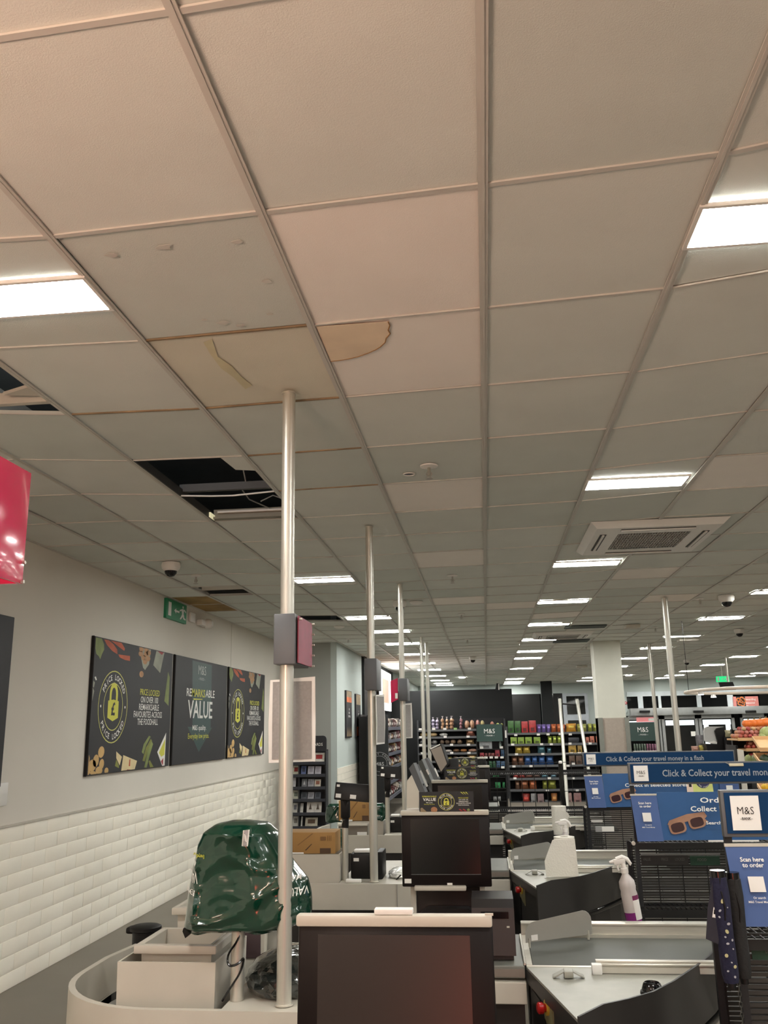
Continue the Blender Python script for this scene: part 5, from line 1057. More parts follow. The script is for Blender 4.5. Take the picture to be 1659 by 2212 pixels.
# ================================================================ WIRE RACKS WITH BLUE BANNERS
def rack(k, x0, x1, label, pl, logo_w, slats=False):
    Y = 3.34 + PITCH_Y * k - (.0 if k else 0); t = thing('display_rack', label, 'display rack', ((x0 + x1) / 2, Y + .15, .02), 'wire racks with blue banners')
    D = .36; zt, zb = 1.408 - .008 * k, 1.272 + (.016 if k else 0)
    mb = MB().use(mat('rack_frame', rgb(30, 31, 33), .5, .2))
    for (a, b, h_) in ((x0 + .012, Y + .02, zt - .13), (x1 - .012, Y + .02, zt - .13), (x0 + .012, Y + D, .9), (x1 - .012, Y + D, .9)): mb.box(a - .012, a + .012, b - .012, b + .012, .02, h_)
    for z in (.05, .50): 
        mb.box(x0, x1, Y + .01, Y + .03, z, z + .02); mb.box(x0, x1, Y + D - .01, Y + D + .01, z, z + .02); mb.box(x0, x0 + .02, Y, Y + D, z, z + .02)
    mb.build('frame', t, smooth=False)
    mb = MB().use(M['signgrey']); mb.box(x0 - .006, x1 + .006, Y - .012, Y + .02, zb - .012, zt + .008, .003); h = mb.build('banner_frame', t)
    mb = MB().use(M['blue']); mb.box(x0 + .006, x1 - .006, Y - .015, Y - .012, zb, zt); b_ = mb.build('banner', t, smooth=False)
    mb = MB().use(M['paper']); lh = (zt - zb) * .84; lx = x0 + .025; zc = (zt + zb) / 2; mb.box(lx, lx + logo_w, Y - .017, Y - .015, zc - lh / 2, zc + lh / 2)
    O = Vector((lx + logo_w / 2, Y - .0172, zc)); text(mb, 'M&S', O + Vector((0, 0, -.004)), UX, UZ, lh * .22, M['black'], -.008, w=logo_w * .58); text(mb, '\u2013BANK\u2013', O + Vector((0, 0, -lh * .2)), UX, UZ, lh * .08, M['black'], .012, w=logo_w * .44); mb.build('logo_card', b_, smooth=False)
    if k:
        mb = MB(); text(mb, 'Click & Collect your travel money in a flash', (x0 + .20, Y - .0155, zc - .02), UX, UZ, .040, mat('banner_text', rgb(150, 158, 166), .6), .014, align='L', w=.86); mb.build('lettering', b_, smooth=False)
    # scan card and poster
    cz1, cz0 = (1.232, .976) if k == 0 else (1.214, .942) if k == 1 else (1.196, .921)
    lean = .022
    def card(xa, xb, z0, z1, m, name, dyy=0.0, lx_=0.0):
        mb = MB().use(m); mb.prism([(xa + lx_, Y - .012 + dyy, z0), (xb + lx_, Y - .012 + dyy, z0), (xb, Y + .01 + dyy, z1), (xa, Y + .01 + dyy, z1)], (0, .004, 0)); return mb.build(name, t, smooth=False)
    cw = .158; xa = x0 - .005
    c = card(xa, xa + cw, cz0, cz1, M['blue2'], 'scan_card', -.012, .018); up = Vector((-.018, .022, cz1 - cz0)).normalized()
    mb = MB().use(M['lgrey']); mb.box(xa - .002, xa + cw + .002, Y - .004, Y + .004, cz1 - .004, cz1 + .006); mb.build('card_holder', t, smooth=False)
    mb = MB(); o = Vector((xa + cw / 2, Y - .0155 + .01, cz1)); H = cz1 - cz0
    tm = M['ptext']; sh = Vector((.018, -.024, 0))
    def ct(s_, f, h, b=.012): text(mb, s_, o + sh * f + Vector((0, -.001, -H * f)), UX, up, h, tm, b, lift=.002)
    ct('Scan here', .20, .014, .02); ct('to order', .27, .014, .02); ct('Or search', .66, .007); ct('M&S Travel Money', .71, .007); mb.build('lettering', c, smooth=False)
    mb = MB().use(M['paper']); q = [o + sh * f + Vector((a, -.0035, -H * f)) for a, f in ((-.026, .575), (.026, .575), (.026, .385), (-.026, .385))]; mb.poly(q); mb.build('white_square', c, smooth=False)
    if k:
        pw = .575; xa2 = xa + cw + .004; z1, z0 = (1.228, .947) if k == 1 else (1.212, .925); pc = card(xa2, x1 - (.5 if k == 1 and x1 < 1 else .16), z0, z1, mat('poster_blue_gradient', rgb(30, 76, 124), .55, var=.16, scale=3.5), 'blue_poster', -.006, .012)
        mb = MB(); O2 = Vector((xa2 + .012, Y - .022, z0)); H2 = z1 - z0
        fl = lambda m, pts, l=.001: flat(mb, m, O2, UX, Vector((-.03, .075, 1)), pts, l)
        # sunglasses
        sg = mat('sunglass_frame', rgb(158, 118, 94), .3, var=.15, scale=20); ln_ = mat('sunglass_lens', rgb(58, 32, 34), .15, var=.2)
        def rr_(cx, cy, w, h, rot, n=20, e=.6): return [(cx + math.copysign(abs(math.cos(a)) ** e, math.cos(a)) * w * math.cos(rot) - math.copysign(abs(math.sin(a)) ** e, math.sin(a)) * h * math.sin(rot), cy + math.copysign(abs(math.cos(a)) ** e, math.cos(a)) * w * math.sin(rot) + math.copysign(abs(math.sin(a)) ** e, math.sin(a)) * h * math.cos(rot)) for a in [2 * math.pi * q / n for q in range(n)]]
        fl(sg, rr_(.095, .075, .052, .036, .22), .003); fl(sg, rr_(.215, .105, .052, .036, .22), .003); fl(sg, [(.035, .09), (.05, .115), (.16, .152), (.265, .165), (.28, .14), (.26, .12), (.16, .11), (.06, .085)], .0036); fl(sg, [(.25, .13), (.27, .12), (.285, .105), (.275, .10)], .0032)
        fl(ln_, rr_(.095, .075, .040, .027, .22), .0044); fl(ln_, rr_(.215, .105, .040, .027, .22), .0044)
        T = M['ptext']; cx = xa2 + .40 + .065
        for s_, f, h, w in (('Order online &', .78, .030, .42), ('Collect in selected stores', .60, .030, .545), ('Search M&S Travel Money', .33, .018, .38)):
            text(mb, s_, (cx, Y - .013 - (1 - f) * .022, z0 + H2 * f), UX, Vector((-.03, .075, 1)), h, T, .016, w=w, lift=.003)
        yl = mat('poster_lime', rgb(200, 206, 120), .5); nv = mat('poster_navy', rgb(40, 40, 84), .5)
        fl(mat('poster_phone', rgb(222, 198, 180), .5), [(.72, .06), (.78, .06), (.79, .20), (.725, .21)], .002); fl(M['black'], [(.745, .165), (.768, .165), (.768, .19), (.745, .19)], .003)
        fl(yl, [(.775, .06), (.95, .06), (.95, .20), (.78, .235)], .0024); fl(nv, disc(.868, .215, .062, n=24), .003); mb.use(T)
        text(mb, '\u20ac$', O2 + Vector((.868, 0.0, .20)), UX, UZ, .036, T, .02, w=.06, lift=.012); ring_text(mb, 'FOR STORES', O2 + Vector((.868, 0.004, .215)), UX, UZ, .047, .010, T, -math.pi / 2, 1.9, False, .01)
        mb.build('print', pc, smooth=False)
        # second card at the right
        mb = MB().use(M['blue2']); mb.box(x1 - .155, x1 + .01, Y - .02, Y - .015, z0 + .02, z1 - .03); mb.use(M['paper']); mb.box(x1 - .10, x1 - .045, Y - .022, Y - .02, z0 + .12, z0 + .175); mb.build('second_scan_card', t, smooth=False)
    # back sheet below the card; wire shelves
    w_ = mat('rack_wire', rgb(26, 26, 25), .45, .2)
    mb = MB().use(w_)
    zs = (.90, .515)
    for z in zs:
        for q in range(44): x = x0 + (x1 - x0) * (q + .5) / 44; mb.box(x - .0022, x + .0022, Y + .02, Y + D, z, z + .004)
        for q in range(3): y = Y + .03 + q * (D - .04) / 2; mb.box(x0, x1, y - .003, y + .003, z - .005, z)
        mb.box(x0, x1, Y + .004, Y + .012, z - .004, z + .03); mb.box(x0, x1, Y + .004, Y + .01, z + .045, z + .05)
    tag(mb.build('shelf_wires', t, smooth=False), kind='stuff')
    mb = MB().use(w_)
    for q in range(9): x = x0 + .03 + (x1 - x0 - .06) * q / 8; mb.box(x - .003, x + .003, Y + D - .006, Y + D, .08, .92)
    mb.build('back_uprights', t, smooth=False)
    mb = MB().use(mat('rack_slat', rgb(54, 52, 48), .5, .2)); z = .10
    while z < .885: mb.box(x0 + .02, x1 - .02, Y + D - .0, Y + D + .01, z, z + .0125); z += .0165
    tag(mb.build('back_slats', t, smooth=False), kind='stuff')
    if slats:
        mb = MB().use(mat('rack_slat', rgb(54, 52, 48), .5, .2)); z = .12
        while z < .90: mb.box(x0 + .02, x1, Y + .05, Y + .06, z, z + .013); z += .019
        tag(mb.build('front_slats', t, smooth=False), kind='stuff')
    # hanging chain at the left post
    mb = MB().use(mat('chain_metal', rgb(96, 96, 92), .3, .8)); 
    for q in range(26):
        z = .88 - q * .016; s_ = .005
        a = [(x0 - .012 + s_ * math.cos(e) * (q % 2), Y - .02 + s_ * math.cos(e) * (1 - q % 2), z + .010 * math.sin(e)) for e in [6.283 * r / 8 for r in range(8)]]
        mb.tube(a, .0014, 4, closed=True)
    tag(mb.build('chain', t), kind='stuff')
    mb = MB().use(M['steel']); mb.lathe([(.012, 0), (.012, .01)], (x0 - .012 + (0 if k != 1 else 0), Y - .01, .93), 12, axis=(0, -1, 0)); mb.build('round_knob', t)
    return t, Y
rA, YA = rack(0, .812, 2.1, 'nearest rack at the right edge, its blue banner cut off after the square logo', 0, .096, True)
rB, YB_ = rack(1, .885, 2.19, 'second rack with blue banner cut by the right edge, above the big sunglasses poster', 1, .088)
rC, YC = rack(2, .868, 2.195, 'farthest blue-banner rack whose whole travel money line is readable', 2, .084)
# strips and labels on the racks
def strip(parent, u0, u1, v0, v1, Y, name, m, txt=None, tm=None):
    a, b = P(u0, v0, Y), P(u1, v1, Y); mb = MB().use(m); mb.box(a.x, b.x, Y, Y + .004, b.z, a.z)
    for s_, f, g in txt or []: text(mb, s_, (a.x + (b.x - a.x) * f, Y - .001, b.z + (a.z - b.z) * .45), UX, UZ, (a.z - b.z) * .3, tm, .012, w=(b.x - a.x) * g)
    return mb.build(name, parent, smooth=False)
dk = mat('dim_poster', rgb(46, 44, 42), .5); dt = mat('dim_text', rgb(96, 96, 90), .6); gd = mat('dim_green', rgb(20, 62, 42), .5)
strip(rB, 1384, 1488, 1848, 1868, YB_ + .2, 'dark_value_strip', dk, [('VALUE', .12, .16), ('PRICE', .5, .14), ('LOCKED', .82, .2)], dt)
strip(rB, 1490, 1556, 1849, 1869, YB_ + .2, 'green_strip', gd, [('FOOD', .4, .3)], dt)
strip(rB, 1384, 1556, 1844, 1847, YB_ + .19, 'pale_rail', mat('dim_rail', rgb(140, 142, 138), .5))
strip(rA, 1622, 1700, 2040, 2074, YA + .045, 'green_strip', gd, [('LOCKED', .6, .4)], dt)
strip(rC, 1286, 1327, 1785, 1797, YC - .0, 'price_holder', mat('price_grey', rgb(150, 150, 148), .5), None)
strip(rC, 1300, 1327, 1786, 1796, YC - .002, 'price_slip', M['paper'], None)
strip(rC, 1277, 1302, 1771, 1776, YC + .05, 'white_clip', M['white'], None)
strip(rB, 1530, 1640, 1815, 1818, YB_ - .02, 'silver_edge', M['white'], None)
# cream tag on banner B, grey stick
a, b = P(1575, 1649, 5.86), P(1607, 1656, 5.86); mb = MB().use(mat('cream_tag', rgb(206, 196, 166), .6)); mb.box(a.x, b.x, 5.86, 5.90, a.z - .018, a.z, .003); mb.prism([(a.x + .003, 5.86, a.z - .008), (a.x - .02, 5.865, a.z + .004), (a.x + .003, 5.87, a.z)], (0, .01, 0)); solo(mb, 'shelf_tag', 'cream plastic tag lying on top of the second blue banner', 'tag')
mb = MB().use(M['lgrey']); mb.prism([tuple(P(u, v, 8.1)) for u, v in ((1594, 1618), (1606, 1620), (1610, 1652), (1597, 1652))], (0, .03, 0)); q_ = P(1604, 1652, 8.1); mb.box(q_.x - .02, q_.x + .02, 8.1, 8.13, .02, q_.z + .01); solo(mb, 'grey_end_piece', 'slim light grey upright piece between the two blue banners', 'panel')
# folded umbrellas hanging from the nearest rack
def umbrella(pts, Y, r, label, m, dots, tagp):
    t = thing('folding_umbrella', label, 'umbrella', tuple(P(pts[-1][0], pts[-1][1], Y)), 'folded umbrellas on the rack')
    c = [P(u, v, Y) for u, v in pts]; mb = MB().use(m)
    rs = [r * f for f in (.5, .95, 1.05, 1.0, .98, .95, .8)]; n = 20; path = [c[0] + (c[-1] - c[0]) * f for f in (0, .03, .2, .45, .7, .93, 1)]
    mb.tube(path, rs, n); 
    for i in range(len(mb.v)): mb.v[i] = (mb.v[i][0] + .002 * math.sin(i * 2.1), mb.v[i][1] + .002 * math.cos(i * 2.1), mb.v[i][2])
    mb.build('canopy', t)
    ax = (c[-1] - c[0]).normalized(); L = (c[-1] - c[0]).length
    mb = MB().use(M['blackgloss']); mb.tube([c[0] - ax * .012, c[0] + ax * .06], r * .92, 14); mb.use(M['black']); mb.tube([c[-1] - ax * .01, c[-1] + ax * .018], r * .5, 12); mb.build('handle', t)
    mb = MB().use(M['black']); mb.tube([c[0] + Vector((0, -r, -.05)), c[0] + Vector((.006, -r - .006, -.10)), c[0] + Vector((.003, -r, -.14))], .003, 5); mb.build('wrist_strap', t)
    if dots:
        cr = mat('dot_cream', rgb(178, 172, 128), .8); wh = mat('dot_white', rgb(160, 160, 164), .8); rr = random.Random(2); mb = MB(); sx = Vector((1, 0, 0)); d = ax
        for (f, g, s_, w_) in ((.24, -.1, .0085, 0), (.30, .5, .004, 1), (.33, -.55, .006, 1), (.39, -.7, .005, 1), (.45, .35, .007, 1), (.52, 0, .009, 0), (.57, -.3, .005, 1), (.60, .6, .005, 1), (.63, -.1, .006, 1), (.68, .55, .004, 1), (.74, -.45, .010, 0), (.80, .1, .004, 1), (.84, .5, .008, 0), (.88, -.5, .005, 1), (.93, .3, .006, 1), (.27, .1, .004, 1)):
            p = c[0] + d * L * f + sx * g * r * .9 + Vector((0, -r * 1.03 * math.sqrt(max(0, 1 - (g * .9) ** 2)) - .0025, 0)); mb.use(wh if w_ else cr)
            mb.poly([p + sx * a + Vector((0, 0, b)) + Vector((0, (abs(g) * .0) , 0)) for a, b in disc(0, 0, s_ * .6, s_ * rr.uniform(.6, .95), 8, rr.uniform(0, 3))])
        mb.build('spots', t, smooth=False)
    if tagp:
        mb = MB().use(mat('navy_tag', rgb(30, 28, 40), .6)); mb.prism([tuple(P(u, v, Y - .01)) for u, v in tagp], (0, .002, 0)); g_ = mb.build('swing_tag', t, smooth=False)
        cu = sum(p[0] for p in tagp) / len(tagp); cv = sum(p[1] for p in tagp) / len(tagp)
        mb = MB().use(M['paper']); mb.prism([tuple(P(cu + a, cv + b, Y - .0105)) for a, b in ((-5, 16), (6, 18), (3, -4), (-2, -6))], (0, .0005, 0)); mb.use(M['black'])
        mb.prism([tuple(P(cu + a, cv + b, Y - .0112)) for a, b in ((-2, 9), (3, 10), (2, 0), (-1, -1))], (0, .0005, 0)); mb.build('tag_print', g_, smooth=False)
umbrella([(1550, 1888), (1580, 2122)], 3.27, .027, 'navy umbrella with cream and white spots hanging at the left end of the nearest rack', mat('navy_cloth', rgb(24, 24, 50), .9, bump=.3, bscale=60), True, [(1541, 1893), (1556, 1900), (1558, 1972), (1552, 2040), (1525, 2028), (1529, 1960)])
umbrella([(1582, 1892), (1608, 2112)], 3.31, .025, 'plain black umbrella hanging just right of the spotted one', mat('black_cloth', rgb(28, 27, 26), .85, bump=.3, bscale=60), False, None)
mb = MB().use(mat('tag_disc', rgb(38, 38, 42), .5)); mb.prism([tuple(P(u, v, 3.33)) for u, v in ((1596, 1996), (1612, 2010), (1616, 2050), (1604, 2052))], (0, .002, 0)); solo(mb, 'black_swing_tag', 'dark card tag peeping out behind the black umbrella', 'tag', smooth=False)

# plain black wire rack D behind the third conveyor
t = thing('black_wire_rack', 'plain black wire rack without banner, behind the third conveyor', 'display rack', (.6, 11.1, .02))
Y = 10.95; x0, x1 = -.05, 1.32; w_ = mat('rack_wire', rgb(26, 26, 25), .45, .2)
for z in (1.085, .66, .30):
    mb = MB().use(w_); n = 60
    for q in range(n): x = x0 + (x1 - x0) * (q + .5) / n; mb.box(x - .0028, x + .0028, Y, Y + .36, z, z + .005)
    mb.box(x0, x1, Y - .006, Y, z - .01, z + .004); mb.box(x0, x1, Y + .355, Y + .362, z - .006, z + .03); mb.box(x0, x1, Y - .004, Y, z + .035, z + .04)
    mb.build('wire_shelf', t, smooth=False)
mb = MB().use(w_); n = 9
for q in range(n + 1): x = x0 + (x1 - x0) * q / n; mb.box(x - .004, x + .004, Y + .36, Y + .37, .03, 1.20)
for z in (1.2, .86, .45, .1): mb.box(x0, x1, Y + .36, Y + .368, z, z + .006)
mb.build('back_grid', t, smooth=False)
mb = MB().use(mat('rack_slat', rgb(54, 52, 48), .5, .2)); z = .08
while z < .63: mb.box(x0, x1, Y + .372, Y + .38, z, z + .02); z += .024
tag(mb.build('back_slats', t, smooth=False), kind='stuff')
for x in (x0, x1):
    mb = MB().use(M['wire']); mb.box(x - .012, x + .012, Y - .01, Y + .38, .02, .05); mb.box(x - .01, x + .01, Y + .36, Y + .38, .02, 1.25); mb.build('upright', t, smooth=False)
mb = MB().use(M['blackgloss'])
for d in (-.012, 0, .013, .024): mb.tube([(.85 + d, 10.92, 1.20), (.845 + d, 10.91, .95), (.86 + d, 10.91, .75), (.868 + d * .6, 10.92, .62), (.87 + d * .6, 10.92, .01)], .008, 6)
solo(mb, 'cable_bundle', 'bundle of glossy black belts hanging at the black wire rack', 'cables')
mb = MB().use(M['white']); mb.lathe([(.02, 0), (.022, .02), (.014, .03)], (.855, 10.92, 1.205), 12); solo(mb, 'white_hook_cap', 'small white cap on top of the black belt bundle', 'hook')

# ================================================================ FAR SHELVING
def colm(c, r=.35):
    g = sum(c) / 3; c = tuple(int(max(0, min(255, (x * .80 + g * .20) * .90))) for x in c); return mat('pack_%02x%02x%02x_%d' % (c[0], c[1], c[2], int(r * 100)), rgb(*c), r, var=.22, scale=14, bump=.25, bscale=40)
def shelving(name, label, x0, x1, Y, D, zs, ztop, back=True):
    t = thing(name, label, 'shelves', ((x0 + x1) / 2, Y + D / 2, .02)); sm = mat('shelf_charcoal', rgb(58, 60, 62), .5); 
    for z in zs:
        mb = MB().use(sm); mb.box(x0, x1, Y, Y + D, z - .03, z); mb.use(mat('shelf_edge', rgb(88, 90, 92), .4)); mb.box(x0, x1, Y - .012, Y, z - .045, z + .004); mb.build('shelf', t, smooth=False)
    if back: mb = MB().use(mat('shelf_back', rgb(28, 30, 33), .7)); mb.box(x0, x1, Y + D, Y + D + .03, .02, ztop); mb.build('back_panel', t, smooth=False)
    for x in (x0, x1): mb = MB().use(sm); mb.box(x - .015, x + .015, Y, Y + D, .02, ztop - .02); mb.build('side_upright', t, smooth=False)
    mb = MB().use(sm); mb.box(x0, x1, Y + .02, Y + D, .02, zs[-1] - .03); mb.build('plinth', t, smooth=False)
    return t
def label_at(t, u, v, Y, w=7, h=4.2, m=None):
    a, b = P(u - w / 2, v - h / 2, Y), P(u + w / 2, v + h / 2, Y); mb = MB().use(m or M['paper']); mb.box(a.x, b.x, Y - .004, Y, b.z, a.z); mb.build('price_label', t, smooth=False)
CNT = 0
def pack(u0, u1, vt, vb, Y, c, kind, label, grp, cat, depth=.12, zb=None):
    """one product: kind 'bag' pillow pack, 'box' carton, 'loaf', 'stack' of buns, 'long' baguette"""
    a, b = P(u0, vt, Y), P(u1, vb, Y); x0, x1, z1, z0 = a.x, b.x, a.z, (zb if zb is not None else b.z); cx = (x0 + x1) / 2; w = x1 - x0; h = z1 - z0; y0 = Y + .015; m = colm(c); mb = MB().use(m)
    if kind == 'box':
        mb.box(x0 + .002, x1 - .002, y0, y0 + depth, z0, z1, .004); mb.use(colm(tuple(int(q * .55) for q in c))); mb.box(x0 + w * .25, x1 - w * .25, y0 - .003, y0, z0 + h * .12, z0 + h * .42)
    elif kind == 'bag':
        n, mm = 9, 7; vs = []
        for s in (-1, 1):
            for i in range(mm):
                for j in range(n):
                    fx, fz = j / (n - 1), i / (mm - 1); bul = max(0, math.sin(math.pi * fx)) ** .5 * max(0, math.sin(math.pi * (.06 + .90 * fz))) ** .5
                    vs.append((x0 + w * (fx + .03 * math.sin(9 * fz) * (1 if fx > .5 else -1) * (fx in (0, 1))), y0 + depth / 2 + s * depth * .45 * bul + random.uniform(-.004, .004), z0 + h * fz))
        g = lambda s, i, j: s * n * mm + i * n + j
        fs = [(g(s, i, j), g(s, i, j + 1), g(s, i + 1, j + 1), g(s, i + 1, j)) for s in (0, 1) for i in range(mm - 1) for j in range(n - 1)]
        fs += [(g(0, i, e), g(0, i + 1, e), g(1, i + 1, e), g(1, i, e)) for i in range(mm - 1) for e in (0, n - 1)] + [(g(0, e, j), g(0, e, j + 1), g(1, e, j + 1), g(1, e, j)) for j in range(n - 1) for e in (0, mm - 1)]
        mb.add(vs, fs)
        mb.use(colm(tuple(min(255, int(q * 1.25 + 25)) for q in c))); mb.poly([(cx - w * .26, y0 - .004, z0 + h * .52), (cx + w * .26, y0 - .004, z0 + h * .52), (cx + w * .26, y0 - .004, z0 + h * .74), (cx - w * .26, y0 - .004, z0 + h * .74)])
    elif kind == 'stack':
        n = 3
        for q in range(n): mb.ball((cx + random.uniform(-.01, .01), y0 + depth / 2, z0 + h * (.8 * (q + .5) / n)), w * .48, depth * .5, h * .8 / n * .62, 10, 6, .06)
        mb.use(colm((214, 208, 214), .2)); mb.tube([(cx, y0 + depth / 2, z0 + h * .78), (cx, y0 + depth / 2, z0 + h * .88), (cx, y0 + depth / 2, z0 + h)], [w * .3, w * .08, w * .3], 8)
    elif kind == 'loaf': mb.ball((cx, y0 + depth / 2, z0 + h * .5), w * .5, depth * .5, h * .5, 12, 8, .03)
    elif kind == 'long': mb.ball((cx, y0 + depth / 2, z0 + h * .5), w * .5, depth * .4, h * .5, 14, 8, .02)
    elif kind == 'bottle': mb.lathe([(w * .45, 0), (w * .5, h * .1), (w * .5, h * .6), (w * .2, h * .78), (w * .2, h)], (cx, y0 + depth / 2, z0), 12)
    return solo(mb, {'box': 'food_carton', 'bag': 'snack_bag', 'stack': 'bun_bag', 'loaf': 'bread_loaf', 'long': 'baguette', 'bottle': 'bottle'}[kind], label, cat, grp)

# ---- bread unit
YBR = 21.45
def zz(v, Y): return P(1000, v, Y).z
x0, x1 = P(903, 1600, YBR).x, P(1092, 1600, YBR).x
sv = [1577, 1592.5, 1610, 1627.5, 1645, 1665, 1690]
tb = shelving('bread_shelving', 'long dark shelving of bread against the dark partition', x0, x1, YBR, .42, [zz(v - 2, YBR) for v in sv], zz(1552, YBR))
def zoom2(x, y): return 890 + x / 7.9, 1530 + y / 7.9
BREAD = [  # (x0, x1, top, shelf index, colour, kind, label words)
 (250, 315, 200, 0, (170, 168, 190), 'stack', 'grey-white'), (320, 390, 150, 0, (176, 166, 196), 'stack', 'lilac'), (395, 465, 160, 0, (176, 166, 196), 'stack', 'lilac'), (485, 550, 135, 0, (206, 160, 118), 'stack', 'golden'), (560, 625, 145, 0, (206, 160, 118), 'stack', 'golden'), (630, 720, 130, 0, (196, 146, 108), 'stack', 'golden'), (800, 865, 135, 0, (176, 118, 128), 'stack', 'pink'), (890, 980, 205, 0, (206, 150, 112), 'loaf', 'wide tan'), (980, 1070, 200, 0, (206, 150, 112), 'loaf', 'wide tan'), (1080, 1160, 195, 0, (196, 120, 110), 'loaf', 'reddish'), (1160, 1240, 205, 0, (176, 160, 90), 'loaf', 'green-pink'), (1330, 1410, 225, 0, (186, 110, 84), 'loaf', 'brick-red'), (1430, 1500, 250, 0, (176, 190, 60), 'loaf', 'lime'), (1500, 1570, 255, 0, (186, 190, 70), 'loaf', 'lime'),
 (125, 270, 412, 1, (206, 170, 96), 'long', 'yellow'), (275, 430, 412, 1, (202, 166, 110), 'long', 'yellow'), (460, 605, 420, 1, (214, 214, 208), 'long', 'white'), (925, 1070, 368, 1, (150, 84, 64), 'bag', 'red-brown'),
 (120, 200, 535, 2, (96, 98, 98), 'loaf', 'grey'), (325, 430, 535, 2, (136, 136, 132), 'loaf', 'silver'), (470, 552, 530, 2, (128, 106, 84), 'loaf', 'brown'), (556, 645, 535, 2, (116, 96, 78), 'loaf', 'brown'), (650, 745, 528, 2, (146, 116, 84), 'loaf', 'brown'), (765, 858, 528, 2, (150, 120, 90), 'loaf', 'brown'), (920, 1058, 532, 2, (146, 116, 70), 'bag', 'olive-brown'),
 (550, 680, 705, 3, (216, 206, 196), 'long', 'white'), (690, 815, 692, 3, (130, 92, 60), 'loaf', 'dark brown'), (820, 940, 692, 3, (186, 120, 60), 'loaf', 'orange-brown'), (960, 1112, 690, 3, (214, 160, 130), 'long', 'pale salmon'),
 (600, 680, 830, 4, (150, 140, 70), 'bag', 'olive'), (945, 1110, 790, 4, (186, 150, 90), 'bag', 'mixed gold'), (690, 780, 815, 4, (120, 90, 60), 'loaf', 'brown'), (800, 900, 815, 4, (110, 84, 60), 'loaf', 'brown')]
SN = ['top', 'second', 'third', 'fourth', 'fifth', 'sixth']
for (a, b, tp, s, c, kd, wd) in BREAD:
    u0, _ = zoom2(a, 0); u1, _ = zoom2(b, 0); _, v = zoom2(0, tp)
    nm = {'stack': 'bag of buns', 'loaf': 'wrapped loaf', 'long': 'baguette pack', 'bag': 'bread bag'}[kd]
    pack(u0, u1, v, sv[s] - 2, YBR, c, kd, '%s %s on the %s shelf of the far bread unit' % (wd, nm, SN[s]), '%s %ss on the %s bread shelf' % (wd, nm, SN[s]), 'bread', .22, zz(sv[s] - 2, YBR))
for x, y in ((142, 358), (370, 352), (560, 352), (740, 350), (980, 348), (150, 493), (567, 487), (957, 483), (150, 628), (675, 622), (965, 620), (678, 760), (972, 760), (178, 766)): label_at(tb, *zoom2(x, y), YBR - .014, m=mat('label_green', rgb(150, 190, 120), .6) if x == 740 else None)

# ---- snack unit
YSN = 20.45
x0, x1 = P(1096, 1600, YSN).x, P(1330, 1600, YSN).x
sv2 = [1582, 1606, 1627, 1652, 1680, 1704.5, 1740]
def zz2(v): return P(1190, v, YSN).z
tsn = shelving('snack_shelving', 'long dark shelving of colourful snack packs left of the square pillar', x0, x1, YSN, .40, [zz2(v) for v in sv2], zz2(1566))
def zoom3(x, y): return 1080 + x / 7.54, 1530 + y / 7.54
def zoom5(x, y): return 1060 + x / 6.91, 1640 + y / 6.91
SNK = [(125, 232, 205, 0, (60, 120, 44), 'box', 'green'), (236, 342, 208, 0, (56, 116, 44), 'box', 'green'), (346, 462, 215, 0, (206, 44, 44), 'box', 'red'), (466, 594, 200, 0, (206, 46, 48), 'box', 'red'), (600, 676, 262, 0, (116, 92, 176), 'bag', 'purple'), (680, 756, 262, 0, (116, 92, 176), 'bag', 'purple'), (760, 830, 262, 0, (120, 96, 180), 'bag', 'purple'), (835, 925, 258, 0, (206, 92, 36), 'bag', 'orange'), (928, 1002, 258, 0, (206, 92, 36), 'bag', 'orange'), (1006, 1072, 262, 0, (196, 80, 36), 'bag', 'orange'), (1080, 1248, 250, 0, (226, 154, 36), 'bag', 'amber'), (1256, 1335, 255, 0, (156, 156, 56), 'bag', 'olive'), (1338, 1420, 255, 0, (150, 150, 60), 'bag', 'olive'), (1436, 1510, 250, 0, (160, 166, 44), 'bag', 'lime-olive'), (1514, 1590, 255, 0, (150, 156, 50), 'bag', 'lime-olive'),
 (170, 282, 472, 1, (140, 176, 50), 'box', 'lime'), (288, 398, 472, 1, (140, 176, 50), 'box', 'lime'), (408, 526, 470, 1, (140, 176, 50), 'box', 'lime'), (548, 664, 470, 1, (140, 176, 50), 'box', 'lime'), (780, 855, 452, 1, (160, 180, 60), 'bag', 'pale lime'), (858, 930, 452, 1, (160, 180, 60), 'bag', 'pale lime'), (933, 1005, 452, 1, (160, 180, 60), 'bag', 'pale lime'), (1112, 1296, 478, 1, (40, 44, 52), 'box', 'black'), (1400, 1460, 470, 1, (206, 110, 84), 'box', 'salmon'), (1465, 1545, 455, 1, (210, 112, 84), 'box', 'salmon'), (1565, 1625, 455, 1, (210, 112, 84), 'box', 'salmon'),
 (248, 370, 622, 2, (190, 156, 44), 'bag', 'gold'), (374, 494, 622, 2, (190, 156, 44), 'bag', 'gold'), (615, 742, 612, 2, (60, 112, 126), 'bag', 'teal'), (768, 842, 640, 2, (70, 120, 140), 'bag', 'teal'), (1112, 1250, 602, 2, (196, 150, 40), 'box', 'ochre'), (1262, 1345, 602, 2, (176, 136, 50), 'box', 'ochre'),
 (190, 290, 780, 3, (120, 76, 52), 'bag', 'brown'), (294, 395, 780, 3, (124, 78, 52), 'bag', 'brown'), (398, 512, 778, 3, (40, 84, 150), 'bag', 'blue'), (516, 622, 778, 3, (40, 84, 150), 'bag', 'blue'), (626, 745, 775, 3, (40, 84, 150), 'bag', 'blue'), (752, 880, 775, 3, (36, 80, 146), 'bag', 'blue'), (1000, 1060, 790, 3, (70, 100, 60), 'bag', 'dark green'), (1122, 1230, 770, 3, (110, 80, 60), 'box', 'dull brown'), (1236, 1342, 770, 3, (110, 80, 60), 'box', 'dull brown')]
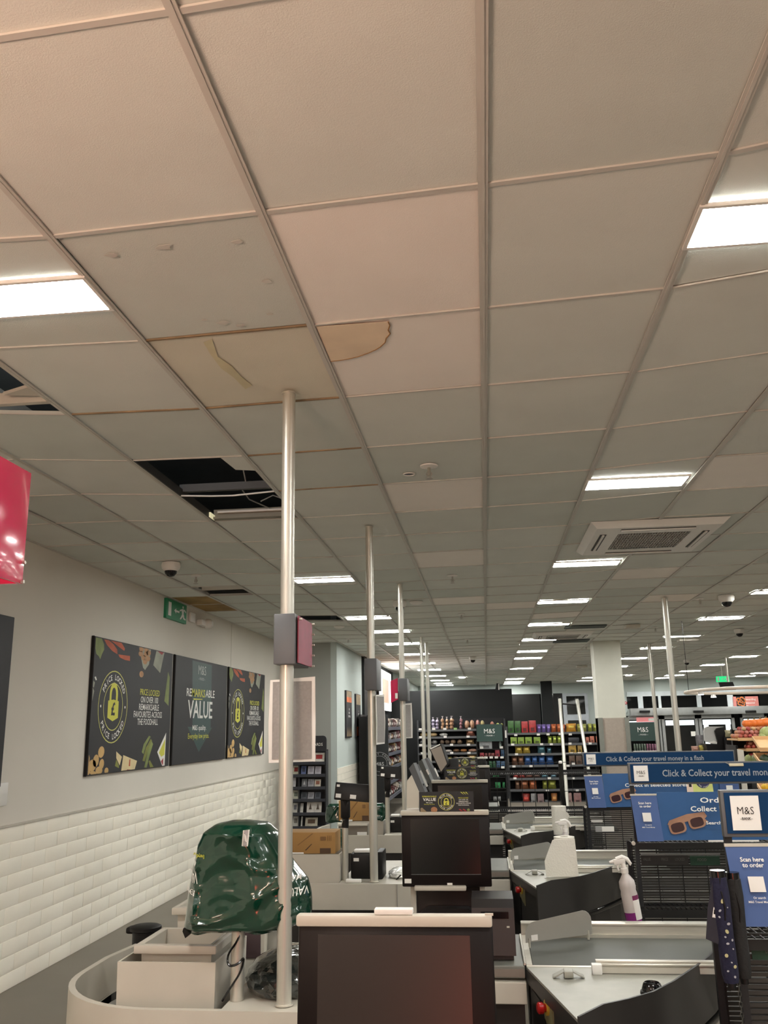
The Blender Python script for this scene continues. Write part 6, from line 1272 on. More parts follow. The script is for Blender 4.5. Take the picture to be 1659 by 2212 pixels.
SNK5 = [(335, 420, 222, 4, (176, 52, 44), 'bag', 'dull red'), (424, 512, 222, 4, (170, 50, 44), 'bag', 'dull red'), (520, 630, 228, 4, (110, 60, 46), 'bag', 'maroon'), (634, 745, 225, 4, (96, 70, 60), 'bag', 'maroon'), (765, 862, 225, 4, (80, 130, 150), 'bag', 'pale blue'), (900, 985, 225, 4, (90, 130, 150), 'bag', 'pale blue'),
 (365, 440, 318, 5, (120, 84, 60), 'bag', 'tan'), (444, 568, 315, 5, (150, 80, 44), 'bag', 'rust'), (576, 690, 318, 5, (186, 92, 44), 'bag', 'rust'), (776, 852, 320, 5, (140, 146, 44), 'bag', 'moss green'), (860, 980, 318, 5, (140, 146, 44), 'bag', 'moss green'),
 (470, 592, 515, 6, (190, 50, 36), 'bag', 'bright red'), (598, 690, 515, 6, (150, 150, 150), 'box', 'silver'), (696, 802, 518, 6, (150, 120, 120), 'box', 'silver'), (812, 872, 610, 6, (96, 104, 110), 'box', 'small grey'), (905, 1004, 512, 6, (200, 120, 50), 'bag', 'orange-yellow'), (1112, 1222, 505, 6, (170, 130, 124), 'box', 'white and red'), (1236, 1362, 505, 6, (160, 110, 106), 'box', 'white and red')]
for lst, zf in ((SNK, zoom3), (SNK5, zoom5)):
    for (a, b, tp, s, c, kd, wd) in lst:
        u0, _ = zf(a, 0); u1, _ = zf(b, 0); _, v = zf(0, tp); sh = (SN + ['bottom'])[s]
        pack(u0, u1, v, sv2[s], YSN, c, kd, '%s %s on the %s shelf of the far snack unit' % (wd, 'pouch' if kd == 'bag' else 'carton', sh), '%s packs on the %s snack shelf' % (wd, sh), 'snack', .16, zz2(sv2[s]))
mb = MB().use(M['ptext']); a = P(*zoom3(1110, 505), YSN); text(mb, '-mmmmm', P(*zoom3(1205, 518), YSN) + Vector((0, .005, 0)), UX, UZ, .015, M['ptext'], .02, w=.2) if False else None
for x, y in ((257, 436), (625, 428), (783, 424), (980, 420), (1145, 424), (207, 590), (678, 585), (836, 585), (1140, 574), (1468, 572), (270, 748), (698, 744), (1475, 733), (228, 948), (505, 943), (1196, 903), (1108, 936)): label_at(tsn, *zoom3(x, y), YSN - .014)
for x, y in ((362, 285), (875, 283), (845, 470), (1230, 285), (1292, 468)): label_at(tsn, *zoom5(x, y), YSN - .014)
a, b = P(*zoom3(1070, 708), YSN - .02), P(*zoom3(1400, 738), YSN - .02); mb = MB().use(M['paper'])
for q in range(5): mb.box(a.x + (b.x - a.x) * q / 5, a.x + (b.x - a.x) * (q + .85) / 5, YSN - .05, YSN + .1, b.z + .01, b.z + .02 + .01 * (q % 2))
solo(mb, 'white_trays', 'flat white trays sticking out on the snack unit beside the slanting poles', 'tray')

# ---- green endcap displays
def endcap(u0, u1, v0, v1, Y, label, txtu):
    a, b = P(u0, v0, Y), P(u1, v1, Y); t = thing('endcap_display', label, 'display stand', ((a.x + b.x) / 2, Y, .02), 'dark green display stands'); gm = mat('endcap_green', rgb(20, 54, 46), .5)
    mb = MB().use(gm); mb.prism([(a.x, Y - .04, b.z), (b.x, Y - .04, b.z), (b.x, Y + .03, a.z), (a.x, Y + .03, a.z)], (0, .03, 0)); h = mb.build('header', t, smooth=False)
    mb = MB(); w = b.x - a.x; c = Vector(((a.x + b.x) / 2, Y - .012, b.z + (a.z - b.z) * .47)); text(mb, 'M&S', c, UX, Vector((0, .07, a.z - b.z)), (a.z - b.z) * .27, M['ptext'], -.004, w=w * .42, lift=.004); text(mb, '\u2013 FOOD \u2013', c + Vector((0, -.01, -(a.z - b.z) * .17)), UX, Vector((0, .07, a.z - b.z)), (a.z - b.z) * .07, M['ptext'], .005, w=w * .38, lift=.004); mb.build('lettering', h, smooth=False)
    mb = MB().use(M['black']); mb.box(a.x - .01, b.x + .03, Y + .30, Y + .33, .02, a.z - .02); mb.box(a.x - .02, a.x, Y, Y + .33, .02, b.z + .02); mb.box(b.x + .02, b.x + .04, Y, Y + .33, .02, a.z - .05); mb.build('body', t, smooth=False)
    return t, a, b
YE = 17.4
e1, a, b = endcap(1029, 1086, 1565, 1601, YE, 'dark green display stand with white logo in front of the far bread unit', 0)
ev = [1617.5, 1634.5, 1658, 1678, 1702, 1730]
for v in ev:
    mb = MB().use(M['black']); z = P(1060, v, YE).z; mb.box(a.x, b.x + .03, YE, YE + .3, z - .02, z); mb.build('shelf', e1, smooth=False)
END = [(1145, 1370, 558, 0, (180, 186, 190), 'box', 'white-topped tray pack'), (1480, 1530, 535, 0, (170, 190, 180), 'bottle', 'small clear bottle'),
 (1155, 1232, 762, 1, (190, 40, 56), 'box', 'crimson carton'), (1238, 1290, 765, 1, (150, 60, 56), 'box', 'dull red carton'), (1293, 1345, 765, 1, (150, 60, 56), 'box', 'dull red carton'), (1348, 1410, 765, 1, (150, 60, 56), 'box', 'dull red carton'), (1414, 1502, 698, 1, (186, 44, 62), 'box', 'tall crimson carton'), (1512, 1580, 700, 1, (40, 90, 140), 'box', 'tall blue carton'),
 (1310, 1370, 905, 2, (40, 110, 66), 'box', 'green packet'), (1374, 1430, 905, 2, (40, 110, 66), 'box', 'green packet'), (1440, 1510, 900, 2, (50, 100, 150), 'box', 'blue packet'), (1514, 1590, 905, 2, (50, 100, 150), 'box', 'blue packet'), (1160, 1290, 915, 2, (50, 54, 56), 'box', 'dark packet')]
for (x_0, x_1, tp, s, c, kd, wd) in END:
    u0, _ = zoom2(x_0, 0); u1, _ = zoom2(x_1, 0); _, v = zoom2(0, tp); z = P(1060, ev[s], YE).z
    pack(u0, u1, v, ev[s], YE, c, kd, '%s on the %s shelf of the green display stand' % (wd, SN[s]), '%ss on the green display stand' % wd, 'snack', .14, z)
for (x_0, x_1, tp, s, wd) in ((10, 125, 235, 3, 'upper'), (128, 128, 0, 3, ''), (45, 150, 345, 4, 'lower'), (153, 215, 345, 4, 'lower')):
    if not wd: continue
    u0, _ = zoom5(x_0, 0); u1, _ = zoom5(x_1, 0); _, v = zoom5(0, tp); pack(u0 + 3, u1, v, ev[s], YE, (24, 150, 74), 'box', 'bright green carton low on the green display stand, %s row' % wd, 'bright green cartons %s row' % wd, 'snack', .14, P(1060, ev[s], YE).z)
for x_0, x_1 in ((38, 95), (100, 155)): u0, _ = zoom5(x_0, 0); u1, _ = zoom5(x_1, 0); pack(u0, u1, zoom5(0, 560)[1], ev[5], YE, (140, 142, 140), 'box', 'grey and white carton at the bottom of the green display stand', 'grey cartons on the green stand', 'snack', .14, P(1060, ev[5], YE).z)
for x, y in ((1187, 843), (1262, 840), (1352, 838), (1440, 838), (1535, 838), (1188, 672), (1525, 668), (1550, 1008)): label_at(e1, *zoom2(x, y), YE - .02, 7.5, 4.5)
label_at(e1, *zoom2(1600, 440), YE + .0, 4, 16)
YE2 = 18.9
e2, a, b = endcap(1360, 1418, 1560.5, 1600, YE2, 'dark green display stand with white logo right of the square pillar', 0)
mb = MB().use(M['black']); z = P(1390, 1622, YE2).z; mb.box(a.x, b.x, YE2, YE2 + .3, z - .02, z); mb.build('shelf', e2, smooth=False)
mb = MB().use(M['white']); z2 = P(1390, 1626, YE2).z; mb.box(a.x + .02, b.x, YE2 - .06, YE2 - .03, z2 - .02, z2 + .04); mb.build('pale_tray', e2, smooth=False)
for q in range(9):
    u = 1369 + q * 5.6; c = (120, 140, 120) if q < 5 else (176, 110, 140); pack(u, u + 5, 1607, 1621, YE2, c, 'box', ('pale green' if q < 5 else 'pale pink') + ' packet on the stand right of the square pillar', ('pale green' if q < 5 else 'pale pink') + ' packets right of the pillar', 'snack', .1, z)

# ---- side shelves at the left with wrapped meats
t = thing('side_shelving', 'dark shelving of wrapped packs running away along the left, behind the third pole', 'shelves', (-2.0, 17.5, .02))
sx0, sx1, sy0, sy1 = -2.30, -1.86, 16.2, 20.6
lv = [1.66, 1.42, 1.18, .92, .66, .38]
for z in lv:
    mb = MB().use(mat('shelf_charcoal', rgb(58, 60, 62), .5)); mb.box(sx0, sx1, sy0, sy1, z - .03, z); mb.use(mat('shelf_edge_blue', rgb(96, 100, 112), .4)); mb.box(sx1, sx1 + .012, sy0, sy1, z - .05, z + .01); mb.build('shelf', t, smooth=False)
mb = MB().use(M['black']); mb.box(sx0, sx0 + .03, sy0, sy1, .02, 1.9); mb.build('back_panel', t, smooth=False); mb = MB().use(M['black']); mb.box(sx0, sx1, sy0 - .03, sy0, .02, 1.86); mb.build('end_panel', t, smooth=False)
rr = random.Random(21); cols = [(150, 90, 96), (120, 70, 70), (176, 172, 166), (196, 150, 96), (110, 100, 96), (206, 190, 170), (140, 60, 60)]
wdn = ['pink', 'maroon', 'silvery', 'golden', 'grey-brown', 'cream', 'dark red']
for li, z in enumerate(lv):
    y = sy0 + .06
    while y < sy1 - .5:
        w = rr.uniform(.20, .34); q = rr.randrange(7); h = rr.uniform(.12, .19); mb = MB().use(colm(cols[q], .2))
        if rr.random() < .5: mb.box(sx1 - .22, sx1 - .02, y, y + w - .03, z, z + h, .02)
        else: mb.ball((sx1 - .12, y + w / 2, z + h * .48), .11, w * .46, h * .48, 12, 7, .07)
        mb.use(M['paper']); mb.box(sx1 - .02, sx1 - .015, y + w * .3, y + w * .6, z + h * .3, z + h * .6)
        solo(mb, 'wrapped_pack', '%s wrapped pack on the %s shelf at the far left' % (wdn[q], (SN + [])[li]), 'food pack', '%s wrapped packs on the %s left shelf' % (wdn[q], SN[li])); y += w + rr.uniform(.02, .08)
# tall dark panel with round badge beside the side wall
a, b = P(792, 1545, 15.9), P(842, 1800, 15.9)
t = thing('badge_panel', 'tall dark panel with a round white badge behind the second pole', 'panel', (-1.98, 15.9, .02)); mb = MB().use(M['charcoal']); mb.box(a.x, b.x, 15.9, 15.98, .02, a.z, .005); mb.build('board', t)
c = P(820, 1650, 15.88); mb = MB(); g = mat('badge_white', rgb(150, 152, 152), .6); ringflat(mb, g, c, UX, UZ, 0, 0, .20, .006); ringflat(mb, g, c, UX, UZ, 0, 0, .135, .005)
ring_text(mb, 'GREAT FOOD', c, UX, UZ, .15, .032, g, math.pi / 2, 2.6, True, .012); text(mb, 'M&S', c + Vector((0, 0, -.03)), UX, UZ, .06, g, .01); mb.build('badge', t, smooth=False)

# ---- greeting card stand
YC_ = 13.45; a, b = P(640, 1591, YC_), P(706, 1592, YC_)
cs = thing('card_stand', 'black greeting card stand in front of the grey return wall', 'display stand', ((a.x + b.x) / 2, YC_, .02))
def zq(x, y): return 600 + x / 8.507, 1560 + y / 8.508
cx0, cx1 = P(618, 1600, YC_).x, P(705, 1600, YC_).x
navy = mat('stand_navy', rgb(24, 26, 32), .55)
za, zb = P(650, 1590, YC_).z, P(650, 1623, YC_).z; r = .05
mb = MB().use(navy); mb.prism([(cx0, YC_, zb), (cx1, YC_, zb)] + [(cx1 - r + r * math.cos(q), YC_, za - r + r * math.sin(q)) for q in (0, .5, 1, 1.57)] + [(cx0 + r - r * math.cos(q), YC_, za - r + r * math.sin(q)) for q in (1.57, 1, .5, 0)], (0, .03, 0)); hd = mb.build('header', cs, smooth=False)
mb = MB(); p = P(*zq(665, 436), YC_ - .001); text(mb, 'CARDS', (P(*zq(825, 436), YC_).x, YC_ - .001, p.z), UX, UZ, .043, M['ptext'], -.002, align='R', w=.165); mb.build('lettering', hd, smooth=False)
mb = MB().use(navy); mb.box(cx0, cx1, YC_ + .14, YC_ + .16, .02, zb + .02); mb.box(cx0, cx0 + .015, YC_ - .02, YC_ + .15, .02, zb); mb.box(cx1 - .015, cx1, YC_ - .02, YC_ + .15, .02, zb); mb.build('body', cs, smooth=False)
xd = P(*zq(398, 0), YC_).x
mb = MB().use(navy); mb.box(xd - .01, xd + .01, YC_ - .01, YC_ + .14, .02, P(650, 1652, YC_).z); mb.build('divider', cs, smooth=False)
rows_ = [965, 1195, 1420, 1670, 1920, 2160]
for yv in [740] + rows_:
    z = P(*zq(600, yv), YC_).z; mb = MB().use(navy); mb.box(cx0 + .015, cx1 - .015, YC_ - .03, YC_ + .14, z - .035, z); mb.use(mat('stand_edge', rgb(38, 41, 50), .5)); mb.box(cx0 + .015, cx1 - .015, YC_ - .035, YC_ - .03, z - .03, z + .012); mb.build('card_shelf', cs, smooth=False)
CARDS = [(655, 855, 565, 740, (224, 218, 206), (176, 30, 28), 'red picture'), (275, 385, 800, 955, (196, 194, 170), (150, 30, 26), 'red picture'), (425, 515, 808, 930, (90, 106, 160), (60, 66, 90), 'blue picture'), (548, 662, 815, 930, (196, 192, 204), (170, 166, 180), 'plain lilac'), (678, 792, 815, 930, (196, 192, 204), (176, 170, 184), 'plain lilac'), (272, 325, 1020, 1165, (206, 204, 208), (190, 190, 196), 'plain white'), (435, 532, 1045, 1160, (120, 122, 128), (206, 206, 210), 'grey tree picture'), (548, 662, 1050, 1160, (176, 174, 182), (150, 150, 158), 'silver'), (672, 785, 1055, 1185, (224, 214, 196), (180, 110, 84), 'small red mark'), (272, 378, 1255, 1415, (206, 206, 186), (110, 120, 104), 'green-grey'), (420, 532, 1290, 1400, (86, 92, 100), (60, 66, 74), 'dark wintry'), (545, 660, 1290, 1405, (170, 170, 178), (140, 140, 150), 'silver'), (675, 785, 1290, 1400, (90, 96, 108), (66, 70, 80), 'dark wintry'), (272, 358, 1490, 1650, (206, 204, 196), (110, 110, 120), 'blue mark'), (408, 462, 1495, 1645, (210, 208, 200), (190, 188, 180), 'edge-on'), (528, 660, 1455, 1650, (220, 214, 206), (96, 80, 66), 'tree drawing'), (662, 800, 1458, 1650, (220, 214, 206), (96, 80, 66), 'tree drawing'), (272, 372, 1735, 1900, (206, 204, 196), (120, 116, 110), 'line drawing'), (420, 448, 1740, 1905, (214, 212, 204), (190, 188, 180), 'edge-on'), (500, 725, 1760, 1900, (206, 196, 172), (96, 70, 50), 'wide brown drawing'), (272, 350, 1955, 2020, (216, 206, 204), (186, 30, 50), 'crimson')]
def shelf_below(y): return min([q for q in [740] + rows_ if q > y - 12], default=2160)
for n, (x_0, x_1, y_0, y_1, c, c2, wd) in enumerate(CARDS):
    a, b = P(*zq(x_0, y_0), YC_), P(*zq(x_1, y_1), YC_); zs_ = P(*zq(600, shelf_below(y_1)), YC_).z; h = a.z - b.z; mb = MB().use(colm(c, .7)); w = b.x - a.x
    mb.prism([(a.x, YC_ + .0, zs_), (b.x, YC_ + .0, zs_), (b.x, YC_ + .05, a.z), (a.x, YC_ + .05, a.z)], (0, .004, 0)); mb.use(colm(c2, .7))
    u_ = Vector((0, .05, a.z - zs_)); o = Vector((a.x, YC_ - .001, zs_))
    if wd != 'edge-on': mb.poly([o + Vector((w * p_, 0, 0)) + u_ * q_ + Vector((0, -.001, 0)) for p_, q_ in (((.3, .3), (.7, .3), (.5, .85)) if 'tree' in wd else ((.2, .35), (.8, .35), (.8, .8), (.2, .8)))])
    rown = SN[min(5, max(0, [740] .__len__() - 1 + ([740] + rows_).index(shelf_below(y_1))))] if shelf_below(y_1) < 2160 else 'lowest visible'
    solo(mb, 'greeting_card', '%s greeting card on the %s row of the card stand%s' % (wd, rown, ' at its left' if x_0 < 420 else ''), 'card', 'greeting cards, %s, %s row' % (wd, rown), smooth=False)

# ---- slanting pale poles left of the pillar
for (p, q, l) in (((1209, 1509), (1223, 1700), 'left one of two slanting pale poles in front of the snack unit'), ((1246, 1510), (1276, 1690), 'right one of two slanting pale poles in front of the snack unit')):
    a, b = P(*p, 13.8), P(*q, 13.2); d = (b - a); b2 = a + d * ((a.z - .03) / (a.z - b.z)); mb = MB().use(M['alu']); mb.tube([a, b2], .024, 14); mb.use(M['black']); mb.lathe([(.026, 0), (.026, .05)], tuple(a + Vector((0, 0, -.03))), 12)
    solo(mb, 'slanting_pole', l, 'pole', 'slanting pale poles')
a, b = P(1210, 1520, 13.78), P(1250, 1523, 13.78); mb = MB().use(M['black']); mb.tube([a, b], .012, 8); mb.ball(a, .03); mb.ball(b, .03); solo(mb, 'cross_bracket', 'black bracket joining the two slanting pale poles', 'bracket')
# speaker on the partition
a, b = P(1069, 1476, 21.95), P(1080, 1490, 21.95); mb = MB().use(M['black']); mb.prism([(a.x, 21.95, b.z), (b.x, 21.95, b.z), (b.x - .01, 21.95, a.z), (a.x + .04, 21.95, a.z)], (0, .15, 0)); mb.use(M['white']); mb.box(b.x - .035, b.x - .015, 21.93, 21.95, b.z, a.z - .01); solo(mb, 'wall_speaker', 'small black and silver unit on top of the dark partition', 'speaker')

# ---- hanging screen and oval rail near the entrance
t = thing('hanging_screen', 'small black screen hanging from the ceiling near the shop front', 'screen', tuple(P(1572, 1492, 20)))
q = [P(u, v, 20) for u, v in ((1559, 1491), (1590, 1490), (1583, 1473), (1553, 1474))]; mb = MB().use(M['black']); mb.prism(q, (0, .05, 0)); mb.build('panel', t, smooth=False)
a = P(1573, 1474, 20.02); mb = MB().use(M['steel']); mb.tube([a, Vector((a.x, a.y, ZC - .01))], .02, 8); mb.build('hanger', t)
t = thing('oval_light_rail', 'pale oval rail with spotlights hanging over the fruit stand', 'light rail', (4.3, 12.3, 2.05)); mb = MB().use(mat('rail_pale', rgb(214, 200, 184), .4))
ctr = (4.3, 12.3, 2.05); mb.tube([(ctr[0] + 1.57 * math.copysign(abs(math.cos(q)) ** .7, math.cos(q)), ctr[1] + 1.25 * math.copysign(abs(math.sin(q)) ** .7, math.sin(q)), ctr[2]) for q in [2 * math.pi * k / 40 for k in range(40)]], .02, 8, closed=True); mb.build('rail', t)
for (x, y) in ((2.80, 12.0), (3.3, 13.4), (3.6, 11.08), (5.0, 11.06)):
    mb = MB().use(M['white']); mb.lathe([(.03, 0), (.04, -.035)], (x, y, 2.035), 12); s_ = mb.build('spotlight', t)
    mb = MB().use(mat('spot_glow', (1, 1, 1), .5, emit=14, ecol=(1, .97, .9))); mb.lathe([(.035, -.035), (.035, -.039)], (x, y, 2.035), 12); mb.build('lamp_glass', s_)
for (x, y) in ((2.76, 12.5), (5.84, 12.5), (4.3, 13.53)): mb = MB().use(M['wire']); mb.tube([(x, y, 2.065), (x, y, ZC - .01)], .004, 5); mb.build('suspension_wire', t)

# ================================================================ FRUIT STAND AND ITS NEIGHBOURS
wood = mat('crate_wood', rgb(206, 164, 116), .7, var=.12, scale=6, stretch=(1, 12, 12))
dark = M['black']
fs_ = thing('fruit_stand', 'dark tiered stand carrying the pumpkins, red fruit and melons at the right edge', 'stand', (3.3, 10.9, .02))
YF_ = 10.9
mb = MB().use(dark); a = P(1588, 1600, YF_ + .45); mb.box(2.95, 4.4, YF_ + .40, YF_ + .46, .02, 1.56); mb.box(2.86, 2.885, YF_ - .05, YF_ + .40, .02, 1.38); mb.box(2.80, 4.4, YF_ - .05, YF_ + .4, .02, .9); mb.build('carcass', fs_, smooth=False)
tiers = [(1596, 2.88, 3.6, 1.0), (1619, 2.96, 3.26, 2.0), (1638, 2.98, 3.22, 3.0)]
for n, (v, xa, xb, _) in enumerate(tiers):
    z = P(1600, v, YF_ - .08).z; mb = MB().use(wood); mb.box(xa, xb, YF_ - .10, YF_ + .38, z - .02, z); mb.box(xa, xb, YF_ - .105, YF_ - .095, z - .022, z + .012); mb.build('wooden_tray', fs_, smooth=False)
z0 = P(1600, 1573.5, YF_ + .1).z; mb = MB().use(M['grey']); mb.box(2.97, 4.0, YF_ + .05, YF_ + .42, z0 - .02, z0); mb.build('top_shelf', fs_, smooth=False)
# pumpkins
def pumpkin(x, y, z, r, label):
    t = thing('pumpkin', label, 'pumpkin', (x, y, z), 'orange pumpkins'); mb = MB().use(mat('pumpkin_skin', rgb(226, 118, 44), .4, var=.08)); n, m = 28, 9; vs = []
    for i in range(m + 1):
        th = math.pi * (i + .05) / (m + .1)
        for k in range(n):
            a_ = 2 * math.pi * k / n; rr_ = r * (1 - .10 * abs(math.sin(a_ * 3.5)) ** .5 * 0 - .09 * (1 - abs(math.cos(a_ * 4)))); vs.append((x + rr_ * math.sin(th) * math.cos(a_), y + rr_ * math.sin(th) * math.sin(a_), z + r * .72 + r * .72 * math.cos(th) * (1 - .25 * math.exp(-(math.sin(th) / .35) ** 2))))
    mb.add(vs, [(i * n + k, (i + 1) * n + k, (i + 1) * n + (k + 1) % n, i * n + (k + 1) % n) for i in range(m) for k in range(n)]); mb.build('body', t)
    mb = MB().use(mat('stem_green', rgb(96, 90, 50), .8)); mb.tube([(x, y, z + r * 1.15), (x + .01, y, z + r * 1.55)], [r * .16, r * .1], 6); mb.build('stem', t)
for k, (u, r) in enumerate(((1617, .072), (1630, .075), (1643, .078), (1656, .085), (1670, .08))):
    p_ = P(u, 1573, YF_ + .18); pumpkin(p_.x, YF_ + .18, z0 + .001, r, ['leftmost orange pumpkin on the top shelf', 'second orange pumpkin from the left', 'third orange pumpkin from the left', 'large orange pumpkin cut by the right edge of the photo', 'orange pumpkin beyond the right edge'][k])
def fruitpile(cx0, cx1, y0, y1, z, r, rows, cols_, name, label, grp, cat, seed, lay=2):
    rr = random.Random(seed); meshes = {}
    for L in range(lay):
        nx = int((cx1 - cx0) / (2 * r)) - L; ny = rows - L
        for i in range(max(0, nx)):
            for j in range(max(0, ny)):
                x = cx0 + r + L * r + i * 2 * r + rr.uniform(-.004, .004); y = y0 + r + L * r + j * (y1 - y0 - 2 * r) / max(1, rows - 1) * .9; q = rr.randrange(len(cols_))
                if q not in meshes:
                    mb = MB().use(colm(cols_[q], .35)); mb.ball((0, 0, r), r, r, r * .95, 10, 7, .02); mb.use(mat('stem_green', rgb(96, 90, 50), .8)); mb.tube([(0, 0, r * 1.85), (0, 0, r * 2.05)], r * .12, 4); o = mb.build(name); meshes[q] = o.data; bpy.data.objects.remove(o)
                o = bpy.data.objects.new(name, meshes[q]); COL.objects.link(o); o.location = (x, y, z + L * r * 1.5 + .001); tag(o, label, cat, grp)
zt_ = [P(1600, v, YF_ - .08).z for v, *_ in tiers]
fruitpile(2.90, 3.5, YF_ - .09, YF_ + .34, zt_[0], .027, 5, [(200, 84, 66), (222, 140, 90), (220, 170, 110), (196, 64, 60), (214, 120, 100)], 'peach', 'small red and orange fruit heaped on the upper wooden tray', 'red-orange fruit on the upper tray', 'fruit', 31, 3)
fruitpile(2.98, 3.25, YF_ - .09, YF_ + .1, zt_[1], .026, 3, [(186, 60, 40), (216, 120, 80), (160, 50, 36)], 'plum', 'small reddish fruit heaped on the second wooden tray', 'reddish fruit on the second tray', 'fruit', 32, 2)
fruitpile(3.0, 3.21, YF_ - .09, YF_ + .05, zt_[2], .028, 2, [(206, 56, 60), (196, 80, 84)], 'apple', 'small red fruit on the lowest wooden tray', 'red fruit on the lowest tray', 'fruit', 33, 1)
def melon(u, v, Y, rx, rz, c, label, nm='melon'):
    p_ = P(u, v, Y); mb = MB().use(mat('melon_%d' % c[0], rgb(*c), .45, var=.2, scale=9, stretch=(8, 8, 1))); mb.ball(p_, rx, rx, rz, 18, 12, .005); mb.use(mat('stem_green', rgb(96, 90, 50), .8)); mb.tube([p_ + Vector((0, 0, rz * .95)), p_ + Vector((.004, 0, rz * 1.15))], rx * .08, 5); solo(mb, nm, label, 'melon', None)
melon(1657, 1586, YF_ - .12, .085, .085, (150, 160, 96), 'large pale green melon above the slanted wooden crate', 'melon')
melon(1650, 1594, YF_ - .14, .06, .06, (156, 166, 104), 'smaller pale green melon left of the large one')
melon(1618, 1645, YF_ - .3, .055, .075, (120, 126, 76), 'olive green squash below the lowest red fruit', 'squash')
melon(1636, 1643, YF_ - .35, .065, .085, (112, 122, 74), 'olive green squash beside the slim crate edge', 'squash')
mb = MB().use(dark); q_ = P(1618, 1645, YF_ - .3); mb.box(2.92, 3.25, YF_ - .42, YF_ - .2, q_.z - .10, q_.z - .076); mb.box(2.95, 2.98, YF_ - .4, YF_ - .2, .02, q_.z - .1); mb.build('low_shelf', fs_, smooth=False)
# slanted crates
def crate(pts, Y0, Y1, label):
    t = thing('wooden_crate', label, 'crate', tuple(P(pts[0][0], pts[0][1], Y0)), 'slanted wooden crates'); fl_, fr_, bl, br = [P(*pts[0], Y0), P(*pts[1], Y0), P(*pts[2], Y1), P(*pts[3], Y1)]
    mb = MB().use(mat('crate_inside', rgb(216, 180, 132), .7, var=.06)); mb.prism([fl_, fr_, br, bl], (0, 0, -.008)); mb.build('base_board', t, smooth=False)
    for a_, b_ in ((fl_, fr_), (fr_, br), (br, bl), (bl, fl_)):
        d = (b_ - a_).normalized(); n_ = Vector((-d.y, d.x, 0)) * .006; mb = MB().use(wood); mb.prism([a_ - n_, b_ - n_, b_ - n_ + Vector((0, 0, .035)), a_ - n_ + Vector((0, 0, .035))], n_ * 2); mb.build('side_board', t, smooth=False)
    return t
crate([(1642, 1622), (1700, 1622), (1626, 1597), (1690, 1597)], 10.2, 10.6, 'upper slanted wooden crate with a red print, at the right edge')
crate([(1644, 1654), (1700, 1654), (1629, 1633), (1690, 1633)], 10.0, 10.4, 'lower slanted wooden crate holding dark green melons, at the right edge')
crate([(1645, 1713), (1700, 1713), (1637, 1700), (1690, 1700)], 9.0, 9.3, 'wooden crate of yellow fruit seen below the second blue banner')
for (u, v, r, l) in ((1652, 1641, .055, 'dark green striped melon in the lower slanted crate'), (1668, 1637, .06, 'dark green melon cut by the right edge')): melon(u, v, 10.25, r, r, (38, 60, 40), l)
for (u, v, l) in ((1652, 1700, 'yellow mango in the lowest crate, left one'), (1660, 1706, 'yellow mango in the lowest crate, right one')): melon(u, v, 9.15, .035, .03, (206, 168, 40), l, 'mango')
# red mark in upper crate
# black unit with pale curved hood
t = thing('hooded_unit', 'black floor unit with a curved light grey hood, behind the far blue banner', 'machine', (3.1, 12, .02))
Yh = 12.0
mb = MB().use(mat('hood_grey', rgb(186, 186, 182), .5)); mb.prism([tuple(P(u, v, Yh)) for u, v in ((1526, 1603), (1548, 1605), (1549, 1600), (1543, 1578), (1547, 1573), (1564, 1569.5), (1528, 1569.5), (1522, 1573), (1521, 1580), (1523, 1600))], (0, .05, 0)); mb.build('hood', t, smooth=False)
mb = MB().use(M['white']); mb.prism([tuple(P(u, v, Yh - .03)) for u, v in ((1530, 1605), (1549, 1607), (1549, 1603), (1543, 1600))], (0, .03, 0)); mb.build('hood_lip', t, smooth=False)
mb = MB().use(M['black']); q = [tuple(P(u, v, Yh - .04)) for u, v in ((1525, 1607), (1549, 1608), (1550, 1600), (1544, 1579), (1549, 1573), (1566, 1570), (1570, 1583), (1584, 1630), (1530, 1630))]; mb.prism(q, (0, .30, 0)); z_ = q[7][2]; mb.box(q[8][0], q[7][0], Yh - .04, Yh + .26, .02, z_ + .01); mb.build('side_panel', t, smooth=False)
def crisp(u0, u1, v0, v1, Y, c, label): pack(u0, u1, v0, v1, Y, c, 'bag', label, None, 'snack bag', .08)
crisp(1495, 1512, 1612, 1626, 12.14, (186, 130, 110), 'red and white mixed snack bag left of the black hooded unit'); crisp(1512, 1529, 1610, 1626, 12.14, (214, 190, 70), 'yellow snack bag beside the black hooded unit')
crisp(1504, 1524, 1588, 1626, 12.34, (120, 116, 120), 'crumpled grey see-through bag hanging left of the pale hood'); crisp(1568, 1586, 1577, 1592, 11.8, (176, 166, 120), 'pale green and yellow bag between the hood and the red fruit')
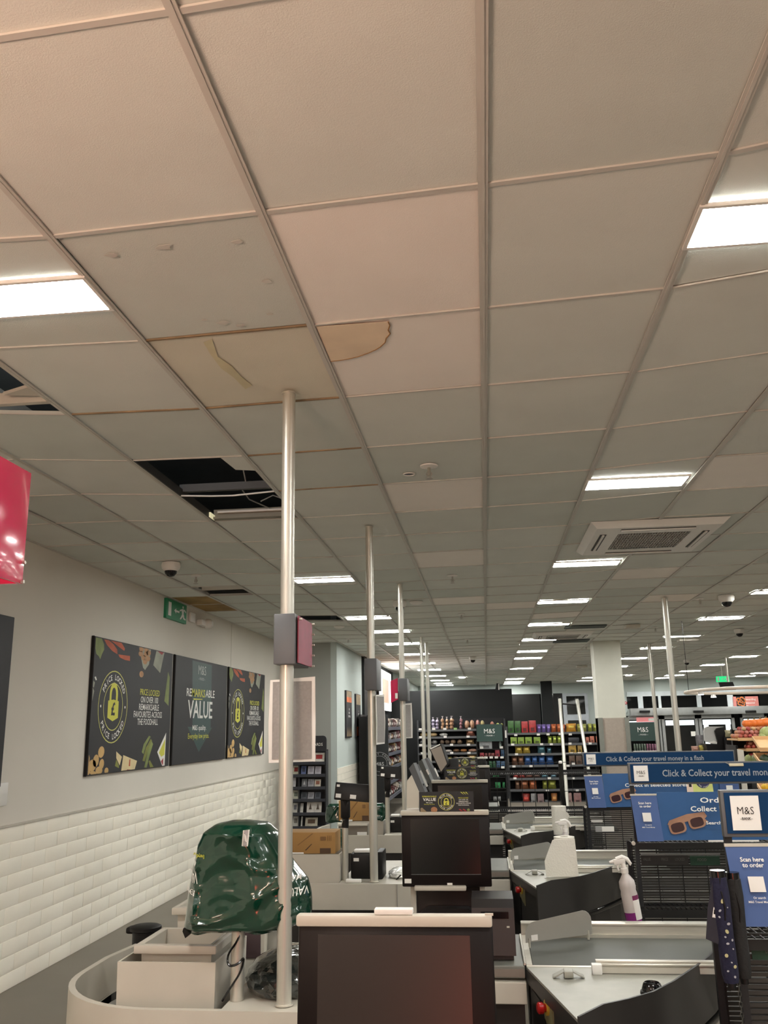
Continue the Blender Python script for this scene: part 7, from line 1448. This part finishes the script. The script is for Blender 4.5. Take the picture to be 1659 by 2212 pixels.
mb = MB().use(M['black']); mb.box(P(1494, 1600, 12.2).x, P(1523, 1600, 12.2).x, 12.12, 12.5, .02, P(1510, 1626, 12.14).z); solo(mb, 'low_black_stand', 'low black stand carrying the bright snack bags, behind the far banner', 'stand')
mb = MB().use(M['black']); q_ = P(1577, 1592, 11.8); mb.box(q_.x - .05, q_.x + .05, 11.8, 11.92, .02, q_.z); solo(mb, 'narrow_black_stand', 'narrow black stand between the hooded unit and the fruit', 'stand')
# things on the shop-front doors
mb = MB().use(M['paper']); a, b = P(1493, 1580, 29.8), P(1504, 1590, 29.8); mb.box(a.x, b.x, 29.84, 29.86, b.z, a.z); solo(mb, 'door_notice', 'small white notice on the glass door left of the hooded unit', 'notice')
mb = MB().use(mat('poster_pink_far', rgb(196, 120, 120), .6, emit=.25)); a, b = P(1375, 1550, 29.8), P(1415, 1559, 29.8); mb.box(a.x, b.x, 29.84, 29.86, b.z, a.z); mb.use(M['paper']); mb.box(b.x - .2, b.x - .02, 29.82, 29.84, b.z + .03, a.z - .03); solo(mb, 'pink_door_poster', 'pink strip poster above the right-hand dark green stand', 'poster')
mb = MB().use(mat('alarm_red', rgb(176, 20, 30), .4)); a = P(1351.5, 1518.5, 29.98); mb.lathe([(.05, 0), (.045, .02)], a, 14, axis=(0, -1, 0)); mb.use(M['ptext']); mb.box(a.x - .012, a.x + .012, 29.955, 29.96, a.z - .03, a.z + .03); solo(mb, 'alarm_bell', 'tiny round red alarm sign on the wall right of the pillar', 'alarm')

# look-alikes in a row are told apart by their place
from collections import defaultdict
dd = defaultdict(list)
for o in COL.objects:
    if o.parent is None and 'label' in o and o.get('category') in ('bread', 'snack', 'food pack', 'card'): dd[o['label']].append(o)
OR_ = ['first', 'second', 'third', 'fourth', 'fifth', 'sixth', 'seventh', 'eighth', 'ninth']
for lb, os_ in dd.items():
    if len(os_) < 2: continue
    fp = os_[0]['category'] == 'food pack'; os_.sort(key=lambda o: o.location.y if fp else o.location.x)
    for n, o in enumerate(os_): o['label'] = lb + ((', nearest' if n == 0 else ', farther') if fp and len(os_) == 2 else ', ' + OR_[min(n, 8)] + (' one' if fp else ' from left'))
